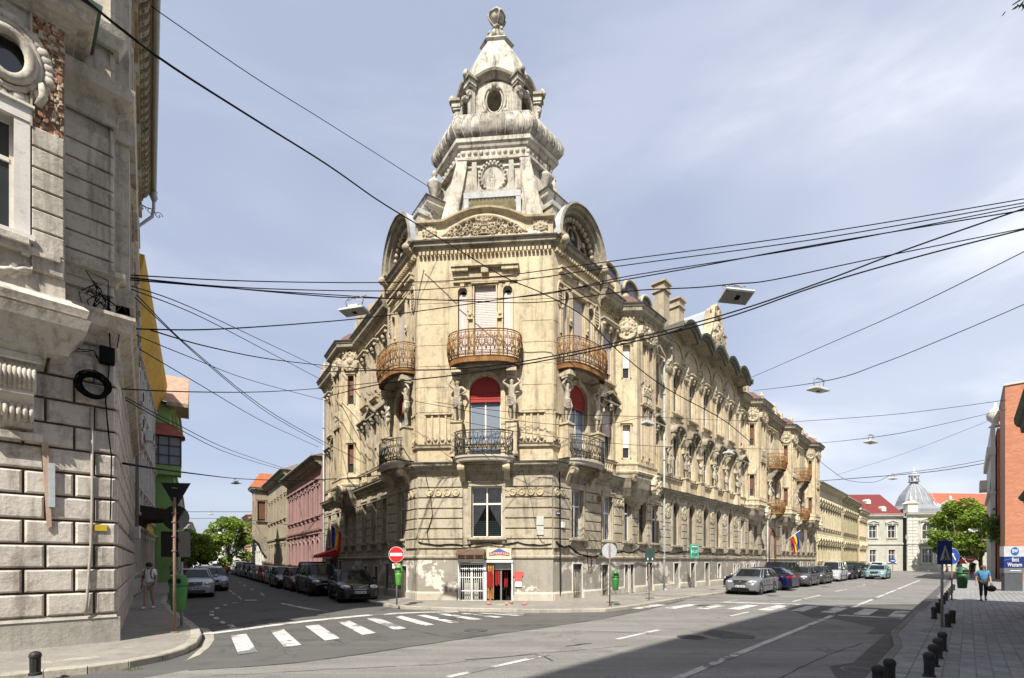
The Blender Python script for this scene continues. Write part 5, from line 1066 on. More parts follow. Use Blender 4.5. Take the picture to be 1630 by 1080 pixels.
# basement windows and doors in the plinth (sun painted in: right reveals white, left inner ones black)
def low_open(W, c, w, z0, z1, y, door=False, bars=True, boards=False):
    opn(W, c, w, z0, z1-z0)
    mb = MB(); a = w/2
    mb.box(-a-.06, -a, -.03, .3, z0, z1); mb.box(a, a+.06, -.03, .3, z0, z1); mb.box(-a-.06, a+.06, -.03, .3, z1, z1+.06)
    o = put('basement_door' if door else 'basement_window', mb, WHTP, HB, W @ T(c, y, 0))
    mb = MB(); mb.box(-a, a, .5, .54, z0, z1); mb.quad((-a,.3,z0),(-a,.5,z0),(-a,.5,z1),(-a,.3,z1)); kid('pane', (mb, DARK), o)  # left inner side coloured black to stand for its shade
    mb = MB(); mb.quad((a,.3,z0),(a,.5,z0),(a,.5,z1),(a,.3,z1)); mb.quad((a,.02,z0),(a,.3,z0),(a,.3,z1),(a,.02,z1)); kid('sunlit_side_reveal', (mb, WHTP), o)  # right side coloured white to stand for sunlight on it
    if bars:
        mb = MB(); n = max(3, int(w/.13))
        for k in range(1, n): mb.tube([(-a+w*k/n, .12, z0), (-a+w*k/n, .12, z1)], .012, 4)
        for z in (z0+.3, z1-.3): mb.tube([(-a, .12, z), (a, .12, z)], .012, 4)
        kid('window_bars', (mb, WHTP if boards else IRON), o)
    if boards:
        mb = MB(); mb.box(-a, a*.5, .2, .23, z0, z0+(z1-z0)*.62); kid('board', (mb, plain('raw board', (.42,.27,.15), .8)), o)
LOWR = ((1.85,.72,.12,1.75,0,1), (4.55,.6,.12,1.7,0,1), (6.7,.36,.15,1.7,0,0), (7.3,.36,.15,1.7,0,0), (9.35,.7,.12,1.8,1,0), (12.95,.7,.12,1.75,1,0), (15.5,.7,.1,1.75,1,0), (17.95,.7,.1,1.75,1,0), (20.3,.6,.6,1.7,0,0), (23.6,.4,.9,1.6,0,0), (24.4,.4,.9,1.6,0,0), (26.8,.5,.9,1.6,0,0), (28.6,.5,.9,1.6,0,0), (37.3,.7,.5,1.7,0,0), (39.2,.7,.5,1.7,0,0), (42,.7,.5,1.7,0,0), (45,.7,.5,1.7,0,0), (48.2,.8,.12,1.7,1,0))
for c, w, z0, z1, dr, bd in LOWR:
    low_open(FR, c, w, z0, z1, 0 if c < PAV else STEP, dr, not dr, bd)
LOWL = ((-1.6,.6,.12,1.65,0), (-4.4,.75,.1,1.75,1), (-6.3,.6,.6,1.6,0), (-8.2,.6,.6,1.6,0), (-13.9,.9,.1,1.9,1), (-16.2,1.1,.1,2.0,1))
for c, w, z0, z1, dr in LOWL:
    low_open(FL, c, w, z0, z1, 0 if c > -PAV else STEP, dr, not dr)
base_run(FC, -hc-.02, hc+.02, 0, [(.05, 2.46)]); base_run(FR, 0, PAV, 0, [(c[0], c[1]) for c in LOWR if c[0] < PAV]); base_run(FR, PAV, RW_END, STEP, [(c[0], c[1]) for c in LOWR if c[0] > PAV and c[2] < .45]+[(33.6, 1.8)]); base_run(FL, -PAV, 0, 0, [(c[0], c[1]) for c in LOWL if c[0] > -PAV]); base_run(FL, -LW_END, -PAV, STEP, [(c[0], c[1]) for c in LOWL if c[0] < -PAV and c[2] < .45])
courses(HB, FR, [(.02, 1.15, 2.4, 5.7), (2.45, 3.78, 2.4, 5.7)], ZJ)
def piers(lst, lo, hi, w=.5): 
    xs = [lo]
    for c, hw in sorted(lst): xs += [c-hw, c+hw]
    xs.append(hi); return [(xs[i], xs[i+1]) for i in range(0, len(xs), 2) if xs[i+1]-xs[i] > .2]
gf = [(4.75,.62),(6.75,.56),(8.4,.56),(9.95,.62)]
Wy = FR @ T(0, STEP, 0)
courses(HB, Wy, [(a, b, 2.4, 5.7) for a, b in piers(gf, 3.82, 11.2)], ZJ)
courses(HB, Wy, [(a, b, 2.4, 4.5) for a, b in piers([(12.85+2.42*k, .78) for k in range(5)], 11.3, 24.3)], ZJ)
courses(HB, Wy, [(a, b, 2.4, 5.7) for a, b in piers([(25.3,.62),(27.2,.56),(28.7,.56),(30.9,.62),(33.6,1.15),(37.4,.56),(38.9,.56),(40.9,.56),(43.2,.56),(45.4,.56),(47.8,.56),(49.4,.56),(51.3,.56)], 24.4, 51.9)], [2.44, 3.34, 4.25, 5.2, 5.66])
for x0 in (3.55, 5.75, 7.55, 9.05): 
    for k in range(2): medal(HB, FR @ T(x0+.36*k, (0 if x0 < 3.7 else STEP)-.05, 4.97), STUC)
# --- left pavilion and wing
pavilion(FL, -1.9, gfw=.95, sts=('m', 'f')); ribpanel(FL, -.55, -.1)
for c, pd, tp in ((-4.7,'flat','flat'), (-6.5,'tri','flat'), (-8.3,'flat','flat'), (-14.3,'curve','flat'), (-16.6,'flat','flat')): bay(FL, c, ped=pd, top=tp, w=.85, fm=BRNP if c == -8.3 else None)
oriel(FL, -13.1, -9.4, brown=True)
for c in (-10.4, -12.1): win(FL, c, 2.95, .8, 2.3, cols=2, tr=.62, sur=.1, surm=STUG, y=STEP)
courses(HB, FL, [(-3.78, -2.6, 2.4, 5.7), (-1.35, -.02, 2.4, 5.7)], ZJ)
courses(HB, FL @ T(0, STEP, 0), [(a, b, 2.4, 5.7) for a, b in piers([(c, .55) for c in (-4.7,-6.5,-8.3,-10.4,-12.1,-14.3,-16.6)], -18.2, -3.85)], ZJ)
# --- the wall skins
facade('plinth', HB, FC, -hc, hc, 0, 2.05, [o for o in OPS[id(FC)] if o[2] < 2], PLIN, .3)
facade('wall', HB, FC, -hc, hc, 2.05, 6.2, [o for o in OPS[id(FC)] if 2 < o[2] < 6], STUG, .25)
facade('wall', HB, FC, -hc, hc, 6.2, 16.28, [o for o in OPS[id(FC)] if o[2] > 6], STUC, .22)
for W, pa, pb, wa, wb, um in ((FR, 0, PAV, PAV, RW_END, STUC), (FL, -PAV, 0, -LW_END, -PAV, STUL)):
    O = OPS[id(W)]
    for a, b, y in ((pa, pb, 0), (wa, wb, STEP)):
        In = [o for o in O if a < (o[0]+o[1])/2 < b]
        facade('plinth', HB, W, a, b, 0, 2.05, [o for o in In if o[2] < 2 and o[3] < 2.2], PLIN, .3, y)
        facade('wall', HB, W, a, b, 2.05, 6.2, [o for o in In if 2 < o[2] < 6], STUG, .25, y)
        facade('wall', HB, W, a, b, 6.2, 16.28 if y == 0 else 15.4, [o for o in In if o[2] > 6], um, .22, y)
    mb = MB(); q = PAV if W is FR else -PAV; mb.quad((q,0,0),(q,STEP,0),(q,STEP,16.1),(q,0,16.1)); mb.box(q-.12, q+.0, -.01, STEP+.02, 6.3, 15.4); put('return_wall', mb, um, HB, W)
    e = RW_END if W is FR else -LW_END; mb = MB(); mb.quad((e,STEP,0),(e,13,0),(e,13,15.4),(e,STEP,15.4)); put('end_wall', mb, um, HB, W)
cornice_run(FR, PAV+.01, 5.6); cornice_run(FR, 9.2, 11.4); cornice_run(FR, 24.3, 26.1); cornice_run(FR, 29.8, 36.4); cornice_run(FR, 39.9, 46.6); cornice_run(FR, 50.6, RW_END)
cornice_run(FL, -9.4, -PAV-.01); cornice_run(FL, -LW_END, -13.1)
# rendered corner strips and relief ornaments of the corner
for W, x in ((FC, -hc+.42), (FC, hc-.42)): pass
for W, x in ((FR, .55), (FR, 3.45), (FL, -.5), (FL, -3.45)):
    mb = MB(); mb.tube([(x+.26*cos(2*pi*k/16), -.04, 13.95+.62*sin(2*pi*k/16)) for k in range(16)], .05, 5, closed=True); mb.box(x-.05, x+.05, -.07, .02, 12.2, 13.4)
    for k in range(5): mb.box(x-.16, x+.16, -.07, .02, 13.6+.14*k, 13.67+.14*k)
    put('oval_panel', mb, ORNA, HB, W)
for W, c in ((FR, 1.9), (FL, -1.9)): relief('carved_frieze', HB, W @ T(c, 0, 14.95), 2.9, .5, 'frieze', 3, .16, 50)
# parapet of the wings
def parapet(W, a, b, z=15.4, h=.85):
    mb = MB(); mb.box(a, b, STEP-.2, STEP+.05, z, z+h*.85); mb.box(a, b, STEP-.26, STEP+.1, z+h*.85, z+h)
    n = max(1, int((b-a)/2.0))
    for k in range(n+1):
        x = a+.2+(b-a-.4)*k/n; mb.box(x-.22, x+.22, STEP-.34, STEP+.16, z, z+h+.15)
    put('parapet', mb, STUC, HB, W)
    for k in range(0, n+1, 2):
        x = a+.2+(b-a-.4)*k/n; m2 = MB(); m2.lathe([(.16,0),(.1,.08),(.2,.22),(.22,.36),(.12,.5),(.04,.55),(.06,.62),(0.01,.7)], (x, STEP-.1, z+h+.15), 8); put('urn', m2, ORNA, HB, W)
parapet(FL, -9.3, -3.9); parapet(FL, -18.2, -13.2); parapet(FR, 3.9, 5.5); parapet(FR, 24.5, 26); parapet(FR, 30, 36.2); parapet(FR, 40, 46.5); parapet(FR, 50.7, 51.9)
# roofs of the wings
def wing_roof(W, a, b, y0, y1, z0, z1, name='roof', m=None):
    mb = MB(); ym = (y0+y1)/2; s = 1 if a < b else -1
    loft(mb, [[(a,y0,z0),(b,y0,z0),(b,y1,z0),(a,y1,z0)], [(a,y0+(ym-y0)*.6,z0+(z1-z0)*.85),(b,y0+(ym-y0)*.6,z0+(z1-z0)*.85),(b,y1-(y1-ym)*.6,z0+(z1-z0)*.85),(a,y1-(y1-ym)*.6,z0+(z1-z0)*.85)], [(a,ym,z1),(b,ym,z1),(b,ym+.1,z1),(a,ym+.1,z1)]])
    return put(name, mb, m or ROOF, HB, W)
wing_roof(FR, 2.5, RW_END, .9, 12.5, 15.4, 17.6); wing_roof(FL, -LW_END, -2.5, .9, 12.5, 15.4, 17.3)
mb = MB(); loft(mb, [[lp(FL, -3, .6, 16), lp(FL, 0, .5, 16), lp(FR, 0, .5, 16), lp(FR, 3, .6, 16), lp(FR, 5, 9, 16), lp(FL, -5, 9, 16)], [lp(FL, -3, 3, 17.4), lp(FC, -1.8, 2.2, 17.4), lp(FC, 1.8, 2.2, 17.4), lp(FR, 3, 3, 17.4), lp(FR, 4, 8, 17.4), lp(FL, -4, 8, 17.4)]])
put('roof', mb, TIN, HB)
# small dark mansard with round dormers behind the first oriel
MAN = plaster('blackened roof sheet', (.09,.09,.095), (.05,.05,.055), (.2,.2,.21), .4, None, rough=.5)
mb = MB(); loft(mb, [[(5.7,1.0,15.6),(10.6,1.0,15.6),(10.6,6,15.6),(5.7,6,15.6)], [(6.2,1.5,17.5),(10.2,1.5,17.5),(10.2,5,17.5),(6.2,5,17.5)], [(6.4,1.9,17.9),(10,1.9,17.9),(10,4,17.9),(6.4,4,17.9)]])
mn = put('mansard_roof', mb, MAN, HB, FR)
for i, c in enumerate((5.9, 8.2, 10.0)):
    mb = MB(); r = .75 if i < 2 else .6
    o = [(c-r*1.15, 15.7), (c-r*1.15, 17.2)] + [(c-r*1.15*cos(pi*k/12), 17.2+r*sin(pi*k/12)) for k in range(1, 12)] + [(c+r*1.15, 17.2), (c+r*1.15, 15.7)]
    mb.prism(o, 'y', .75, 3.2, 0); mb.tube([(c-r*1.2*cos(pi*k/12), .72, 17.2+r*1.1*sin(pi*k/12)) for k in range(13)], .1, 6, 1)
    mb.tf = FR.to_3x3().to_4x4() if False else None
    mb.prism([(c+.4*cos(2*pi*k/14), 17.0+.45*sin(2*pi*k/14)) for k in range(14)], 'y', .7, .76, 2); mb.ball((c-r, .68, 16.75), .26, 8, 6, 1)
    put('dormer', mb, [MAN, ORNA, GLAS], mn, FR)
# curved parapet swelling beside the mansard
mb = MB(); mb.prism([(4.0,15.45),(8.6,15.45),(8.2,15.9),(7.2,16.3),(6.6,17.0),(5.6,17.25),(5.1,16.4),(4.0,16.1)], 'y', STEP+.4, STEP+.75); put('shaped_parapet', mb, STUC, HB, FR)
# --- wave canopy over the five central bays
mb = MB(); X0, X1 = 11.35, 24.3; N = 96
def wz(x):
    f = ((x-11.64)/2.42) % 1.0; k = (x-11.64)/2.42
    return 16.05+(.62*sin(pi*f)**.75 if 0 <= k <= 5 else 0)
for i in range(N):
    a, b = X0+(X1-X0)*i/N, X0+(X1-X0)*(i+1)/N; za, zb = wz(a), wz(b)
    for (y0, y1, u0, u1, m_) in ((STEP, -.85, -.05, -.05, 1), (-.85, -.98, -.05, .04, 0), (-.98, -1.02, .04, .2, 0), (-1.02, .9, .2, .35, 0), (-.85, -.85, -.05, -.2, 0), (-.85, -.7, -.2, -.2, 0), (-.7, -.7, -.2, -.05, 0)):
        mb.quad((a,y0,za+u0),(b,y0,zb+u0),(b,y1,zb+u1),(a,y1,za+u1), m_)
for x in (X0, X1): mb.box(x-.03, x+.03, -1.02, STEP+.5, 15.95, 16.35)
put('wave_canopy', mb, [plaster('dark canopy edge', (.10,.105,.09), (.16,.155,.13), (.04,.04,.035), .5), STUG], HB, FR)
facade('tympanum_wall', HB, FR, 11.35, 24.3, 15.38, 16.7, [], STUL, .1, STEP+.01)
mb = MB(); cx = 17.7
prof = [(-2.3,16.6),(-2.1,16.9),(-1.5,17.2),(-1.0,17.9),(-.75,18.7),(-.6,19.4),(-.2,19.75),(.2,19.75),(.6,19.4),(.75,18.7),(1.0,17.9),(1.5,17.2),(2.1,16.9),(2.3,16.6)]
mb.prism([(cx+x, z) for x, z in prof], 'y', .05, .6); mb.prism([(cx+x*.96, z-.12) for x, z in prof[2:-2]], 'y', .6, 4.5, 1)
mb.tube([(cx+x, 0, z) for x, z in prof], .12, 6)
for q in (-1, 1): mb.tf = T(cx+q*.42, .1, 19.35) @ Matrix.Rotation(radians(90), 4, 'X'); mb.lathe([(.34,-.1),(.34,.12),(.24,.2),(.12,.12),(.02,.16)], n=12)
gb = put('scroll_gable', mb, [STUC, TIN], HB, FR @ T(0, -.6, 0))
relief('carved_panel', gb, FR @ T(cx, -.57, 17.6), 1.7, 2.0, 'cartouche', 44, .3, 34)
def chimney(x, y, z0, z1, w=.9, d=.7):
    mb = MB(); mb.box(-w/2, w/2, -d/2, d/2, z0, z1-.7); mb.box(-w/2-.1, w/2+.1, -d/2-.1, d/2+.1, z1-.7, z1-.55, 0); mb.box(-w/2-.02, w/2+.02, -d/2-.02, d/2+.02, z1-.55, z1-.2, 0); mb.box(-w/2-.14, w/2+.14, -d/2-.14, d/2+.14, z1-.2, z1-.08); mb.box(-w/2, w/2, -d/2, d/2, z1-.08, z1, 1)
    put('chimney', mb, [STUL, ORNA], HB, FR @ T(x, y, 0))
chimney(11.9, .7, 15.4, 19.5, .75); chimney(15.2, 1.2, 16, 19.9, .8); chimney(21.3, .9, 16, 20.1); chimney(22.9, 1.2, 16, 20.1)
for k, x in enumerate((31.5, 33.4, 35.3, 41.5, 43.2, 45.2, 49)): chimney(x, 1.3, 15.4, 16.9+.2*(k % 2), .5, .5)
# --- arched dormers over the two pavilions
def arch_dormer(W, c, rev=1):
    r, zc = 1.5, 16.55
    mb = MB(); ar = lambda R, n=20: [(c-R*cos(pi*k/n), zc+R*1.08*sin(pi*k/n)) for k in range(n+1)]
    mb.poly([(x, .45, z) for x, z in ([(c-r, 16.0)]+ar(r)+[(c+r, 16.0)])][::-1], 1)
    o = put('arched_dormer', mb, [STUL, STUL], HB, W)
    mb = MB(); prof = [(r, .5), (r+.02, -.05), (r+.12, -.08), (r+.14, -.24), (r+.25, -.3), (r+.27, -.38), (r+.34, -.36), (r+.34, 3.4), (r, 3.4)]; n = 24
    R_ = [[(c-q*cos(pi*k/n), y, zc+q*1.08*sin(pi*k/n)) for q, y in prof] for k in range(n+1)]
    loft(mb, R_, closed=False, sm=False); put('archivolt', mb, DKCO, o, W)
    mb = MB(); R_ = [[(c-q*cos(pi*k/n), y, zc+q*1.08*sin(pi*k/n)) for q, y in ((r+.36, -.3), (r+.38, 3.5))] for k in range(n+1)]; loft(mb, R_, closed=False, cap=False); put('barrel_roof', mb, TIN, o, W)
    mb = MB()
    for k in range(17):
        t = pi*(k+.5)/17; mb.ball((c-(r-.1)*cos(t), .2, zc+(r-.14)*1.08*sin(t)), .13, 6, 4)
    for q in (-1, 1): mb.box(c+q*(r+.1)-.28, c+q*(r+.1)+.28, -.38, .2, zc-.16, zc); mb.prism([(.1,zc-.16),(-.33,zc-.16),(-.3,zc-.5),(.1,zc-.8)], 'x', c+q*(r+.1)-.2, c+q*(r+.1)+.2); mb.ball((c+q*(r+.1), -.4, zc-.35), .2, 7, 5)
    put('carved_band', mb, ORNA, o, W)
    for dx, w, h in ((0, .8, 1.55), (-.78, .42, 1.05), (.78, .42, 1.05)):
        wn_ = put('window', m_surround(w, h, True, .07, .1), STUL, o, W @ T(c+dx, .45, 16.25))
    mb = MB()
    for dx, w, h in ((0, .8, 1.55), (-.78, .42, 1.05), (.78, .42, 1.05)):
        m2 = m_pane(w, h, True, .42); b0 = len(mb.v); mb.v += [(x+c+dx, y, z+16.25) for x, y, z in m2.v]
        for f in m2.f: mb.af([b0+i for i in f])
    put('pane', mb, GLAS, o, W)
arch_dormer(FR, 2.0); arch_dormer(FL, -2.0)
# --- arched attic over the corner face
A = 2.05; n = 20
arc = [(-A-.0+2*A*k/n, 16.8+.66*sin(pi*k/n)**.85) for k in range(n+1)]
mb = MB(); mb.prism([(-hc-.0, 16.05)]+[(-hc, 16.92)]+[(-A-.1, 16.92)]+[p for p in arc if p[1] > 16.93]+[(A+.1, 16.92), (hc, 16.92), (hc, 16.05)], 'y', .0, .6)
at_ = put('attic', mb, STUC, HB, FC @ T(0,0,.2))
mb = MB(); cap = [(-hc-.08, 16.92), (-A-.1, 16.92)]+[p for p in arc if p[1] > 16.93]+[(A+.1, 16.92), (hc+.08, 16.92)]
for a, b in zip(cap, cap[1:]):
    mb.quad((a[0],-.2,a[1]-.0),(b[0],-.2,b[1]-.0),(b[0],-.22,b[1]+.08),(a[0],-.22,a[1]+.08)); mb.quad((a[0],-.22,a[1]+.08),(b[0],-.22,b[1]+.08),(b[0],.62,b[1]+.12),(a[0],.62,a[1]+.12)); mb.quad((a[0],-.2,a[1]-.0),(b[0],-.2,b[1]-.0),(b[0],.0,b[1]-.08),(a[0],.0,a[1]-.08))
put('attic_cornice', mb, STUC, at_, FC @ T(0,0,.2))
mb = MB(); mb.tube([(-1.9+3.8*k/n, -.06, 16.3+.86*sin(pi*k/n)**.8) for k in range(n+1)], .09, 5); mb.box(-2.0, 2.0, -.12, .02, 16.16, 16.28); put('arch_moulding', mb, STUC, at_, FC @ T(0,0,.2))
relief('carved_tympanum', at_, FC @ T(0, 0, 16.9), 3.5, .82, 'arch', 2, .2, 150)
for q in (-1, 1): relief('cartouche', at_, FC @ T(q*(hc-.55), 0, 16.75), .7, .7, 'panel', 9, .12, 22)
for W, q in ((FR, 1), (FL, -1)):
    mb = MB(); mb.box(-.28, .28, .0, .6, 16.25, 17.75); mb.box(-.35, .35, -.07, .66, 17.75, 17.87); mb.box(-.3, .3, -.02, .6, 17.87, 18.0, 1); mb.ball((0, -.02, 16.95), .2, 7, 6, sq=(1, .6, 1.8)); put('attic_pier', mb, [TOWR, TIN], HB, W @ T(q*.32, 0.05, 0))
    mb = MB(); a, b = sorted((q*.75, q*3.9)); mb.box(a, b, .95, 3.4, 16.1, 18.95); bp = [(a, 3.4), (a, .95), (b, .95), (b, 3.4)]; mb.sweep(bp, cornice_prof(18.6, .35, .5)); mb.sweep(bp, [(0,17.9),(.1,17.92),(.12,18.1),(0,18.14)]); mb.box(a+.1, b-.1, 1.0, 3.3, 19.1, 19.2); put('side_block', mb, TOWR, HB, W)
    mb = MB(); mb.sweep(bp, [(.1,19.1),(.37,19.06),(.38,19.12),(.1,19.18)]); put('flashing', mb, FLSH, HB, W)
# --- tower
TC = FC @ T(.33, 2.0, 0)
hx = lambda k, W=1.83, L=2.25: [(-W*k-L*k*sin(radians(38.75)), 0), (-W*k, -1.75*k), (W*k, -1.75*k), (W*k+L*k*sin(radians(38.75)), 0), (W*k, 1.75*k), (-W*k, 1.75*k)]
tw = link('tower', None, HB, TC)
def tring(name, prof, mat, parent=None, sm=False, n=0):
    mb = MB(); R_ = []
    for k, z in prof: R_.append([(x, y, z) for x, y in hx(k)])
    loft(mb, R_, sm=sm); return put(name, mb, mat, parent or tw, TC)
tring('pyramid_base', [(1.2,16.4),(1.02,17.4),(.9,18.8),(.8,20.35)], TOWR)
tring('tower_cornice', [(.82,20.3),(.9,20.34),(.9,20.46),(.83,20.5),(.83,20.9),(.87,20.94),(.9,21.1),(.93,21.12),(.93,21.3),(.8,21.4)], TOWR)
mb = MB(); 
for i in range(6):
    a, b = Vector(hx(.835)[i]), Vector(hx(.835)[(i+1) % 6]); L = (b-a).length; k_ = int(L/.26)
    for j in range(k_): p = a+(b-a)*(j+.5)/k_; mb.ball((p.x, p.y, 20.7), .1, 6, 5, sq=(1, 1, 1.25))
put('egg_frieze', mb, TOWR, tw, TC, kind='stuff')
rl = [(.82,21.3),(.93,21.38),(.99,21.6),(1.0,21.85),(.96,22.15),(.88,22.4),(.76,22.62)]
mb = MB()                                                          # ribbed roll, every pan of sheet metal bulging a little
for i in range(6):
    seg = 9 if i in (1, 4) else 6
    for j in range(seg):
        us = [(j+u/3)/seg for u in range(4)]; R_ = []
        for k, z in rl:
            A_, B_ = Vector(hx(k)[i]), Vector(hx(k)[(i+1) % 6]); row = []
            for ui, u in enumerate(us):
                p = A_.lerp(B_, u); o_ = p.normalized()*(.05 if ui in (1, 2) else 0); row.append((p.x+o_.x, p.y+o_.y, z))
            R_.append(row)
        loft(mb, R_, random.Random(i*31+j).choice((1,1,2,0)), closed=False, cap=False, sm=True)
        mb.tube([(Vector(hx(k)[i]).lerp(Vector(hx(k)[(i+1) % 6]), us[0])*1.01).to_3d()+Vector((0,0,z)) for k, z in rl], .03, 4)
put('metal_roll', mb, [TOWR, TOWD, plaster('sooty roll pan', (.42,.385,.32), (.25,.23,.19), (.05,.045,.04), .9, None, grime=.9)], tw, TC)
# ribs, wreath panel and tiles of the pyramid
for q in (-1, 1):
    for fr_ in (0, 1):
        i = 1 if q < 0 else 2
        if fr_: i = 0 if q < 0 else 3
        a = Vector(hx(1.06)[i]); b = Vector(hx(.80)[i]); mb = MB()
        loft(mb, [[(a.x+dx*1.2, a.y+dy, 17.3) for dx, dy in ((-.3,-.2),(.3,-.2),(.3,.2),(-.3,.2))], [(b.x+dx, b.y+dy, 20.1) for dx, dy in ((-.26,-.16),(.26,-.16),(.26,.2),(-.26,.2))], [(b.x+dx*1.2, b.y+dy*1.2, 20.36) for dx, dy in ((-.2,-.12),(.2,-.12),(.2,.2),(-.2,.2))]])
        put('hip_rib', mb, TOWR, tw, TC)
def slope(z): return -1.75*(1.02-(z-17.4)*.0745)
lean = Matrix.Rotation(atan2(1.75*.0745, 1), 4, 'X')
mb = MB(); mb.prism([(.52*cos(2*pi*k/20), .52*sin(2*pi*k/20)) for k in range(20)], 'y', -.06, .02); mb.tube([(.54*cos(2*pi*k/20), -.05, .54*sin(2*pi*k/20)) for k in range(20)], .075, 5, closed=True)
for k in range(22): t = 2*pi*k/22; mb.ball((.6*cos(t), -.1, .6*sin(t)), .075, 5, 4)
mb.box(-.07, -.03, -.08, 0, .0, .2); mb.box(.03, .07, -.08, 0, .0, .2)
for k in (-1, 0, 1): mb.ball((k*.13, -.06, -.12), .03, 5, 4)
for q in (-1, 1): mb.prism([(q*.72,-.55),(q*1.0,-.55),(q*.95,.65),(q*.74,.65)][::q], 'y', -.1, .02)
mb.box(-1.25, 1.25, -.06, .02, .78, .86); mb.box(-1.3, 1.3, -.22, .02, -.72, -.6)
put('wreath_panel', mb, TOWR, tw, TC @ T(0, slope(19.45)-.03, 19.45) @ lean)
mb = MB(); mb.box(-1.15, 1.15, -.05, .0, -.7, .68, 0); put('sheet_panel', mb, plaster('white painted sheet', (.56,.56,.55), (.47,.48,.48), (.22,.21,.2), .5, None, rough=.6), tw, TC @ T(0, slope(17.9)-.02, 17.9) @ lean)
mb = MB(); mb.box(-1.3, 1.3, -.12, 0, .42, .66); mb.box(-1.3, -1.08, -.11, 0, -.7, .42); mb.box(1.08, 1.3, -.11, 0, -.7, .42); put('sheet_border', mb, plaster('white painted sheet', (1,1,1), (1,1,1)), tw, TC @ T(0, slope(17.9)-.02, 17.9) @ lean)
mb = MB()
for r_ in range(6):
    for c_ in range(13 if r_ % 2 == 0 else 12):
        x = -1.02+.17*c_+(.085 if r_ % 2 else -.0); z = -.78+.17*r_
        mb.prism([(x-.1,z+.17),(x,z),(x+.1,z+.17),(x,z+.34)], 'y', -.09-.004*((c_+r_) % 2), -.05)
put('slate_field', mb, plaster('mossy slate', (.24,.21,.12), (.16,.13,.07), (.07,.06,.04), .4, None, sc=4), tw, TC @ T(0, slope(17.9)-.02, 17.9) @ lean, kind='stuff')
for W, x in ((FR, 1.0), (FL, -1.0)):
    mb = MB(); mb.box(-.3, .3, -.3, .3, 19.12, 19.4)
    mb.lathe([(.24,0),(.1,.1),(.1,.2),(.3,.5),(.36,.74),(.38,.8),(.2,1.0),(.08,1.12),(.1,1.2),(.15,1.3),(.1,1.44),(.01,1.5)], (0, 0, 19.4), 10); put('urn', mb, TOWR, tw, W @ T(x, 1.3, 0))
# lantern
tring('lantern_base', [(.72,22.5),(.64,22.62),(.64,22.8),(.58,22.85)], TOWR)
KL = .56
for i in range(6):
    a, b = Vector(hx(KL)[i]), Vector(hx(KL)[(i+1) % 6]); d = (b-a).length; Wf = TC @ T(a.x, a.y, 0) @ RZ(atan2(b.y-a.y, b.x-a.x))
    facade('lantern_wall', tw, Wf, 0, d, 22.75, 24.4, [(d/2-.36, d/2+.36, 22.92, 24.08, True)], TOWR, .18)
    mb = MB(); mb.tube([(d/2+.52*cos(2*pi*k/18), -.03, 23.5+.7*sin(2*pi*k/18)) for k in range(18)], .07, 5, closed=True); mb.tube([(d/2+.38*cos(2*pi*k/18), -.03, 23.5+.58*sin(2*pi*k/18)) for k in range(18)], .04, 5, closed=True)
    mb.ball((d/2, -.1, 24.1), .16, 7, 5); mb.ball((d/2-.16, -.08, 24.0), .12, 6, 4); mb.ball((d/2+.16, -.08, 24.0), .12, 6, 4)
    for q in (-1, 1): mb.ball((d/2+q*.5, -.08, 22.9), .14, 6, 4)
    put('oculus_frame', mb, TOWR, tw, Wf)
    c = a*1.06; ang = atan2(c.x, -c.y); mb = MB(); mb.box(-.14, .14, -.12, .12, 22.7, 24.0); mb.ball((0,-.12,23.8), .17, 7, 5); mb.ball((-.1,-.14,23.65), .1, 6, 4); mb.ball((.1,-.14,23.65), .1, 6, 4); mb.ball((0,-.12,23.6), .1, 6, 4)
    mb.box(-.2, .2, -.22, .14, 24.0, 24.1); mb.box(-.24, .24, -.28, .14, 24.1, 24.34); mb.box(-.32, .32, -.36, .14, 24.34, 24.46, 1)
    mb.tube([(0,-.3,24.46),(0,-.36,24.62),(0,-.28,24.77),(0,-.18,24.7),(0,-.2,24.58)], [.14,.13,.1,.07,.05], 7)
    put('lantern_pilaster', mb, [TOWR, DKCO], tw, TC @ T(c.x, c.y, 0) @ RZ(ang))
    mb = MB(); nn = 14; zz = [24.12+.40*sin(pi*k/nn)**1.2 for k in range(nn+1)]
    loft(mb, [[(d*k/nn, .1, zz[k]), (d*k/nn, -.08, zz[k]), (d*k/nn, -.12, zz[k]+.12), (d*k/nn, -.26, zz[k]+.2), (d*k/nn, -.3, zz[k]+.3), (d*k/nn, .4, zz[k]+.42)] for k in range(nn+1)], closed=False)
    put('lantern_cornice', mb, DKCO, tw, Wf)
tring('bell_roof', [(.52,24.2),(.505,24.8),(.485,25.2),(.455,25.6),(.41,26.0),(.345,26.4),(.275,26.7),(.215,27.0),(.18,27.2)], TOWR)
tring('roof_collar', [(.215,27.0),(.265,27.1),(.235,27.2),(.15,27.28)], TOWR)
mb = MB(); mb.tube([(-.36,-.0,.0),(-.34,0,.5),(-.2,0,.9),(0,0,1.02),(.2,0,.9),(.34,0,.5),(.36,0,0)], .035, 5); mb.box(-.3, .3, -.05, .03, 1.15, 1.2); put('roof_panel', mb, ORNA, tw, TC @ T(0, -.87, 25.0) @ Matrix.Rotation(atan2(.32, 1.1), 4, 'X').inverted())
bpy.data.objects[tw.name]
mb = MB(); mb.lathe([(.36,0),(.28,.2),(.17,.4),(.14,.6),(.13,.72)], (0,0,27.2), 8)
for k in range(6): t = k*pi/3+.26; mb.tube([(.36*cos(t),.36*sin(t),27.25),(.38*cos(t),.38*sin(t),27.45),(.28*cos(t),.28*sin(t),27.62),(.36*cos(t),.36*sin(t),27.72),(.43*cos(t),.43*sin(t),27.62)], [.1,.1,.09,.09,.05], 6)
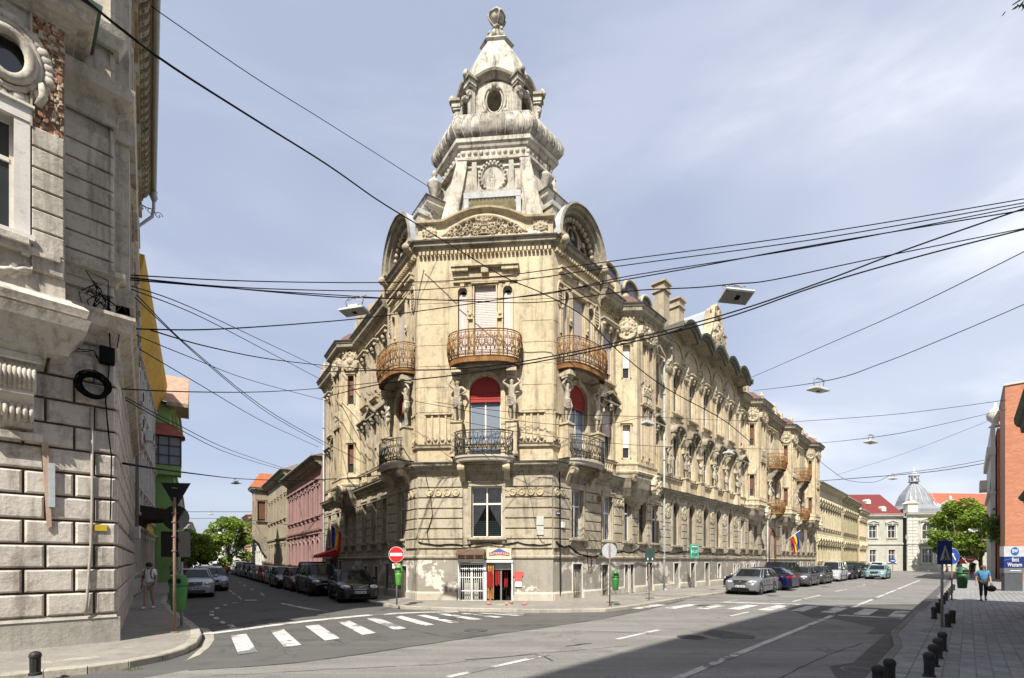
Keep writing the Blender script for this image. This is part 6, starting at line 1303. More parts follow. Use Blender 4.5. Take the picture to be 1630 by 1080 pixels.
mb.lathe([(.14,0),(.22,.05),(.22,.1),(.13,.16),(.12,.25)], (0,0,27.9), 10); put('finial_crown', mb, TOWR, tw, TC)
mb = MB(); mb.ball((0,0,28.5), .36, 14, 9, 1); mb.lathe([(.44,0),(.44,.07),(.3,.24),(.12,.38),(.06,.44),(.08,.5),(.02,.56)], (0,0,28.5), 8)
for k in range(4): t = k*pi/2+.4; mb.tube([(.44*cos(t)*cos(a),.44*sin(t)*cos(a),28.5+.44*sin(a)) for a in [-pi/2+pi/2*j/6 for j in range(7)]], .04, 5)
put('finial_ball', mb, [TOWR, TOWD], tw, TC)
# --- shop front in the corner
WMT = plain('white enamel', (.72,.72,.70), .5); REDM = plain('bright red cloth', (.40,.018,.018), .9, var=.25)
def cloth(mb, x0, x1, y, z0, z1, m=0, n=14):
    for k in range(n):
        a, b = k/n, (k+1)/n; f = lambda u: y+.035*sin(u*17+x0*9)+.015*sin(u*41); g = lambda u: z0+.05*sin(u*9+x0*5); X = lambda u: x0+(x1-x0)*u
        mb.quad((X(a),f(a),g(a)),(X(b),f(b),g(b)),(X(b),f(b)*.6+y*.4,z1),(X(a),f(a)*.6+y*.4,z1), m, True)
sh = link('shop_front', None, HB, FC)
mb = MB(); mb.box(-1.2, -1.12, -.06, .1, .05, 1.88); mb.box(-.04, .1, -.06, .1, .05, 1.88); mb.box(1.22, 1.28, -.06, .1, .05, 1.88); mb.box(-1.2, 1.28, -.1, .1, 1.82, 1.93); put('door_frame', mb, WMT, sh, FC)
mb = MB()
for k in range(12): x = -1.08+1.0*k/11; mb.tube([(x, -.03, .1), (x, -.03, 1.7)], .014, 4)
for z in (.12, .55, 1.15, 1.55, 1.75): mb.box(-1.1, -.06, -.05, -.025, z-.02, z+.02)
mb.box(-.6, -.54, -.06, -.02, .1, 1.55); put('barred_gate', mb, WMT, sh, FC)
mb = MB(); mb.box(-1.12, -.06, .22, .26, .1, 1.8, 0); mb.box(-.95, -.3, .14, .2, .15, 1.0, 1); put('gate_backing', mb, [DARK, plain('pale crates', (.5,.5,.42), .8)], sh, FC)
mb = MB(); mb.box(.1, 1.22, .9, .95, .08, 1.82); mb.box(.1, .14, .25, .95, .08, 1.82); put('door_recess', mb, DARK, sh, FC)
mb = MB(); mb.box(.7, .76, .2, .3, .08, 1.5); mb.box(.1, 1.22, .15, .25, 1.5, 1.8); put('door_post', mb, plain('grey alu', (.35,.35,.35), .4, .5), sh, FC)
PATC = plain('patterned hanging cloth', (.45,.22,.07), .8, var=.3)
mb = MB(); cloth(mb, .12, .42, .03, .15, 1.78, 1); cloth(mb, .12, .38, -.04, .72, 1.42, 0); put('hanging_cloth', mb, [REDM, PATC], sh, FC)
mb = MB(); cloth(mb, .47, .69, .16, .8, 1.45); cloth(mb, .84, 1.0, .5, .7, 1.4); put('hanging_cloth', mb, REDM, sh, FC)
BRNM = plain('brown awning tin', (.13,.075,.05), .6)
mb = MB(); mb.prism([(0,2.42),(-.12,2.42),(-.5,2.2),(-.5,2.14),(0,2.14)], 'x', -1.22, .04); mb.box(-1.22, .04, -.5, -.46, 1.92, 1.97)
for k in range(4): x = -1.2+1.2*k/3; mb.box(x, x+.04, -.5, -.46, 1.95, 2.16)
for z in (1.94,): mb.box(-1.22, -1.18, -.5, 0, z, z+.04); mb.box(0, .04, -.5, 0, z, z+.04)
put('tin_awning', mb, BRNM, sh, FC)
def text_mesh(s, size, depth=.004, mat=None, bend=0, align='CENTER', name='lettering', sx=1):
    cu = bpy.data.curves.new('t', 'FONT'); cu.body = s; cu.size = size; cu.align_x = align; cu.align_y = 'CENTER'; cu.extrude = depth; cu.resolution_u = 3
    o = bpy.data.objects.new('t', cu); COL.objects.link(o); dg = bpy.context.evaluated_depsgraph_get(); me = bpy.data.meshes.new_from_object(o.evaluated_get(dg))
    bpy.data.objects.remove(o); me.name = name; me.materials.clear(); me.materials.append(mat)
    for v in me.vertices:
        x, y, z = v.co; v.co = (x*sx, -z, y-bend*x*x)
    return me
mb = MB(); mb.box(.12, 1.22, -.1, -.0, 1.97, 2.46); sg = put('shop_sign', mb, plain('cream sign board', (.62,.55,.42), .6), sh, FC)
mb = MB(); mb.prism([(.3,2.28),(1.04,2.28),(.67,2.46)], 'y', -.112, -.1); kid('blue_roof_emblem', (mb, plain('sign blue', (.08,.11,.33), .6)), sg)
kid('lettering_band', ((lambda m: (loft(m, [[(.67+x, -.112, 2.24-.25*x*x+dz) for dz in (-.085, .07)] for x in [-.46+.092*k for k in range(11)]], closed=False, cap=False), m)[1])(MB()), plain('sign wine red', (.33,.05,.06), .6)), sg)
kid('lettering', text_mesh('ALIMENTARA', .155, .004, WMT, .25, sx=.93), sg, T(.67, -.118, 2.232))
kid('lettering', text_mesh('NON STOP', .07, .003, plain('sign blue', (.08,.11,.33), .6)), sg, T(.67, -.104, 2.05)) if False else None
mb = MB(); mb.box(.05, 1.3, -.35, 0.3, 0, .1); put('door_step', mb, PLBS, sh, FC)
for (x, z, w, h) in ((2.5, 3.1, .28, .75), ): 
    mb = MB(); mb.box(x-.16, x+.16, -.12, -.06, z+.38, z+.78); mb.box(x-.16, x+.16, -.12, -.06, z-.05, z+.34); put('notice_board', mb, plain('faded notice', (.5,.49,.45), .7), HB, FC)
mb = MB(); mb.box(.12, .42, -.1, -.06, 3.95, 4.1); nm = put('street_name_plate', mb, plain('enamel dark blue', (.02,.03,.12), .4), HB, FR)
mb = MB(); [mb.box(.15+.05*k, .185+.05*k, -.106, -.1, 4.0, 4.05) for k in range(5)]; kid('lettering', (mb, WMT), nm)
mb = MB(); mb.box(.5, .68, -.16, -.06, 3.4, 3.65); put('meter_box', mb, WMT, HB, FR)
for W, x, z1 in ((FR, 10.95, 15.0), (FL, -18.1, 14.6), (FR, 31.9, 5.8)):
    mb = MB(); mb.tube([(x, STEP-.14, .15), (x, STEP-.14, 2.0), (x, STEP-.14, z1)], .07, 8)
    for k in range(1, int(z1/2)): mb.tube([(x, STEP-.14, 2*k), (x, STEP-.14, 2*k+.12)], .085, 8)
    mb.tube([(x, STEP-.14, .2), (x, STEP-.35, .06)], .08, 8); put('downpipe', mb, PIPE, HB, W)
# ================================================================== cars
def paint(name, c, rough=.25, metal=.3):
    if name in MATS: return MATS[name]
    m, N, L, B = newmat(name); B.inputs['Base Color'].default_value = (*c, 1); B.inputs['Roughness'].default_value = rough; B.inputs['Metallic'].default_value = metal; B.inputs['Coat Weight'].default_value = .25; B.inputs['Specular IOR Level'].default_value = .35; B.inputs['Coat Roughness'].default_value = .05
    g = N.new('ShaderNodeNewGeometry'); L.new(ramp(N, L, noise(N, L, g.outputs['Position'], 6, 6, .7), .3, .8), B.inputs['Roughness']) if False else None
    L.new(mixc(N, L, ramp(N, L, noise(N, L, g.outputs['Position'], 2.5, 6, .7), .45, .8), c, tuple(x*.85+.004 for x in c)), B.inputs['Base Color']); MATS[name] = m; return m
TYR = plain('tyre rubber', (.02,.02,.02), .85); RIM = plain('alloy rim', (.42,.42,.43), .3, .8); LMP = plain('headlamp lens', (.62,.64,.66), .1, .3, 1); BLKP = plain('black trim', (.012,.012,.013), .45); CHR = plain('chrome trim', (.6,.6,.62), .15, 1); PLT = plain('number plate', (.62,.62,.60), .5); RLT = plain('red tail lamp', (.35,.01,.01), .2, 0, 1)
KINDS = dict(hatch=dict(L=4.25, W=1.78, H=1.46, deck=[(0,.56),(.012,.70),(.05,.80),(.2,.93),(.29,.98),(.6,.99),(.9,1.0),(.97,.97),(1,.78)], gh=(.26,.43,.82,.975)),
             small=dict(L=3.6, W=1.62, H=1.48, deck=[(0,.48),(.02,.62),(.07,.74),(.18,.90),(.25,.97),(.6,.98),(.92,.99),(.98,.94),(1,.75)], gh=(.22,.40,.86,.98)),
             sedan=dict(L=4.55, W=1.78, H=1.45, deck=[(0,.50),(.015,.62),(.06,.72),(.2,.88),(.28,.95),(.6,.98),(.84,1.0),(.97,.97),(1,.78)], gh=(.26,.42,.72,.88)),
             suv=dict(L=4.6, W=1.86, H=1.72, deck=[(0,.60),(.015,.76),(.05,.90),(.18,1.04),(.25,1.12),(.6,1.14),(.9,1.15),(.98,1.1),(1,.9)], gh=(.23,.38,.90,.985)),
             van=dict(L=4.3, W=1.74, H=1.82, deck=[(0,.55),(.02,.75),(.06,.88),(.14,1.0),(.2,1.08),(.6,1.1),(.95,1.1),(.99,1.08),(1,.95)], gh=(.17,.33,.95,.99)))
def lerp_tab(tab, u):
    for (a, va), (b, vb) in zip(tab, tab[1:]):
        if u <= b: return va+(vb-va)*(u-a)/(b-a+1e-9)
    return tab[-1][1]
def wheel_data():
    def t(): mb = MB(); mb.tf = Matrix.Rotation(radians(90), 4, 'Y'); mb.lathe([(.22,-.1),(.3,-.11),(.325,-.08),(.33,0),(.325,.08),(.3,.11),(.22,.1)], n=20); return mb.mesh('tyre', TYR)
    def r():
        mb = MB(); mb.tf = Matrix.Rotation(radians(90), 4, 'Y'); mb.lathe([(.225,.09),(.225,.112),(.2,.105),(.19,.06),(.05,.05),(.01,.05)], n=18, m=1)
        for k in range(7):
            a = 2*pi*k/7; c, s = cos(a), sin(a); mb.poly([(.04*c-.03*s,.04*s+.03*c,.1),(.21*c-.035*s,.21*s+.035*c,.1),(.21*c+.035*s,.21*s-.035*c,.1),(.04*c+.03*s,.04*s-.03*c,.1)], 0)
        mb.lathe([(.06,.1),(.05,.12),(.01,.12)], n=8); return mb.mesh('rim', [RIM, plain('dark hub', (.06,.06,.06), .5)])
    return cached('tyre', t), cached('rim', r)
def make_car(name, label, cat, kind, col, pos, heading, group=None, plate=True, emblem=False, sc=1.0, sign=None, bed=False):
    K = KINDS[kind]; L, Wd, H = K['L'], K['W'], K['H']; g0, g1, g2, g3 = K['gh']
    rz = atan2(heading[1], heading[0])+pi/2; W = T(*pos) @ RZ(rz) @ Matrix.Scale(sc, 4)
    r_ = link(name, None, None, W, label, cat, group); hw0 = Wd/2; R = .37; zc = .33; yf, yr = .195*L, .79*L; col = paint('paint '+col[0], col[1], col[2] if len(col) > 2 else .25, .3 if len(col) > 2 else .0)
    def hw(u): return hw0*(1-.26*max(0, 1-u/.07)**2-.14*max(0, 1-(1-u)/.05)**2)
    def body():
        mb = MB(); ys = sorted({*[L*i/30 for i in range(31)], *[c+R*math.copysign(abs(sin(a)), a) for c in (yf, yr) for a in [-pi/2+pi*j/10 for j in range(11)]], .01*L, .03*L, .985*L}); rings = []
        for y in ys:
            u = y/L; zt = lerp_tab(K['deck'], u); zl = .2 if .03 < u < .97 else .26
            for c in (yf, yr):
                if abs(y-c) < R-.001: zl = max(zl, zc+sqrt(R*R-(y-c)**2)*.98)
            zl = min(zl, zt-.1); h = hw(u); d = zt-zl
            half = [(0, zt+.035), (h*.5, zt+.03), (h*.82, zt), (h*.93, zt-.05), (h*.985, zt-d*.28), (h, zt-d*.5), (h*.985, zl+d*.2), (h*.96, zl)]
            rings.append([(-x, y, z) for x, z in half[::-1]] + [(x, y, z) for x, z in half[1:]])
        loft(mb, rings, 0, closed=False, cap=False, sm=True)
        for k, s in ((0, 1), (-1, -1)):
            mb.af([mb.av(p) for p in rings[k]][::s], 0)
        for c in (yf, yr):
            for q in (-1, 1): mb.prism([(c+(R+.01)*cos(2*pi*j/16), zc+(R+.01)*sin(2*pi*j/16)) for j in range(16)], 'x', q*hw0*.55, q*hw0*.9, 1)
        mb.box(-hw0*.85, hw0*.85, .1*L, .95*L, .17, .3, 1)
        return mb.mesh('car_body', [col, BLKP])
    key = ('car', kind, col.name)
    kid('body', cached(key, body), r_)
    # greenhouse
    zb = lerp_tab(K['deck'], .5)-.01; rz_ = H-.05
    def ring(y0, y1, hx_, z, dz=0):
        return [(-hx_*.86, y0, z+dz), (-hx_*.4, y0-.05, z+dz), (hx_*.4, y0-.05, z+dz), (hx_*.86, y0, z+dz), (hx_, y0+.12, z), (hx_, y1-.12, z), (hx_*.86, y1, z), (-hx_*.86, y1, z), (-hx_, y1-.12, z), (-hx_, y0+.12, z)]
    zf = lerp_tab(K['deck'], g0+.01); A = ring(g0*L, g3*L, hw0*.93, zb); A = [(x, y, z-(.06 if y < g0*L+.13 else 0)) for x, y, z in A]; Bt = ring(g1*L, g2*L, hw0*.74, rz_)
    def green(): mb = MB(); loft(mb, [A, Bt], 0, cap=False); return mb.mesh('car_windows', CGLS)
    kid('window_glass', cached(('gh', kind), green), r_)
    def roof():
        mb = MB(); Cc = [(x*.86, y+(.16 if y < (g1+g2)/2*L else -.16), H) for x, y, z in Bt]; loft(mb, [Bt, [(x*.97, y+(.05 if y < (g1+g2)/2*L else -.05), z+.035) for x, y, z in Bt], Cc], 0, sm=True)
        for i, r in ((3,.035),(4,.03),(0,.035),(9,.03),(5,.045),(8,.045),(6,.035),(7,.035)): mb.tube([A[i], Bt[i]], r, 5)
        for q in (4, 9):
            k2 = 5 if q == 4 else 8; f = .42; a = Vector(A[q]).lerp(Vector(A[k2]), f); b = Vector(Bt[q]).lerp(Vector(Bt[k2]), f*.9); mb.tube([a, b], .035, 5)
            f = .78; a = Vector(A[q]).lerp(Vector(A[k2]), f); b = Vector(Bt[q]).lerp(Vector(Bt[k2]), f); mb.tube([a, b], .03, 5)
        mb.tube(Bt, .028, 5, closed=True); mb.tube(A, .02, 4, 1, closed=True); return mb.mesh('car_roof', [col, BLKP])
    kid('roof', cached(('roof',)+key, roof), r_)
    ty, rm = wheel_data()
    for y in (yf, yr):
        for q in (-1, 1):
            w = kid('wheel', None, r_, T(q*(hw0-.11), y, .33) @ (RZ(pi) if q < 0 else Matrix.Identity(4))); kid('tyre', ty, w); kid('rim', rm, w)
    zg = lerp_tab(K['deck'], .02); 
    def hl(q):
        mb = MB(); mb.tf = T(q*hw0*.70, .10, zg+.0) @ RZ(q*radians(26)) @ Matrix.Rotation(radians(-14), 4, 'X'); mb.ball((0,0,0), 1, 10, 7, 0, (.24,.07,.095)); mb.ball((0,-.03,0), .062, 8, 6, 1); return mb.mesh('headlight', [LMP, CHR])
    for q in (-1, 1): kid('headlight', cached(('hl', kind, q), lambda: hl(q)), r_)
    def gr():
        mb = MB(); a = hw0*.40; z0 = zg-.12; mb.prism([(-a,z0+.2),(-a*.8,z0),(a*.8,z0),(a,z0+.2)], 'y', -.03, .2); mb.tube([(-a,-.035,z0+.2),(-a*.8,-.035,z0),(a*.8,-.035,z0),(a,-.035,z0+.2)], .026 if emblem else .016, 5, 1, closed=True)
        for k in range(3): mb.box(-a*.9, a*.9, -.04, -.03, z0+.04+.05*k, z0+.052+.05*k, 1)
        if emblem: mb.tube([(-a*.75,-.05,z0+.03),(a*.75,-.05,z0+.19)], .022, 4, 1); mb.tube([(.055*cos(t*pi/6),-.055,z0+.11+.055*sin(t*pi/6)) for t in range(12)], .014, 4, 1, closed=True)
        else: mb.ball((0,-.04,z0+.13), .045, 8, 5, 1)
        return mb.mesh('grille', [BLKP, CHR])
    kid('grille', cached(('gr', kind, emblem), gr), r_)
    def lo():
        mb = MB(); a = hw0*.55; mb.prism([(-a,.26),(a,.26),(a*.9,.4),(-a*.9,.4)], 'y', .0, .12)
        for q in (-1, 1): mb.box(q*hw0*.64, q*hw0*.80, .05, .2, .3, .44); mb.ball((q*hw0*.72, .07, .37), .05, 8, 5, 1)
        mb.box(-hw0*.8, hw0*.8, .03, .2, .2, .25); return mb.mesh('lower_grille', [BLKP, LMP])
    kid('lower_grille', cached(('lo', kind), lo), r_)
    def pl():
        mb = MB(); mb.box(-.26, .26, -.05, -.02, .42, .53); mb.box(-.26, -.225, -.053, -.05, .42, .53, 1)
        for k in range(8):
            if k not in (2, 5): mb.box(-.2+.052*k, -.165+.052*k, -.054, -.05, .445, .505, 2)
        return mb.mesh('number_plate', [PLT, plain('plate blue', (.02,.05,.3), .5), BLKP])
    kid('number_plate', cached('plate', pl), r_)
    def mi(q): mb = MB(); mb.ball((q*(hw0+.1), g0*L+.42, zb+.1), 1, 8, 6, 0, (.12,.07,.085)); mb.tube([(q*(hw0-.08), g0*L+.4, zb+.02), (q*(hw0+.06), g0*L+.42, zb+.06)], .025, 5, 1); return mb.mesh('wing_mirror', [col, BLKP])
    for q in (-1, 1): kid('wing_mirror', cached(('mi', q)+key, lambda: mi(q)), r_)
    def tl(q): mb = MB(); mb.box(q*hw0*.62, q*hw0*.9, L-.1, L+.005, .78, .95); mb.box(q*hw0*.8, q*hw0*.965, L-.22, L-.02, .78, .93); return mb.mesh('tail_light', RLT)
    for q in (-1, 1): kid('tail_light', cached(('tl', kind, q), lambda: tl(q)), r_)
    def misc():
        mb = MB(); 
        for q in (-1, 1):
            for y in (.46*L, .66*L): mb.box(q*hw0*.99, q*(hw0+.012), y, y+.16, zb-.14, zb-.11, 0)
            for y in (.3*L, .53*L, .73*L): mb.box(q*hw0*.985, q*(hw0*1.002), y, y+.008, .3, zb-.02, 1)
            mb.box(q*hw0*.97, q*hw0*1.006, .28*L, .7*L, .5, .54, 1)
        mb.box(-hw0*.4, -.02, g0*L-.01, g0*L+.03, zf+.06, zf+.075, 1); mb.box(.1, hw0*.5, g0*L-.01, g0*L+.03, zf+.06, zf+.075, 1)
        return mb.mesh('door_handles', [col, BLKP])
    kid('door_trim', cached(('misc',)+key, misc), r_)
    return r_
BLK = ('black', (.006,.006,.008)); SIL = ('silver', (.42,.43,.44), .3); GRY = ('grey', (.17,.18,.19), .3); RED = ('red', (.33,.012,.015)); NAV = ('navy', (.004,.006,.032)); WHT = ('white', (.7,.7,.7)); TEAL = ('teal', (.16,.28,.28)); BEI = ('beige', (.36,.34,.29), .3); DRD = ('maroon', (.10,.012,.018)); CHC = ('charcoal', (.035,.037,.042)); BLU = ('blue', (.03,.04,.22))
GL_ = 'cars parked in a row along the left street'; HD = (.562, -.827)
rowL = [(1.7,2.55,'hatch',BLK,'black hatchback with an oval chrome grille, first in the row at the palace corner','hatchback'),
 (6.35,2.6,'suv',('black suv', (.012,.014,.014)),'tall black off-roader parked directly behind the black hatchback','suv'),
 (11.2,2.8,'small',DRD,'small maroon car showing between the black off-roader and the blue van','small car'),
 (14.4,.95,'van',BLU,'blue van standing half on the pavement beyond the maroon car','van'),
 (15.1,2.95,'sedan',('black sedan', (.01,.01,.012)),'black saloon just left of the blue van','sedan'),
 (20.0,2.7,'hatch',SIL,'silver hatchback behind the black saloon','hatchback'),
 (24.5,2.8,'small',RED,'small bright red car half hidden behind the silver hatchback','small car'),
 (28.4,2.7,'hatch',BEI,'beige hatchback behind the bright red car','hatchback'),
 (33.0,2.7,'sedan',CHC,'charcoal saloon behind the beige hatchback','sedan'),
 (37.9,2.7,'hatch',NAV,'navy hatchback behind the charcoal saloon','hatchback'),
 (42.5,2.7,'suv',GRY,'grey off-roader behind the navy hatchback','suv'),
 (47.5,2.7,'hatch',BLK,'black hatchback behind the grey off-roader','hatchback'),
 (52.2,2.7,'van',BEI,'beige van far down the left street row','van'),
 (57.0,2.7,'sedan',SIL,'silver saloon behind the beige van','sedan'),
 (62.0,2.7,'small',WHT,'small white car far down the left street row','small car'),
 (66.2,2.7,'hatch',('bright red', (.5,.02,.02)),'red hatchback near the far end of the left street row','hatchback'),
 (71.0,2.7,'hatch',('dark green', (.03,.06,.04)),'dark green hatchback behind the far red one','hatchback'),
 (76.0,2.7,'sedan',WHT,'white saloon, last of the row under the big tree','sedan')]
for t, o, kd, cl, lb, ct in rowL:
    if o > 1.6: o -= .25
    if t == 1.7: t, o = 1.2, 2.25
    p = lw(t, o); make_car('parked_car', lb, ct, kd, cl, (p.x, p.y, .006 if o > 1.6 else .02), (.47, -.883) if t == 1.2 else HD, GL_, emblem=(t == 1.2))
for (X, Y, kd, cl, lb, ct) in ((-16.15,24.6,'hatch',SIL,'silver hatchback facing us behind the green bin on the left kerb','hatchback'),(-18.5,29.9,'sedan',('steel', (.2,.23,.26), .3),'steel grey saloon behind the silver hatchback on the left kerb','sedan'),(-22.3,35.4,'hatch',WHT,'white hatchback third along the left kerb','hatchback'),(-26.2,41.2,'hatch',CHC,'charcoal hatchback fourth along the left kerb','hatchback')):
    make_car('parked_car', lb, ct, kd, cl, (X, Y, .006), (.553,-.833), 'cars along the left kerb')
make_car('moving_car', 'distant white car driving towards us down the left street', 'car', 'sedan', WHT, (-50.5, 83, .006), HD)
GR_ = 'cars parked along the kerb of the right street'
for a, b, kd, cl, lb, ct in ((28.2,-9.2,'hatch',GRY,'grey hatchback with a bright grille, nearest on the palace side of the right street','hatchback'),
 (35.0,-9.5,'van',('black van', (.012,.012,.016)),'dark people carrier mostly hidden behind the navy hatchback','van'),(39.6,-9.2,'hatch',('graphite', (.05,.05,.055)),'graphite hatchback right of the navy car with a bright headlamp','hatchback'),(44.5,-9.2,'hatch',CHC,'charcoal hatchback two behind the navy car','hatchback'),(51.6,-9.2,'van',SIL,'silver people carrier in front of the butter-yellow house','van'),(57.2,-9.2,'sedan',BLK,'black saloon behind the silver people carrier','sedan'),(62.6,-9.2,'suv',('black suv', (.012,.014,.014)),'black off-roader behind the black saloon on the right street','suv'),(69,-9.2,'hatch',NAV,'navy hatchback farther up the right street','hatchback'),(75,-9.2,'sedan',SIL,'silver saloon near the end of the right street','sedan'),(82,-9.2,'suv',WHT,'white off-roader last on the right street kerb','suv')):
    p = rs(a, b); make_car('parked_car', lb, ct, kd, cl, (p.x, p.y, .01), (-.686, -.728), GR_)
p = rs(61, -6.9); make_car('moving_car', 'pale teal hatchback driving towards us on the right street', 'hatchback', 'hatch', TEAL, (p.x, p.y, .01), (-.70, -.71))
make_car('parked_car', 'navy hatchback parked askew with its rear wheel towards the road, behind the grey one', 'hatchback', 'hatch', NAV, (14.35, 32.0, .06), (-.85, .53), GR_) if False else None
hd = Vector((-.72, .69)); hd.normalize(); tail = Vector((18.1, 30.7)); nose = tail+hd*4.35; make_car('parked_car', 'navy hatchback seen from the side and rear behind the grey hatchback', 'hatchback', 'hatch', NAV, (nose.x, nose.y, .03), (hd.x, hd.y), GR_)
# ================================================================== people
SKN = plain('skin', (.42,.26,.19), .6); HAIR = plain('dark hair', (.02,.015,.012), .7); HAIRL = plain('brown hair', (.10,.055,.03), .7); TSH = plain('white t-shirt', (.82,.82,.82), .9); KHA = plain('khaki cloth', (.38,.33,.27), .9); BTOP = plain('blue blouse', (.05,.19,.33), .85); BTR = plain('black trousers', (.015,.015,.018), .85); SHOE = plain('white trainers', (.65,.65,.65), .6); BAG = plain('black bag', (.015,.015,.015), .6)
def person(pos, rz, label, pose, H, top, bot, hair, sleeves=.5, legs=1.0, shoe=None, bag=None, longhair=False, fine=True):
    W = T(*pos) @ RZ(rz); r_ = link('person', None, None, W, label, 'person'); V, E, R, nm = body_skeleton(pose, H)
    me = skin_mesh('person_body', V, E, R, [SKN], sub=1); kid('body', me, r_)
    P = lambda n: Vector(V[nm.index(n)])
    def chain(pts, E_, rad, m, name): kid(name, skin_mesh(name, [tuple(p) for p in pts], E_, rad, [m], sub=1), r_)
    k = H
    pts = [P('pel')+Vector((0,0,-.0*k)), P('waist'), P('chest'), P('neck')-Vector((0,0,.022*k)), P('shl'), P('shr'), P('shl').lerp(P('ell'), sleeves), P('shr').lerp(P('elr'), sleeves)]
    chain(pts, [(0,1),(1,2),(2,3),(2,4),(2,5),(4,6),(5,7)], [.086*k,.08*k,(.094*k,.078*k),.036*k,.043*k,.043*k,.033*k,.033*k], top, 'shirt')
    lk_ = lambda s: ([P('pel'), P('hi'+s), P('hi'+s).lerp(P('kn'+s), 1.0 if legs >= 1 else legs)] + ([P('kn'+s).lerp(P('an'+s), legs-1)] if legs > 1 else []))
    a, b = lk_('l'), lk_('r'); pts = a+b[1:]; n = len(a); E_ = [(i, i+1) for i in range(n-1)]+[(0, n)]+[(n+i, n+i+1) for i in range(n-2)]
    rd = [.072*k, .057*k]+([.045*k]*(n-2) if legs <= 1 else [.04*k, .032*k]); chain(pts, E_, rd+rd[1:], bot, 'shorts' if legs < 1 else 'trousers')
    mb = MB(); h = P('head'); mb.ball(h+Vector((0,.012*k,.028*k)), .062*k, 10, 7, 0, (1,1.06,.92))
    if longhair: mb.ball(h+Vector((0,.035*k,-.01*k)), .06*k, 9, 6, 0, (1.05,.8,1.3))
    kid('hair', (mb, hair), r_)
    mb = MB()
    for q in (-1, 1): mb.ball(h+Vector((q*.018*k,-.045*k,.0)), .0075*k, 6, 4, 1); mb.ball(h+Vector((q*.048*k,.0,-.004*k)), .012*k, 6, 4, 0, (.5,.8,1.2))
    mb.ball(h+Vector((0,-.053*k,-.012*k)), .009*k, 6, 4, 0, (1,1,1.5)); mb.box(h.x-.014*k, h.x+.014*k, h.y-.049*k, h.y-.046*k, h.z-.03*k, h.z-.026*k, 2); kid('face', (mb, [SKN, BLKP, plain('lips', (.3,.1,.09))]), r_)
    for s in 'lr':
        mb = MB(); t = P('to'+s); an = P('an'+s); mb.ball((t+an)/2+Vector((0,-.005*k,-.006*k)), 1, 10, 6, 0, (.028*k, .075*k, .024*k)); kid('shoe', (mb, shoe or SHOE), r_)
    if bag == 'pack':
        mb = MB(); mb.ball(P('chest')+Vector((0,.1*k,-.02*k)), 1, 10, 7, 0, (.085*k,.05*k,.12*k))
        for q in (-1, 1): mb.tube([P('chest')+Vector((q*.055*k,.07*k,.07*k)), P('chest')+Vector((q*.058*k,-.01*k,.105*k)), P('chest')+Vector((q*.06*k,-.067*k,.05*k)), P('chest')+Vector((q*.068*k,-.05*k,-.08*k)), P('chest')+Vector((q*.07*k,.05*k,-.1*k))], .011*k, 5)
        o = link('backpack', mb.mesh('backpack', BAG), None, W, 'black backpack worn by the man in the white t-shirt', 'backpack')
    if bag == 'hand':
        hh = P('har'); mb = MB(); mb.ball(hh+Vector((.02,0,-.16*k)), 1, 10, 7, 0, (.1*k,.05*k,.085*k)); mb.tube([hh+Vector((-.03,0,-.1*k)), hh+Vector((.02,0,.005*k)), hh+Vector((.08,0,-.1*k))], .008*k, 5)
        link('handbag', mb.mesh('handbag', BAG), None, W, 'black handbag carried by the woman in the blue top', 'handbag')
    return r_
wk = dict(knl=(-.05,-.05,.29), anl=(-.055,-.06,.05), tol=(-.06,-.135,.02), knr=(.05,.0,.28), anr=(.055,.07,.06), tor=(.06,.01,.02), ell=(-.135,.03,.63), hal=(-.14,.02,.50), elr=(.135,-.01,.63), har=(.14,-.06,.50))
person((-13.35, 17.8, .125), radians(12), 'dark-haired man in white t-shirt and khaki shorts walking on the left pavement', wk, 1.78, TSH, KHA, HAIR, .7, .82, SHOE, 'pack')
person((20.75, 21.3, .135), radians(-35), 'woman in a blue top and black cropped trousers walking on the right pavement', wk, 1.62, BTOP, BTR, HAIRL, .8, 1.7, BAG, 'hand', True)
person((47.6, 51.5, .125), radians(160), 'distant person in a light blue top ahead of the woman on the right pavement', wk, 1.7, plain('pale blue shirt', (.25,.36,.5), .9), BTR, HAIR, .5, 1.8, BAG)
person((48.7, 51.2, .125), radians(150), 'distant person in dark top and maroon trousers on the right pavement', wk, 1.66, BTR, plain('maroon cloth', (.25,.03,.06), .9), HAIRL, .6, 1.8, BAG, None, True)
person((-26.2, 37.4, .125), radians(20), 'distant person in green beside the green house on the left pavement', wk, 1.72, plain('green cloth', (.05,.25,.12), .9), BTR, HAIR, .6, 1.8, BAG)
# ================================================================== signs, bins, bollards
POLE = plaster('galvanised pole', (.34,.34,.33), (.26,.25,.24), (.22,.12,.07), .5, None, rough=.6); RPOL = plaster('rusty pole', (.26,.17,.12), (.20,.13,.10), (.1,.05,.03), .4, None); SBK = plain('sign back', (.016,.017,.019), .7, spec=.2); SWH = plain('sign white', (.74,.74,.74), .5); SRD = plain('sign red', (.60,.015,.02), .45); SBL = plain('sign blue face', (.015,.06,.30), .45); GRNP = plain('green bin plastic', (.035,.20,.04), .5, var=.2); DGB = plain('dark green bin', (.02,.10,.035), .5)
def disc(mb, c, r, y0, y1, m=0, n=24): mb.prism([(c[0]+r*cos(2*pi*k/n), c[1]+r*sin(2*pi*k/n)) for k in range(n)], 'y', y0, y1, m)
def sign_root(name, label, pos, rz, cat='traffic sign', group=None): return link(name, None, None, T(*pos) @ RZ(rz), label, cat, group)
def pole(r_, h, rr=.03, mat=None, x=0, y=.05): mb = MB(); mb.tube([(x, y, 0), (x, y, h)], rr, 8); mb.lathe([(.09,0),(.09,.02),(.04,.03)], (x, y, 0), 8); return kid('pole', (mb, mat or POLE), r_)
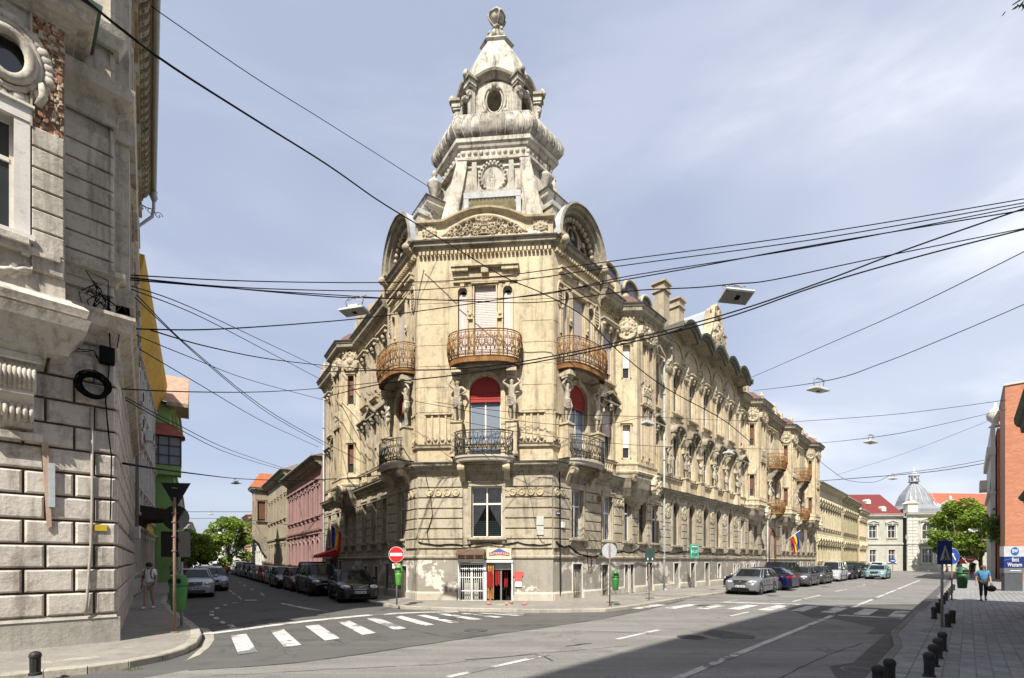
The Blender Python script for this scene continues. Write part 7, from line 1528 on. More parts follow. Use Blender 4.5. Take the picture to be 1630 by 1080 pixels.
def bin_(pos, rz, label, mat, r=.19, h=.62, z=.55):
    b = link('litter_bin', None, None, T(*pos) @ RZ(rz), label, 'litter bin', 'green litter bins on posts'); mb = MB()
    mb.lathe([(r*.72,0),(r*.8,.02),(r,h*.8),(r*1.0,h)], (0,0,z), 16); kid('bin_body', (mb, mat), b)
    mb = MB(); mb.lathe([(r*1.1,0),(r*1.12,.05),(r*1.0,.06),(r*.98,.16),(r*.8,.24),(r*.4,.29),(.01,.3)], (0,0,z+h), 16); mb.box(-r*.7, r*.7, -r*1.06, -r*.9, z+h+.06, z+h+.17, 1); kid('lid', (mb, [mat, DARK]), b)
    return b
q = gp(276, 1008, .12); s1 = sign_root('road_signs', 'three grey sign backs on one post on the left pavement: triangle, disc and square', (q.x, q.y, .12), radians(7))
pole(s1, 3.35, .035, RPOL)
ds = q.y/770
def kz(y): return 1.9+(893-y)*ds-.12
mb = MB(); zt, zb_ = kz(768), kz(801); mb.prism([(-.34,zt),(.34,zt),(0,zt-.62)][::-1], 'y', .1, .12); kid('triangle_plate', (mb, SBK), s1)
mb = MB(); disc(mb, (0, kz(824)), .31, .1, .12); kid('round_plate', (mb, SBK), s1); mb = MB(); mb.box(-.34, .34, .1, .12, kz(887), kz(846)); kid('square_plate', (mb, SBK), s1)
for z in (zt-.15, kz(818), kz(832), kz(855), kz(878)): mb = MB(); mb.box(-.045, .045, .0, .1, z, z+.03); kid('clamp', (mb, RPOL), s1)
q = gp(287, 999, .12); s2 = sign_root('bin_post', 'short post behind the green bin at the left kerb', (q.x, q.y, .12), 0, 'post'); pole(s2, 1.75, .035, POLE)
bin_((q.x+.16, q.y-.3, .12), radians(10), 'big green litter bin on the left pavement under the sign backs', GRNP, .2, .66, .48)
q = gp(631, 965, .12); s3 = sign_root('no_entry_sign', 'red round no-entry sign with a white bar on a pole at the palace corner', (q.x+.0, q.y, .12), radians(-4)); zc_ = 1.9+(893-883)*q.y/770-.12; pole(s3, zc_+.3, .03)
mb = MB(); disc(mb, (0, zc_), .31, -.01, .02); kid('sign_rim', (mb, SWH), s3); mb = MB(); disc(mb, (0, zc_), .295, -.016, .0); kid('sign_face', (mb, SRD), s3); mb = MB(); mb.box(-.24, .24, -.02, -.0, zc_-.06, zc_+.06); kid('white_bar', (mb, SWH), s3)
mb = MB(); mb.box(-.16, .16, -.01, .01, zc_-.55, zc_-.36); mb.prism([(-.12,zc_-.38),(.12,zc_-.38),(0,zc_-.53)][::-1], 'y', -.015, 0, 1); kid('small_plate', (mb, [SWH, plain('sign red', (1,0,0))]), s3)
bin_((q.x+.13, q.y-.16, .12), 0, 'light green litter bin on the no-entry sign pole', plain('light green plastic', (.10,.34,.05), .5, var=.2), .15, .52, .82)
q = gp(970, 965, .12); s4 = sign_root('round_sign', 'pale back of a round sign on a rusty pole by the right wing', (q.x, q.y, .12), radians(6)); zc_ = 1.9+(893-877)*q.y/770-.12; pole(s4, zc_+.3, .028, RPOL, 0, -.05)
mb = MB(); disc(mb, (0, zc_), .3, -.01, .015); mb.box(-.03, .03, -.03, 0, zc_-.2, zc_+.2, 1); kid('round_plate', (mb, [plain('grey plate', (.42,.44,.46), .5), RPOL]), s4)
bin_((q.x+.24, q.y, .12), 0, 'green litter bin beside the rusty pole of the round sign', GRNP, .14, .5, .62)
q = gp(1034, 957, .12); s5 = sign_root('box_sign', 'dark green back of a square sign on a thin pole by the right wing', (q.x, q.y, .12), radians(10)); pole(s5, 2.15, .022, POLE)
mb = MB(); zc_ = 1.9+(893-884)*q.y/770-.12; mb.box(-.22, -.01, -.04, .0, zc_-.3, zc_+.3); mb.box(.01, .22, -.04, 0, zc_-.3, zc_+.3); kid('sign_panel', (mb, plain('dark green panel', (.03,.06,.05), .6)), s5)
mb = MB(); mb.box(-.13, -.08, -.05, -.04, zc_-.22, zc_-.12); mb.box(.09, .14, -.05, -.04, zc_-.22, zc_-.12); kid('white_mark', (mb, SWH), s5)
# green hanging shop sign
GS = plain('sign green', (.01,.26,.15), .45)
p = lp(FR, 13.45, -.75); r_ = link('green_shop_sign', None, None, T(p.x, p.y, 2.05) @ RZ(radians(14)), 'green rectangular pension sign with white lettering sticking out from the right wing', 'shop sign')
mb = MB(); mb.box(-.30, .30, -.05, .05, 0, .92); kid('panel', (mb, GS), r_); mb = MB()
for a, b, c, d in ((-.26,.26,.05,.065),(-.26,.26,.855,.87),(-.26,-.245,.05,.87),(.245,.26,.05,.87)): mb.box(a, b, -.056, -.05, c, d)
mb.box(-.18, .18, -.056, -.05, .72, .78); mb.box(-.16, .16, -.056, -.05, .13, .15); kid('white_border', (mb, SWH), r_)
kid('lettering', text_mesh('PENSIUNEA', .085, .003, SWH), r_, T(0, -.055, .60)) if False else None
kid('lettering', text_mesh('RICO', .25, .004, SWH, sx=.85), r_, T(0, -.056, .42)); mb = MB(); mb.box(-.02, .02, .05, 1.0, .4, .45); kid('wall_bracket', (mb, IRON), r_)
# pedestrian crossing sign
q = gp(1503, 1001, .12); s6 = sign_root('crossing_sign', 'blue square pedestrian crossing sign on a pole among the right kerb bollards', (q.x, q.y, .12), radians(20)); ds = q.y/770; zc_ = 1.9+(893-880)*ds-.12
pole(s6, zc_+.3, .032); mb = MB(); mb.box(-.3, .3, -.02, .0, zc_-.31, zc_+.31); kid('sign_face', (mb, SBL), s6); mb = MB(); mb.prism([(-.215,zc_-.2),(.215,zc_-.2),(0,zc_+.2)], 'y', -.026, -.02); kid('white_triangle', (mb, SWH), s6)
mb = MB(); y0, y1 = -.032, -.026; z = zc_-.19; mb.ball((.0, -.03, z+.235), .022, 8, 5, sq=(1,.2,1)); mb.prism([(-.02,z+.12),(.03,z+.12),(.025,z+.21),(-.015,z+.21)], 'y', y0, y1); mb.prism([(-.08,z+.02),(-.05,z+.02),(.03,z+.13),(-.01,z+.13)], 'y', y0, y1); mb.prism([(.06,z+.02),(.09,z+.02),(.03,z+.13),(.0,z+.13)], 'y', y0, y1); mb.prism([(-.07,z+.12),(-.055,z+.11),(.01,z+.2),(-.01,z+.205)], 'y', y0, y1)
for k in range(5): mb.box(-.16+.07*k, -.125+.07*k, y0, y1, z, z+.014)
kid('walking_figure', (mb, BLKP), s6)
q = gp(1517, 956, .12); s7 = sign_root('direction_sign', 'round blue sign with a white arrow tilted behind the pedestrian crossing sign', (q.x, q.y, .12), radians(14)); zc_ = 1.9+(893-886)*q.y/770-.12; pole(s7, zc_+.3, .03, RPOL)
mb = MB(); disc(mb, (0, zc_), .36, -.02, 0, 1); disc(mb, (0, zc_), .345, -.026, -.02, 0); kid('sign_face', (mb, [SBL, SWH]), s7); mb = MB(); mb.tf = T(0, 0, zc_) @ Matrix.Rotation(radians(-35), 4, 'Y'); mb.box(-.03, .03, -.032, -.026, -.2, .08); mb.prism([(-.1,.06),(.1,.06),(0,.2)], 'y', -.032, -.026); kid('white_arrow', (mb, SWH), s7)
bin_((q.x+.32, q.y-.1, .12), 0, 'dark green litter bin by the tilted blue sign on the right pavement', DGB, .2, .66, .55)
for px, y, d, lb, m, tri in ((1531, 894, 62, 'far orange triangular sign near the right street end', plain('orange sign', (.6,.12,.04), .5), 1), (1544, 891, 60, 'far round pink-red prohibition sign beside the trees', plain('faded red sign', (.6,.08,.12), .5), 0), (1421, 893, 84, 'small far blue mandatory sign before the domed building', SBL, 0)):
    p = at(px, 893, d); s_ = sign_root('far_sign', lb, (p.x, p.y, .1), radians(-30)); z = 1.9+(893-y)*d/770-.1; pole(s_, z+.3, .04); mb = MB(); disc(mb, (0, z), .42, -.02, 0) if not tri else mb.prism([(-.5,z-.3),(.5,z-.3),(0,z+.5)], 'y', -.02, 0); kid('sign_face', (mb, m), s_)
    if not tri: mb = MB(); mb.box(-.25, .25, -.03, -.02, z-.06, z+.06); kid('white_bar', (mb, SWH), s_)
bin_((at(1548, 893, 58).x, 58, .1), 0, 'bright green bin far along the right pavement', plain('light green plastic', (.1,.4,.05)), .3, .9, .4)
# hotel sign pylon
hp = Vector((29.35, 28.4, 0)); hs = link('hotel_sign', None, None, T(hp.x, hp.y, .1) @ RZ(radians(-6)) @ Matrix.Diagonal((.6,.7,.93,1)), 'grey and dark blue hotel sign pylon at the right edge', 'hotel sign')
DGR = plain('pylon dark grey', (.07,.075,.085), .5); LGR = plain('pylon pale grey', (.45,.46,.48), .5); NVY = plain('pylon navy', (.012,.02,.12), .45)
mb = MB(); mb.box(-.8, .8, -.16, .16, 0, 1.15); kid('base', (mb, DGR), hs); mb = MB(); mb.box(-.9, .9, -.2, .2, 1.15, 1.48); kid('lower_band', (mb, plain('pylon mid grey', (.13,.135,.15), .5)), hs)
mb = MB(); mb.box(-.9, .9, -.2, .2, 1.48, 2.2); kid('navy_band', (mb, NVY), hs); mb = MB(); mb.box(-.9, .9, -.2, .2, 2.2, 2.85); kid('top_panel', (mb, LGR), hs)
mb = MB(); mb.prism([(.36*cos(2*pi*k/24)+.05, 2.53+.26*sin(2*pi*k/24)) for k in range(24)], 'y', -.215, -.2); kid('round_emblem', (mb, plain('emblem blue', (.01,.09,.28), .4)), hs)
kid('lettering', text_mesh('BW', .32, .004, SWH), hs, T(.05, -.22, 2.54)); kid('lettering', text_mesh('Best', .36, .006, SWH), hs, T(.1, -.212, 2.0)); kid('lettering', text_mesh('Western', .36, .006, SWH), hs, T(.05, -.212, 1.68)); mb = MB(); mb.box(-.35, .6, -.21, -.2, 1.3, 1.335); kid('lettering', (mb, SWH), hs)
mb = MB(); mb.tube([(-.9+1.5*k/8, -.205, 1.95+.18*sin(pi*k/16)) for k in range(9)], .018, 4); kid('arc_stripe', (mb, plain('arc blue', (.05,.2,.5), .4)), hs)
# bollards
BOL = plaster('bollard cast iron', (.022,.025,.026), (.03,.03,.03), (.1,.09,.08), .3, None, rough=.5)
def bol_mesh():
    mb = MB(); n = 20; prof = [(.082,0),(.082,.04),(.066,.05),(.068,.28),(.077,.3),(.077,.34),(.058,.375),(.03,.39),(.01,.395)]; rings = []
    for r, z in prof: rings.append([((r*(1-.07*(k % 2)*(.045 < z < .29)))*cos(2*pi*k/n), (r*(1-.07*(k % 2)*(.045 < z < .29)))*sin(2*pi*k/n), z) for k in range(n)])
    loft(mb, rings); return mb.mesh('bollard', BOL)
bm_ = bol_mesh(); ordn = ['nearest','second','third','fourth','fifth','sixth','seventh','eighth','ninth','tenth','eleventh','twelfth','thirteenth','fourteenth','fifteenth','sixteenth','seventeenth','eighteenth']
bps = [(1398,1104),(1416,1091),(1479,1078),(1486,1062),(1493,1049),(1500,1037),(1509,999),(1516,993),(1487,986),(1493,977),(1498,969),(1502,962.5),(1506,957),(1509,952.5),(1512,948),(1515,944),(1518,940.5)]
for i, (x, y) in enumerate(bps):
    q = gp(x, y, .12); o = link('bollard', bm_, None, T(q.x, q.y, .115) @ RZ(i*.7), '%s dark ribbed bollard along the right kerb, counted from the camera' % ordn[i], 'bollard', 'dark ribbed bollards along the right kerb')
q = gp(56, 1075, .12); link('bollard', bm_, None, T(q.x, q.y, .12) @ Matrix.Diagonal((1.0,1.0,.95,1)), 'single grey bollard on the left pavement by the rusticated plinth', 'bollard')
# red sandals left out before the shop
for x, y, lb in ((778,963,'red sandal lying left of the shop doorstep'),(806,963.5,'red sandal in the middle of the shop doorstep'),(814,961.5,'red sandal upright at the right of the shop door'),(835,963.5,'red sandal farthest right on the pavement by the shop')):
    q = gp(x, y, .125); o = link('sandal', None, None, T(q.x, q.y, .125) @ RZ(x*.37), lb, 'sandal', 'red sandals outside the corner shop'); mb = MB(); mb.ball((0,0,.025), 1, 10, 5, 0, (.055,.16,.025)); kid('sole', (mb, plain('orange red rubber', (.62,.10,.05), .6)), o); mb = MB(); mb.tube([(-.05,-.02,.03),(-.02,-.05,.1),(.02,-.05,.1),(.05,-.02,.03)], .02, 5); kid('strap', (mb, plain('pale strap', (.65,.4,.33), .6)), o)
# red and white cloths beside the door
o = put('hanging_shirt', (lambda m: (m.box(-.16,.16,-.06,-.02,0,.42,0), m.box(-.24,-.16,-.05,-.02,.2,.42,0), m.box(.16,.22,-.05,-.02,.22,.42,0), m.box(-.14,.16,-.055,-.02,-.26,-.02,1), m)[-1])(MB()), [plain('coral cloth', (.62,.10,.09), .9), plain('pale cloth', (.62,.64,.60), .9)], None, FC @ T(1.52, 0, 1.0), label='coral shirt over a pale cloth hung on the wall right of the shop door', cat='hanging clothes')
mb = MB(); mb.box(-.02, .02, -.0, .62, 0, .42, 0); mb.box(-.03, .03, -.02, .64, -.02, 0, 1)
pq = at(199, 858, 17.0); o = link('wall_plaque', mb.mesh('wall_plaque', [SWH, POLE]), None, T(pq.x, pq.y, pq.z) @ RZ(radians(-100)), 'white plaque sticking out from the left building above the pavement', 'plaque'); mb = MB(); [mb.box(-.026, -.02, .08, .54, .1+.08*k, .125+.08*k) for k in range(4)]; kid('lettering', (mb, plain('grey print', (.2,.2,.2))), o)
mb = MB(); mb.box(-.11, .11, -.1, -.07, 0, .13); link('yellow_tag', mb.mesh('yellow_tag', plain('yellow tag', (.55,.40,.02), .6)), None, WL @ T(-.28, 0, 2.55), 'small yellow tag on the rusticated left wall near its corner', 'sign plate')
# flags
def flag(W, label):
    r_ = link('flag', None, None, W, label, 'flag', 'tricolour flags on the palace'); mb = MB(); mb.tube([(0,0,0),(0,-1.5,1.2)], .025, 6); kid('flag_pole', (mb, WHTP), r_)
    for j, (nm, c) in enumerate((('blue', (.02,.04,.25)), ('yellow', (.72,.52,.04)), ('red', (.50,.02,.03)))):
        mb = MB(); n = 8
        for k in range(n):
            for i in range(3):
                P = lambda u, v: (.10*sin(v*7+u*5)*.6+(j*.33+u*.33)*.35*v+.02*j, -1.45+(j*.33+u*.33)*.62*(1-.25*v)-.0, 1.15-(j*.33+u*.33)*.5-1.35*v*(1-.0*u))
                mb.quad(P(i/3, k/n), P((i+1)/3, k/n), P((i+1)/3, (k+1)/n), P(i/3, (k+1)/n), 0, True)
        kid(nm+'_stripe', (mb, plain('flag '+nm, c, .85)), r_)
flag(FL @ T(-10.2, STEP-.1, 3.0) @ Matrix.Scale(.95, 4), 'blue, yellow and red flag on a slanted pole under the left wing oriel'); flag(FR @ T(35.6, STEP-.1, 3.3) @ Matrix.Scale(1.25, 4), 'blue, yellow and red flag beside the carriage door of the right wing')
mb = MB(); mb.prism([(0,2.75),(-1.3,2.3),(-1.3,2.1),(0,2.2)], 'x', -.9, .9); put('awning', mb, plain('red awning cloth', (.58,.025,.03), .8), None, FL @ T(-15.2, STEP, 0), label='small bright red awning at the far end of the left wing', cat='awning')
# ================================================================== street lamps on wires and overhead cables
LHS = plain('lamp housing', (.50,.52,.50), .5); LGL = plain('lamp glass', (.33,.34,.32), .2)
def lamp(px, py, d, w, label, rz=0, tilt=0):
    p = at(px, py, d); r_ = link('hanging_lamp', None, None, T(p.x, p.y, p.z) @ RZ(rz) @ Matrix.Rotation(tilt, 4, 'X'), label, 'street lamp', 'street lamps hung on wires'); a, b = w/2, w*.26
    mb = MB(); loft(mb, [[(-a,-b,0),(a,-b,0),(a,b,0),(-a,b,0)], [(-a,-b,.05),(a,-b,.05),(a,b,.05),(-a,b,.05)], [(-a*.7,-b*.6,.11),(a*.7,-b*.6,.11),(a*.7,b*.6,.11),(-a*.7,b*.6,.11)]]); mb.box(-a*.4, a*.4, -b*.35, b*.35, .11, .2); kid('housing', (mb, LHS), r_)
    mb = MB(); mb.box(-a*.92, a*.92, -b*.9, b*.9, -.02, .0); mb.box(-a*.1, a*.2, -b*.3, b*.3, -.03, -.02, 1); kid('lamp_glass', (mb, [LGL, BLKC]), r_)
    mb = MB()
    for q in (-1, 1): mb.tube([(q*a*.6,0,.15),(q*a*.75,0,.35),(q*a*.4,0,.46),(0,0,.47)], .018, 5)
    for k in range(4): mb.tube([(-.3+.2*k,.05,.47),(-.2+.2*k,.0,.36+.03*k),(-.05+.15*k,.04,.47)], .012, 4)
    kid('hanger', (mb, POLE), r_); return p
lamp(564, 497, 14.5, .82, 'large pale lamp hanging above the left street, upper left of the palace', radians(-15)); lamp(1172, 473, 13, .84, 'large lamp hanging over the right street seen from below', radians(10), radians(-22)); lamp(1302, 622, 19, .85, 'lamp hung over the right street halfway along the palace', radians(25), radians(6)); lamp(1386, 705, 28, .85, 'smaller lamp over the right street beyond the palace', radians(30)); lamp(1421, 763, 42, .85, 'far lamp hung over the right street before the dome', radians(30)); lamp(376, 770, 42, .85, 'far lamp hung across the left street on a cable', radians(-30)); lamp(336, 819, 75, .9, 'farthest small lamp hung over the left street', radians(-30)); lamp(1031, 676, 20, .6, 'small flat lamp on a wire before the oriel of the right wing', radians(40)); lamp(1160, 723, 24, .6, 'small flat lamp on a wire before the statues of the right wing', radians(40))
def cable(label, pts, r=.014, cat='overhead cable', sub=6, name='overhead_cable', group='overhead cables'):
    P = [at(*p) for p in pts]; out = []; n = len(P)
    for i in range(n-1):
        p0, p1, p2, p3 = P[max(i-1, 0)], P[i], P[i+1], P[min(i+2, n-1)]
        for k in range(sub):
            t = k/sub; out.append(.5*((2*p1)+(-p0+p2)*t+(2*p0-5*p1+4*p2-p3)*t*t+(-p0+3*p1-3*p2+p3)*t**3))
    out.append(P[-1]); mb = MB(); mb.tube(out, r*1.2, 5); link(name, mb.mesh(name, BLKC), None, None, label, cat, group)
cable('thick cable from the top left corner down to the left dormer of the palace', [(100,-30,8.5),(250,90,10.5),(400,187,13),(520,262,16),(600,318,19),(655,352,20.8)], .022)
cable('thin cable beside the thick one in the upper left sky', [(110,-15,8.6),(200,50,9.6),(250,93,10.6)], .010); cable('thin cable from the left eaves to the foot of the tower', [(240,10,12),(400,120,14),(520,195,17),(686,300,20.6)], .010)
cable('cable crossing the corner cornice diagonally towards the right balcony', [(655,352,20.7),(720,392,20.2),(800,440,19.8),(865,468,20),(930,505,20),(985,560,20.5),(1060,618,22),(1150,668,26),(1195,705,29)], .018)
cable('upper cable of the long trio crossing from left corner to upper right edge', [(184,437,11.8),(400,448,14),(613,450,17),(760,444,18),(960,418,16),(1300,372,14.5),(1660,312,14)], .013)
cable('middle cable of the long trio rising to the right edge', [(184,441,11.8),(400,459,14),(640,463,17),(800,450,18),(1000,422,16),(1300,381,14.4),(1660,318,14)], .013)
cable('lower cable of the long trio rising to the right edge', [(184,444,11.8),(380,460,13),(500,468,15.5),(700,478,18),(860,470,18),(1000,440,16),(1300,392,14.3),(1660,322,14)], .013)
cable('wire that carries the two large lamps', [(184,440,11.7),(400,462,13),(530,473,14.2),(566,474,14.5),(700,478,16),(850,482,17),(1000,464,14),(1110,458,13.3),(1170,452,13),(1230,446,13.2),(1400,410,13.6),(1660,358,14)], .013)
cable('cable sagging from the left pilaster across the corner windows', [(190,523,11.9),(330,525,13),(500,514,15.5),(620,502,17.5),(790,478,18),(900,462,17),(1100,427,15),(1300,390,14.2),(1660,330,14)], .015)
cable('heavy upper cable of the pair below the corner balcony', [(515,592,30),(600,590,19.8),(720,588,19),(831,576,18.5),(980,546,17.5),(1150,502,16.5),(1300,452,15.5),(1450,395,15),(1660,322,14.5)], .020)
cable('heavy lower cable of the pair below the corner balcony', [(512,634,32),(600,613,20.5),(720,598,19),(831,581,18.4),(980,551,17.4),(1150,508,16.4),(1300,456,15.6),(1450,412,15),(1660,358,14.5)], .020)
for lb, pts, r in (('uppermost cable of the fan from the left corner to the left wing', [(207,455,12.2),(300,488,17),(420,544,26),(516,589,35)], .014), ('second cable of the fan from the left corner', [(207,460,12.2),(320,505,18),(430,562,26),(512,605,35)], .014), ('steep cable of the fan ending low on the left wing', [(215,474,12.4),(330,580,18),(430,660,26),(515,708,35)], .013), ('steepest cable of the fan ending by the red awning side', [(218,470,12.5),(310,560,17),(440,662,24),(589,742,29)], .013), ('cable from the left corner curving up to the rusty left balcony', [(240,526,12.6),(330,552,16),(430,572,22),(526,583,30),(618,590,24)], .017), ('cable sloping gently to the far end of the left wing', [(215,533,12.4),(300,568,16),(400,606,24),(515,637,34)], .012), ('long sagging cable down to the pink house roof', [(222,556,12.5),(310,608,17),(420,672,26),(507,712,35)], .012), ('lower double cable to the gutter of the pink house', [(200,633,12.3),(280,675,17),(370,718,28),(459,748,46)], .013), ('twin of the lower cable to the pink house gutter', [(200,637,12.3),(280,681,17),(370,724,28),(459,751,46)], .013), ('nearly level cable at mid height over the left street', [(150,617,11.5),(300,624,17),(420,624,24),(515,618,30),(620,607,24)], .016), ('thick bundle across the left street carrying the far lamp', [(196,738,11.9),(290,752,20),(376,762,42),(450,765,38),(525,763,32),(610,757,26)], .026), ('far thin wire across the left street near the church spire', [(290,815,60),(336,815,75),(420,815,64),(525,813,36)], .03), ('second far wire just below the church spire', [(285,826,60),(370,826,70),(480,838,40)], .02)):
    cable(lb, pts, r)
for lb, pts, r in (('cable from the wave canopy end up to the right edge', [(1192,603,39),(1300,556,26),(1450,490,20),(1660,386,15)], .014), ('wire carrying the lamp halfway along the palace', [(1200,622,40),(1302,609,19),(1400,580,18),(1520,532,17),(1660,472,16)], .012), ('wire ending at the top of the brick building', [(1245,673,46),(1400,662,40),(1500,651,38),(1602,637,39.6)], .017), ('wire carrying the smaller lamp beyond the palace', [(1300,706,55),(1386,697,28),(1480,680,32),(1602,652,39.5)], .014), ('faint thin wire above the domed building', [(1330,757,70),(1440,722,60),(1572,671,46)], .014), ('double wire carrying the far lamp before the dome', [(1303,766,55),(1421,757,42),(1500,749,42),(1566,738,45)], .025), ('upper twin of the wire before the dome', [(1425,755,42),(1500,745,43),(1566,733,45)], .018), ('curly slack cable off the end of the palace', [(1302,732,58),(1325,750,58),(1350,765,58),(1390,768,58),(1415,758,50)], .02), ('wire with the small lamp before the right oriel', [(690,640,20.6),(800,655,19.6),(900,660,19),(1031,664,20),(1120,668,25),(1245,672,44)], .009), ('wire with the small lamp before the statues', [(690,662,20.6),(840,690,19.5),(1000,708,21),(1160,714,24),(1290,716,50)], .009), ('thin wire across the caryatids of the corner', [(600,628,22),(720,650,20),(840,672,19.5),(960,676,20.5),(1060,655,24)], .009)):
    cable(lb, pts, r)
# wires pinned to the facades
def wallcable(label, W, pts, r=.025, n=1, amp=.05):
    mb = MB(); rnd = random.Random(len(label))
    for k in range(n):
        P = []; 
        for (a, b) in zip(pts, pts[1:]):
            for t in range(6): f = t/6; P.append((a[0]+(b[0]-a[0])*f, -.1-.02*k, a[1]+(b[1]-a[1])*f-sin(pi*f)*amp*(1+rnd.random())+rnd.uniform(-.02,.02)))
        P.append((pts[-1][0], -.1, pts[-1][1])); mb.tube(P, r*.62, 5)
    link('wall_cable', mb.mesh('wall_cable', BLKC), None, W, label, 'cable', 'black cables pinned to the facades')
wallcable('thick black cable looping over the shop along the corner face', FC, [(-3.0,2.75),(-1.5,2.65),(.2,2.72),(1.5,2.72),(3.0,2.65)], .035, 2)
wallcable('thick black cables sagging under the ground floor windows of the right wing', FR, [(.1,2.75),(1.0,2.6),(2.8,2.1),(4.4,2.6),(5.8,2.4),(7.4,2.55),(10,2.45)], .035, 3, .1)
wallcable('long black cable along the central bays of the right wing', FR @ T(0, STEP-.05, 0), [(10,2.5),(14,2.55),(18,2.5),(22,2.5),(26,2.45),(31,2.5)], .04, 2, .12)
wallcable('vertical cable at the left edge of the corner face', FC, [(-2.7,5.9),(-2.45,4.9),(-2.35,4.0),(-2.6,3.2),(-2.5,2.7)], .02, 2)
wallcable('straight vertical cable on the right pavilion corner', FR, [(.35,5.9),(.38,4.0),(.38,2.2),(.4,.3)], .03, 2, .01)
wallcable('loop of slack cable under the round sign', FR, [(2.5,2.3),(2.6,1.6),(2.9,1.7),(2.8,2.2)], .015, 2, .05); wallcable('thin cable running down right of the corner window', FC, [(1.6,6.4),(2.1,4.6),(2.4,3.0),(2.7,2.7)], .012, 2, .05)
wallcable('cable bundle up the corner of the left stone building', WL, [(-.15,7.6),(-.12,6.5),(-.2,5.4),(-.1,4.2),(-.12,2.8)], .018, 3, .08); wallcable('thin cable along the band of the left stone building', WL, [(-2.2,6.9),(-1.2,6.7),(-.4,6.4),(-.05,6.3)], .012, 3, .12)
mb = MB(); rnd = random.Random(2)
for k in range(16): cx_, cz_, r = -.42+rnd.uniform(-.04,.04), 5.62+rnd.uniform(-.04,.04), rnd.uniform(.2,.27); mb.tube([(cx_+r*cos(2*pi*j/18)*1.05, -.16-.012*k, cz_+r*sin(2*pi*j/18)) for j in range(18)], .012, 4, closed=True)
link('cable_coil', mb.mesh('cable_coil', BLKC), None, WL, 'coil of black cable hung on the corner of the left stone building', 'cable coil')
mb = MB()
for k in range(14):
    p0 = Vector((-.25+rnd.uniform(-.2,.2), -.15, 7.5+rnd.uniform(-.3,.3))); mb.tube([p0+Vector((rnd.uniform(-.3,.3)*j/3, -.1*rnd.random(), rnd.uniform(-.35,.3)*j/2)) for j in range(5)], .01, 4)
link('cable_tangle', mb.mesh('cable_tangle', BLKC), None, WL, 'tangle of black wires above the cable coil on the left building', 'cable tangle', kind='stuff'); mb = MB(); mb.box(-.3, -.05, -.2, -.05, 6.2, 6.55); link('junction_box', mb.mesh('junction_box', BLKC), None, WL, 'black junction box above the cable coil on the left building', 'junction box')
mb = MB(); mb.tube([(-.42,-.1,5.2),(-.42,-.1,3.0),(-.44,-.1,2.2),(-.5,-.12,1.2),(-.52,-.1,.75)], .028, 6); link('conduit_pipe', mb.mesh('conduit_pipe', plaster('pale conduit', (.45,.42,.37), (.36,.33,.29), (.2,.15,.1), .4)), None, WL, 'pale vertical conduit on the rusticated left wall', 'conduit')
mb = MB(); mb.prism([(-1.2,4.3),(-1.1,4.3),(-1.05,2.6),(-1.12,2.55)], 'y', -.12, -.08, 0); mb.box(-1.1, -1.0, -.14, -.08, 3.0, 3.9, 1); link('broken_bracket', mb.mesh('broken_bracket', [plaster('rust streaked board', (.5,.38,.3), (.42,.3,.24), (.25,.12,.08), .5), TIN]), None, WL, 'broken narrow sign bracket on the rusticated left wall', 'bracket')
# ================================================================== trees
BARK = plaster('bark', (.14,.11,.08), (.10,.08,.06), (.05,.04,.03), .4)
LEAFS = []
for i, c in enumerate(((.14,.22,.03), (.25,.33,.05), (.06,.11,.02))):
    m, N, L, B = newmat('leaves %d' % i); B.inputs['Base Color'].default_value = (*c, 1); B.inputs['Roughness'].default_value = .6; B.inputs['Specular IOR Level'].default_value = .3; t = N.new('ShaderNodeBsdfTranslucent'); t.inputs[0].default_value = (c[0]*1.5, c[1]*1.5, c[2], 1); mx = N.new('ShaderNodeMixShader'); mx.inputs[0].default_value = .35; L.new(B.outputs[0], mx.inputs[1]); L.new(t.outputs[0], mx.inputs[2]); L.new(mx.outputs[0], N['Material Output'].inputs['Surface']); LEAFS.append(m)
def tree(x, y, H, R, label, seed=1, n=5000, ls=.3, th=.3, sq=(1,1,.8)):
    rnd = random.Random(seed); r_ = root('broadleaf_tree', (x, y, 0), label, 'tree', 'leafy trees closing the streets'); mb = MB(); zt = H*th
    mb.tube([(0,0,0),(.1,0,zt*.5),(0,.1,zt),(0,0,H*.6)], [R*.09,R*.07,R*.06,R*.03], 8)
    cl = []; cz = H-R*sq[2]
    for k in range(34):
        a, e, f = rnd.random()*2*pi, rnd.uniform(-1.25, 1.4), rnd.uniform(.55, .95); c = Vector((R*sq[0]*f*cos(a)*cos(e), R*sq[1]*f*sin(a)*cos(e), cz+R*sq[2]*f*sin(e))); cl.append((c, R*rnd.uniform(.2,.36)))
        if k % 3 == 0: mb.tube([(0,0,zt*.9+k*.02*H*.5), c*.5+Vector((0,0,c.z*.0+.5*(zt))), c], [R*.035,R*.02,R*.008], 5)
    kid('trunk', (mb, BARK), r_); mb = MB()
    for k in range(n):
        c, r = cl[rnd.randrange(len(cl))]; d = Vector((rnd.gauss(0,1), rnd.gauss(0,1), rnd.gauss(0,1))).normalized()*r*rnd.uniform(.5,1.05)**.6; p = c+d*Vector((1,1,.85)); u = Vector((rnd.gauss(0,1), rnd.gauss(0,1), rnd.gauss(0,.6))).normalized(); w = u.cross(Vector((rnd.gauss(0,1), rnd.gauss(0,1), rnd.gauss(0,1)))).normalized(); s = ls*rnd.uniform(.6,1.3)
        mb.quad(p-u*s, p+w*s*.5, p+u*s, p-w*s*.5, rnd.choice((0,0,1,1,2)))
    kid('crown', (mb, LEAFS), r_, kind='stuff')
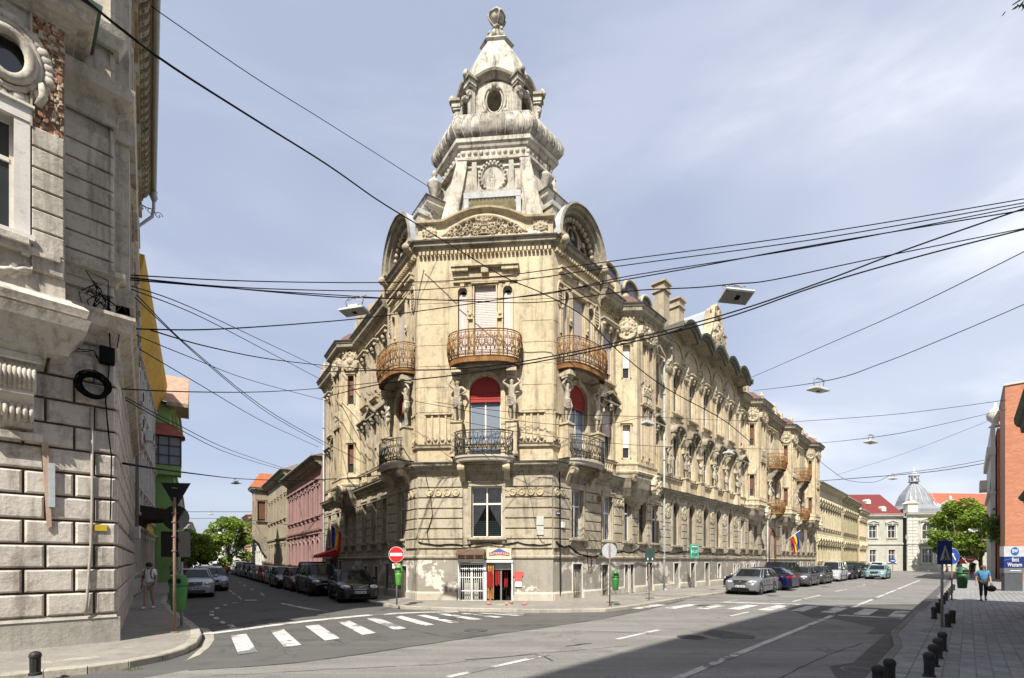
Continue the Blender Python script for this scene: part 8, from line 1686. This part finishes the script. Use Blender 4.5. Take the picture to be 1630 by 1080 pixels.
tree(at(364,893,70).x, 70, 8.4, 3.3, 'large bright green tree at the end of the left street', 1, 9000, .2, .12, (1,1,1.2)); tree(at(318,893,58).x, 58, 5.2, 2.0, 'smaller green tree left of the big one on the left street', 2, 5000, .16, .2, (1,1,1)); tree(at(300,893,75).x, 75, 6.5, 3, 'tree half hidden behind the sign backs on the left', 3, 3000, .25, .2)
tree(at(1527,893,76).x, 76, 11.6, 3.8, 'large green tree in front of the domed building', 4, 13000, .25, .1, (1,1,1.35)); tree(at(1562,893,66).x, 66, 9, 3.6, 'darker tree beside the brick side wall', 5, 5000, .26, .15); tree(at(1507,893,84).x, 84, 10.5, 2.4, 'rounded lower tree left of the large one by the dome', 6, 6000, .25, .12, (1,1,1.6))
r_ = root('climbing_plant', rs(64, 2.0, 0), 'dark green creeper hanging on the brick wall right of the white front', 'creeper'); mb = MB(); rnd = random.Random(9)
for k in range(900):
    q = rnd.choice(((0,5.2,1.3),(1.5,8.8,.9),(.6,4.6,1.1))); p = Vector((q[0]+rnd.gauss(0,.5), -rnd.random()*.7, q[1]+rnd.gauss(0,.35)*q[2])); u = Vector((rnd.gauss(0,1),rnd.gauss(0,1),rnd.gauss(0,1))).normalized()*.22; w = u.cross(Vector((.3,1,.2))).normalized()*.13; mb.quad(p-u, p+w, p+u, p-w, rnd.choice((0,2,2)))
put('foliage', mb, LEAFS, r_, WB2 @ T(.2, 0, 0), kind='stuff')
r_ = root('overhanging_branch', at(1700,-40,5), 'dark leafy twig poking into the top right corner of the sky', 'branch'); mb = MB(); A0 = at(1700,-40,5); A1 = at(1612,8,4.8); mb.tube([A0, (A0+A1)/2+Vector((0,0,.03)), A1], [.02,.012,.005], 5); put('twig', mb, BARK, r_)
mb = MB(); rnd = random.Random(4)
for k in range(26): p = A1.lerp(A0, rnd.random()*.7)+Vector((rnd.gauss(0,.03),rnd.gauss(0,.05),rnd.gauss(-.02,.03))); u = Vector((rnd.gauss(0,1),rnd.gauss(0,1),rnd.gauss(0,1))).normalized()*.035; w = u.cross(Vector((.1,1,.3))).normalized()*.012; mb.quad(p-u, p+w, p+u, p-w)
put('leaf_cluster', mb, LEAFS[2], r_, None, kind='stuff')
# weeds at the kerbs
mb = MB(); rnd = random.Random(8)
for (px, py, s, n) in ((1482,1018,.12,90),(1090,952,.1,60),(1125,948,.14,80),(1462,990,.06,40),(700,975,.05,20),(1018,966,.06,30),(208,1066,.05,40),(1622,950,.25,120)):
    q = gp(px, py, .02)
    for k in range(n): p = q+Vector((rnd.gauss(0,s*2),rnd.gauss(0,s),0)); h = s*rnd.uniform(.5,1.2); l = Vector((rnd.gauss(0,.4),rnd.gauss(0,.4),1))*h; w = Vector((rnd.gauss(0,1),rnd.gauss(0,1),0)).normalized()*.008; mb.af([mb.av(p-w), mb.av(p+w), mb.av(p+l)], rnd.randrange(3))
link('kerb_weeds', mb.mesh('kerb_weeds', LEAFS), None, None, 'small tufts of weeds growing along the kerbs', 'weeds', kind='stuff')
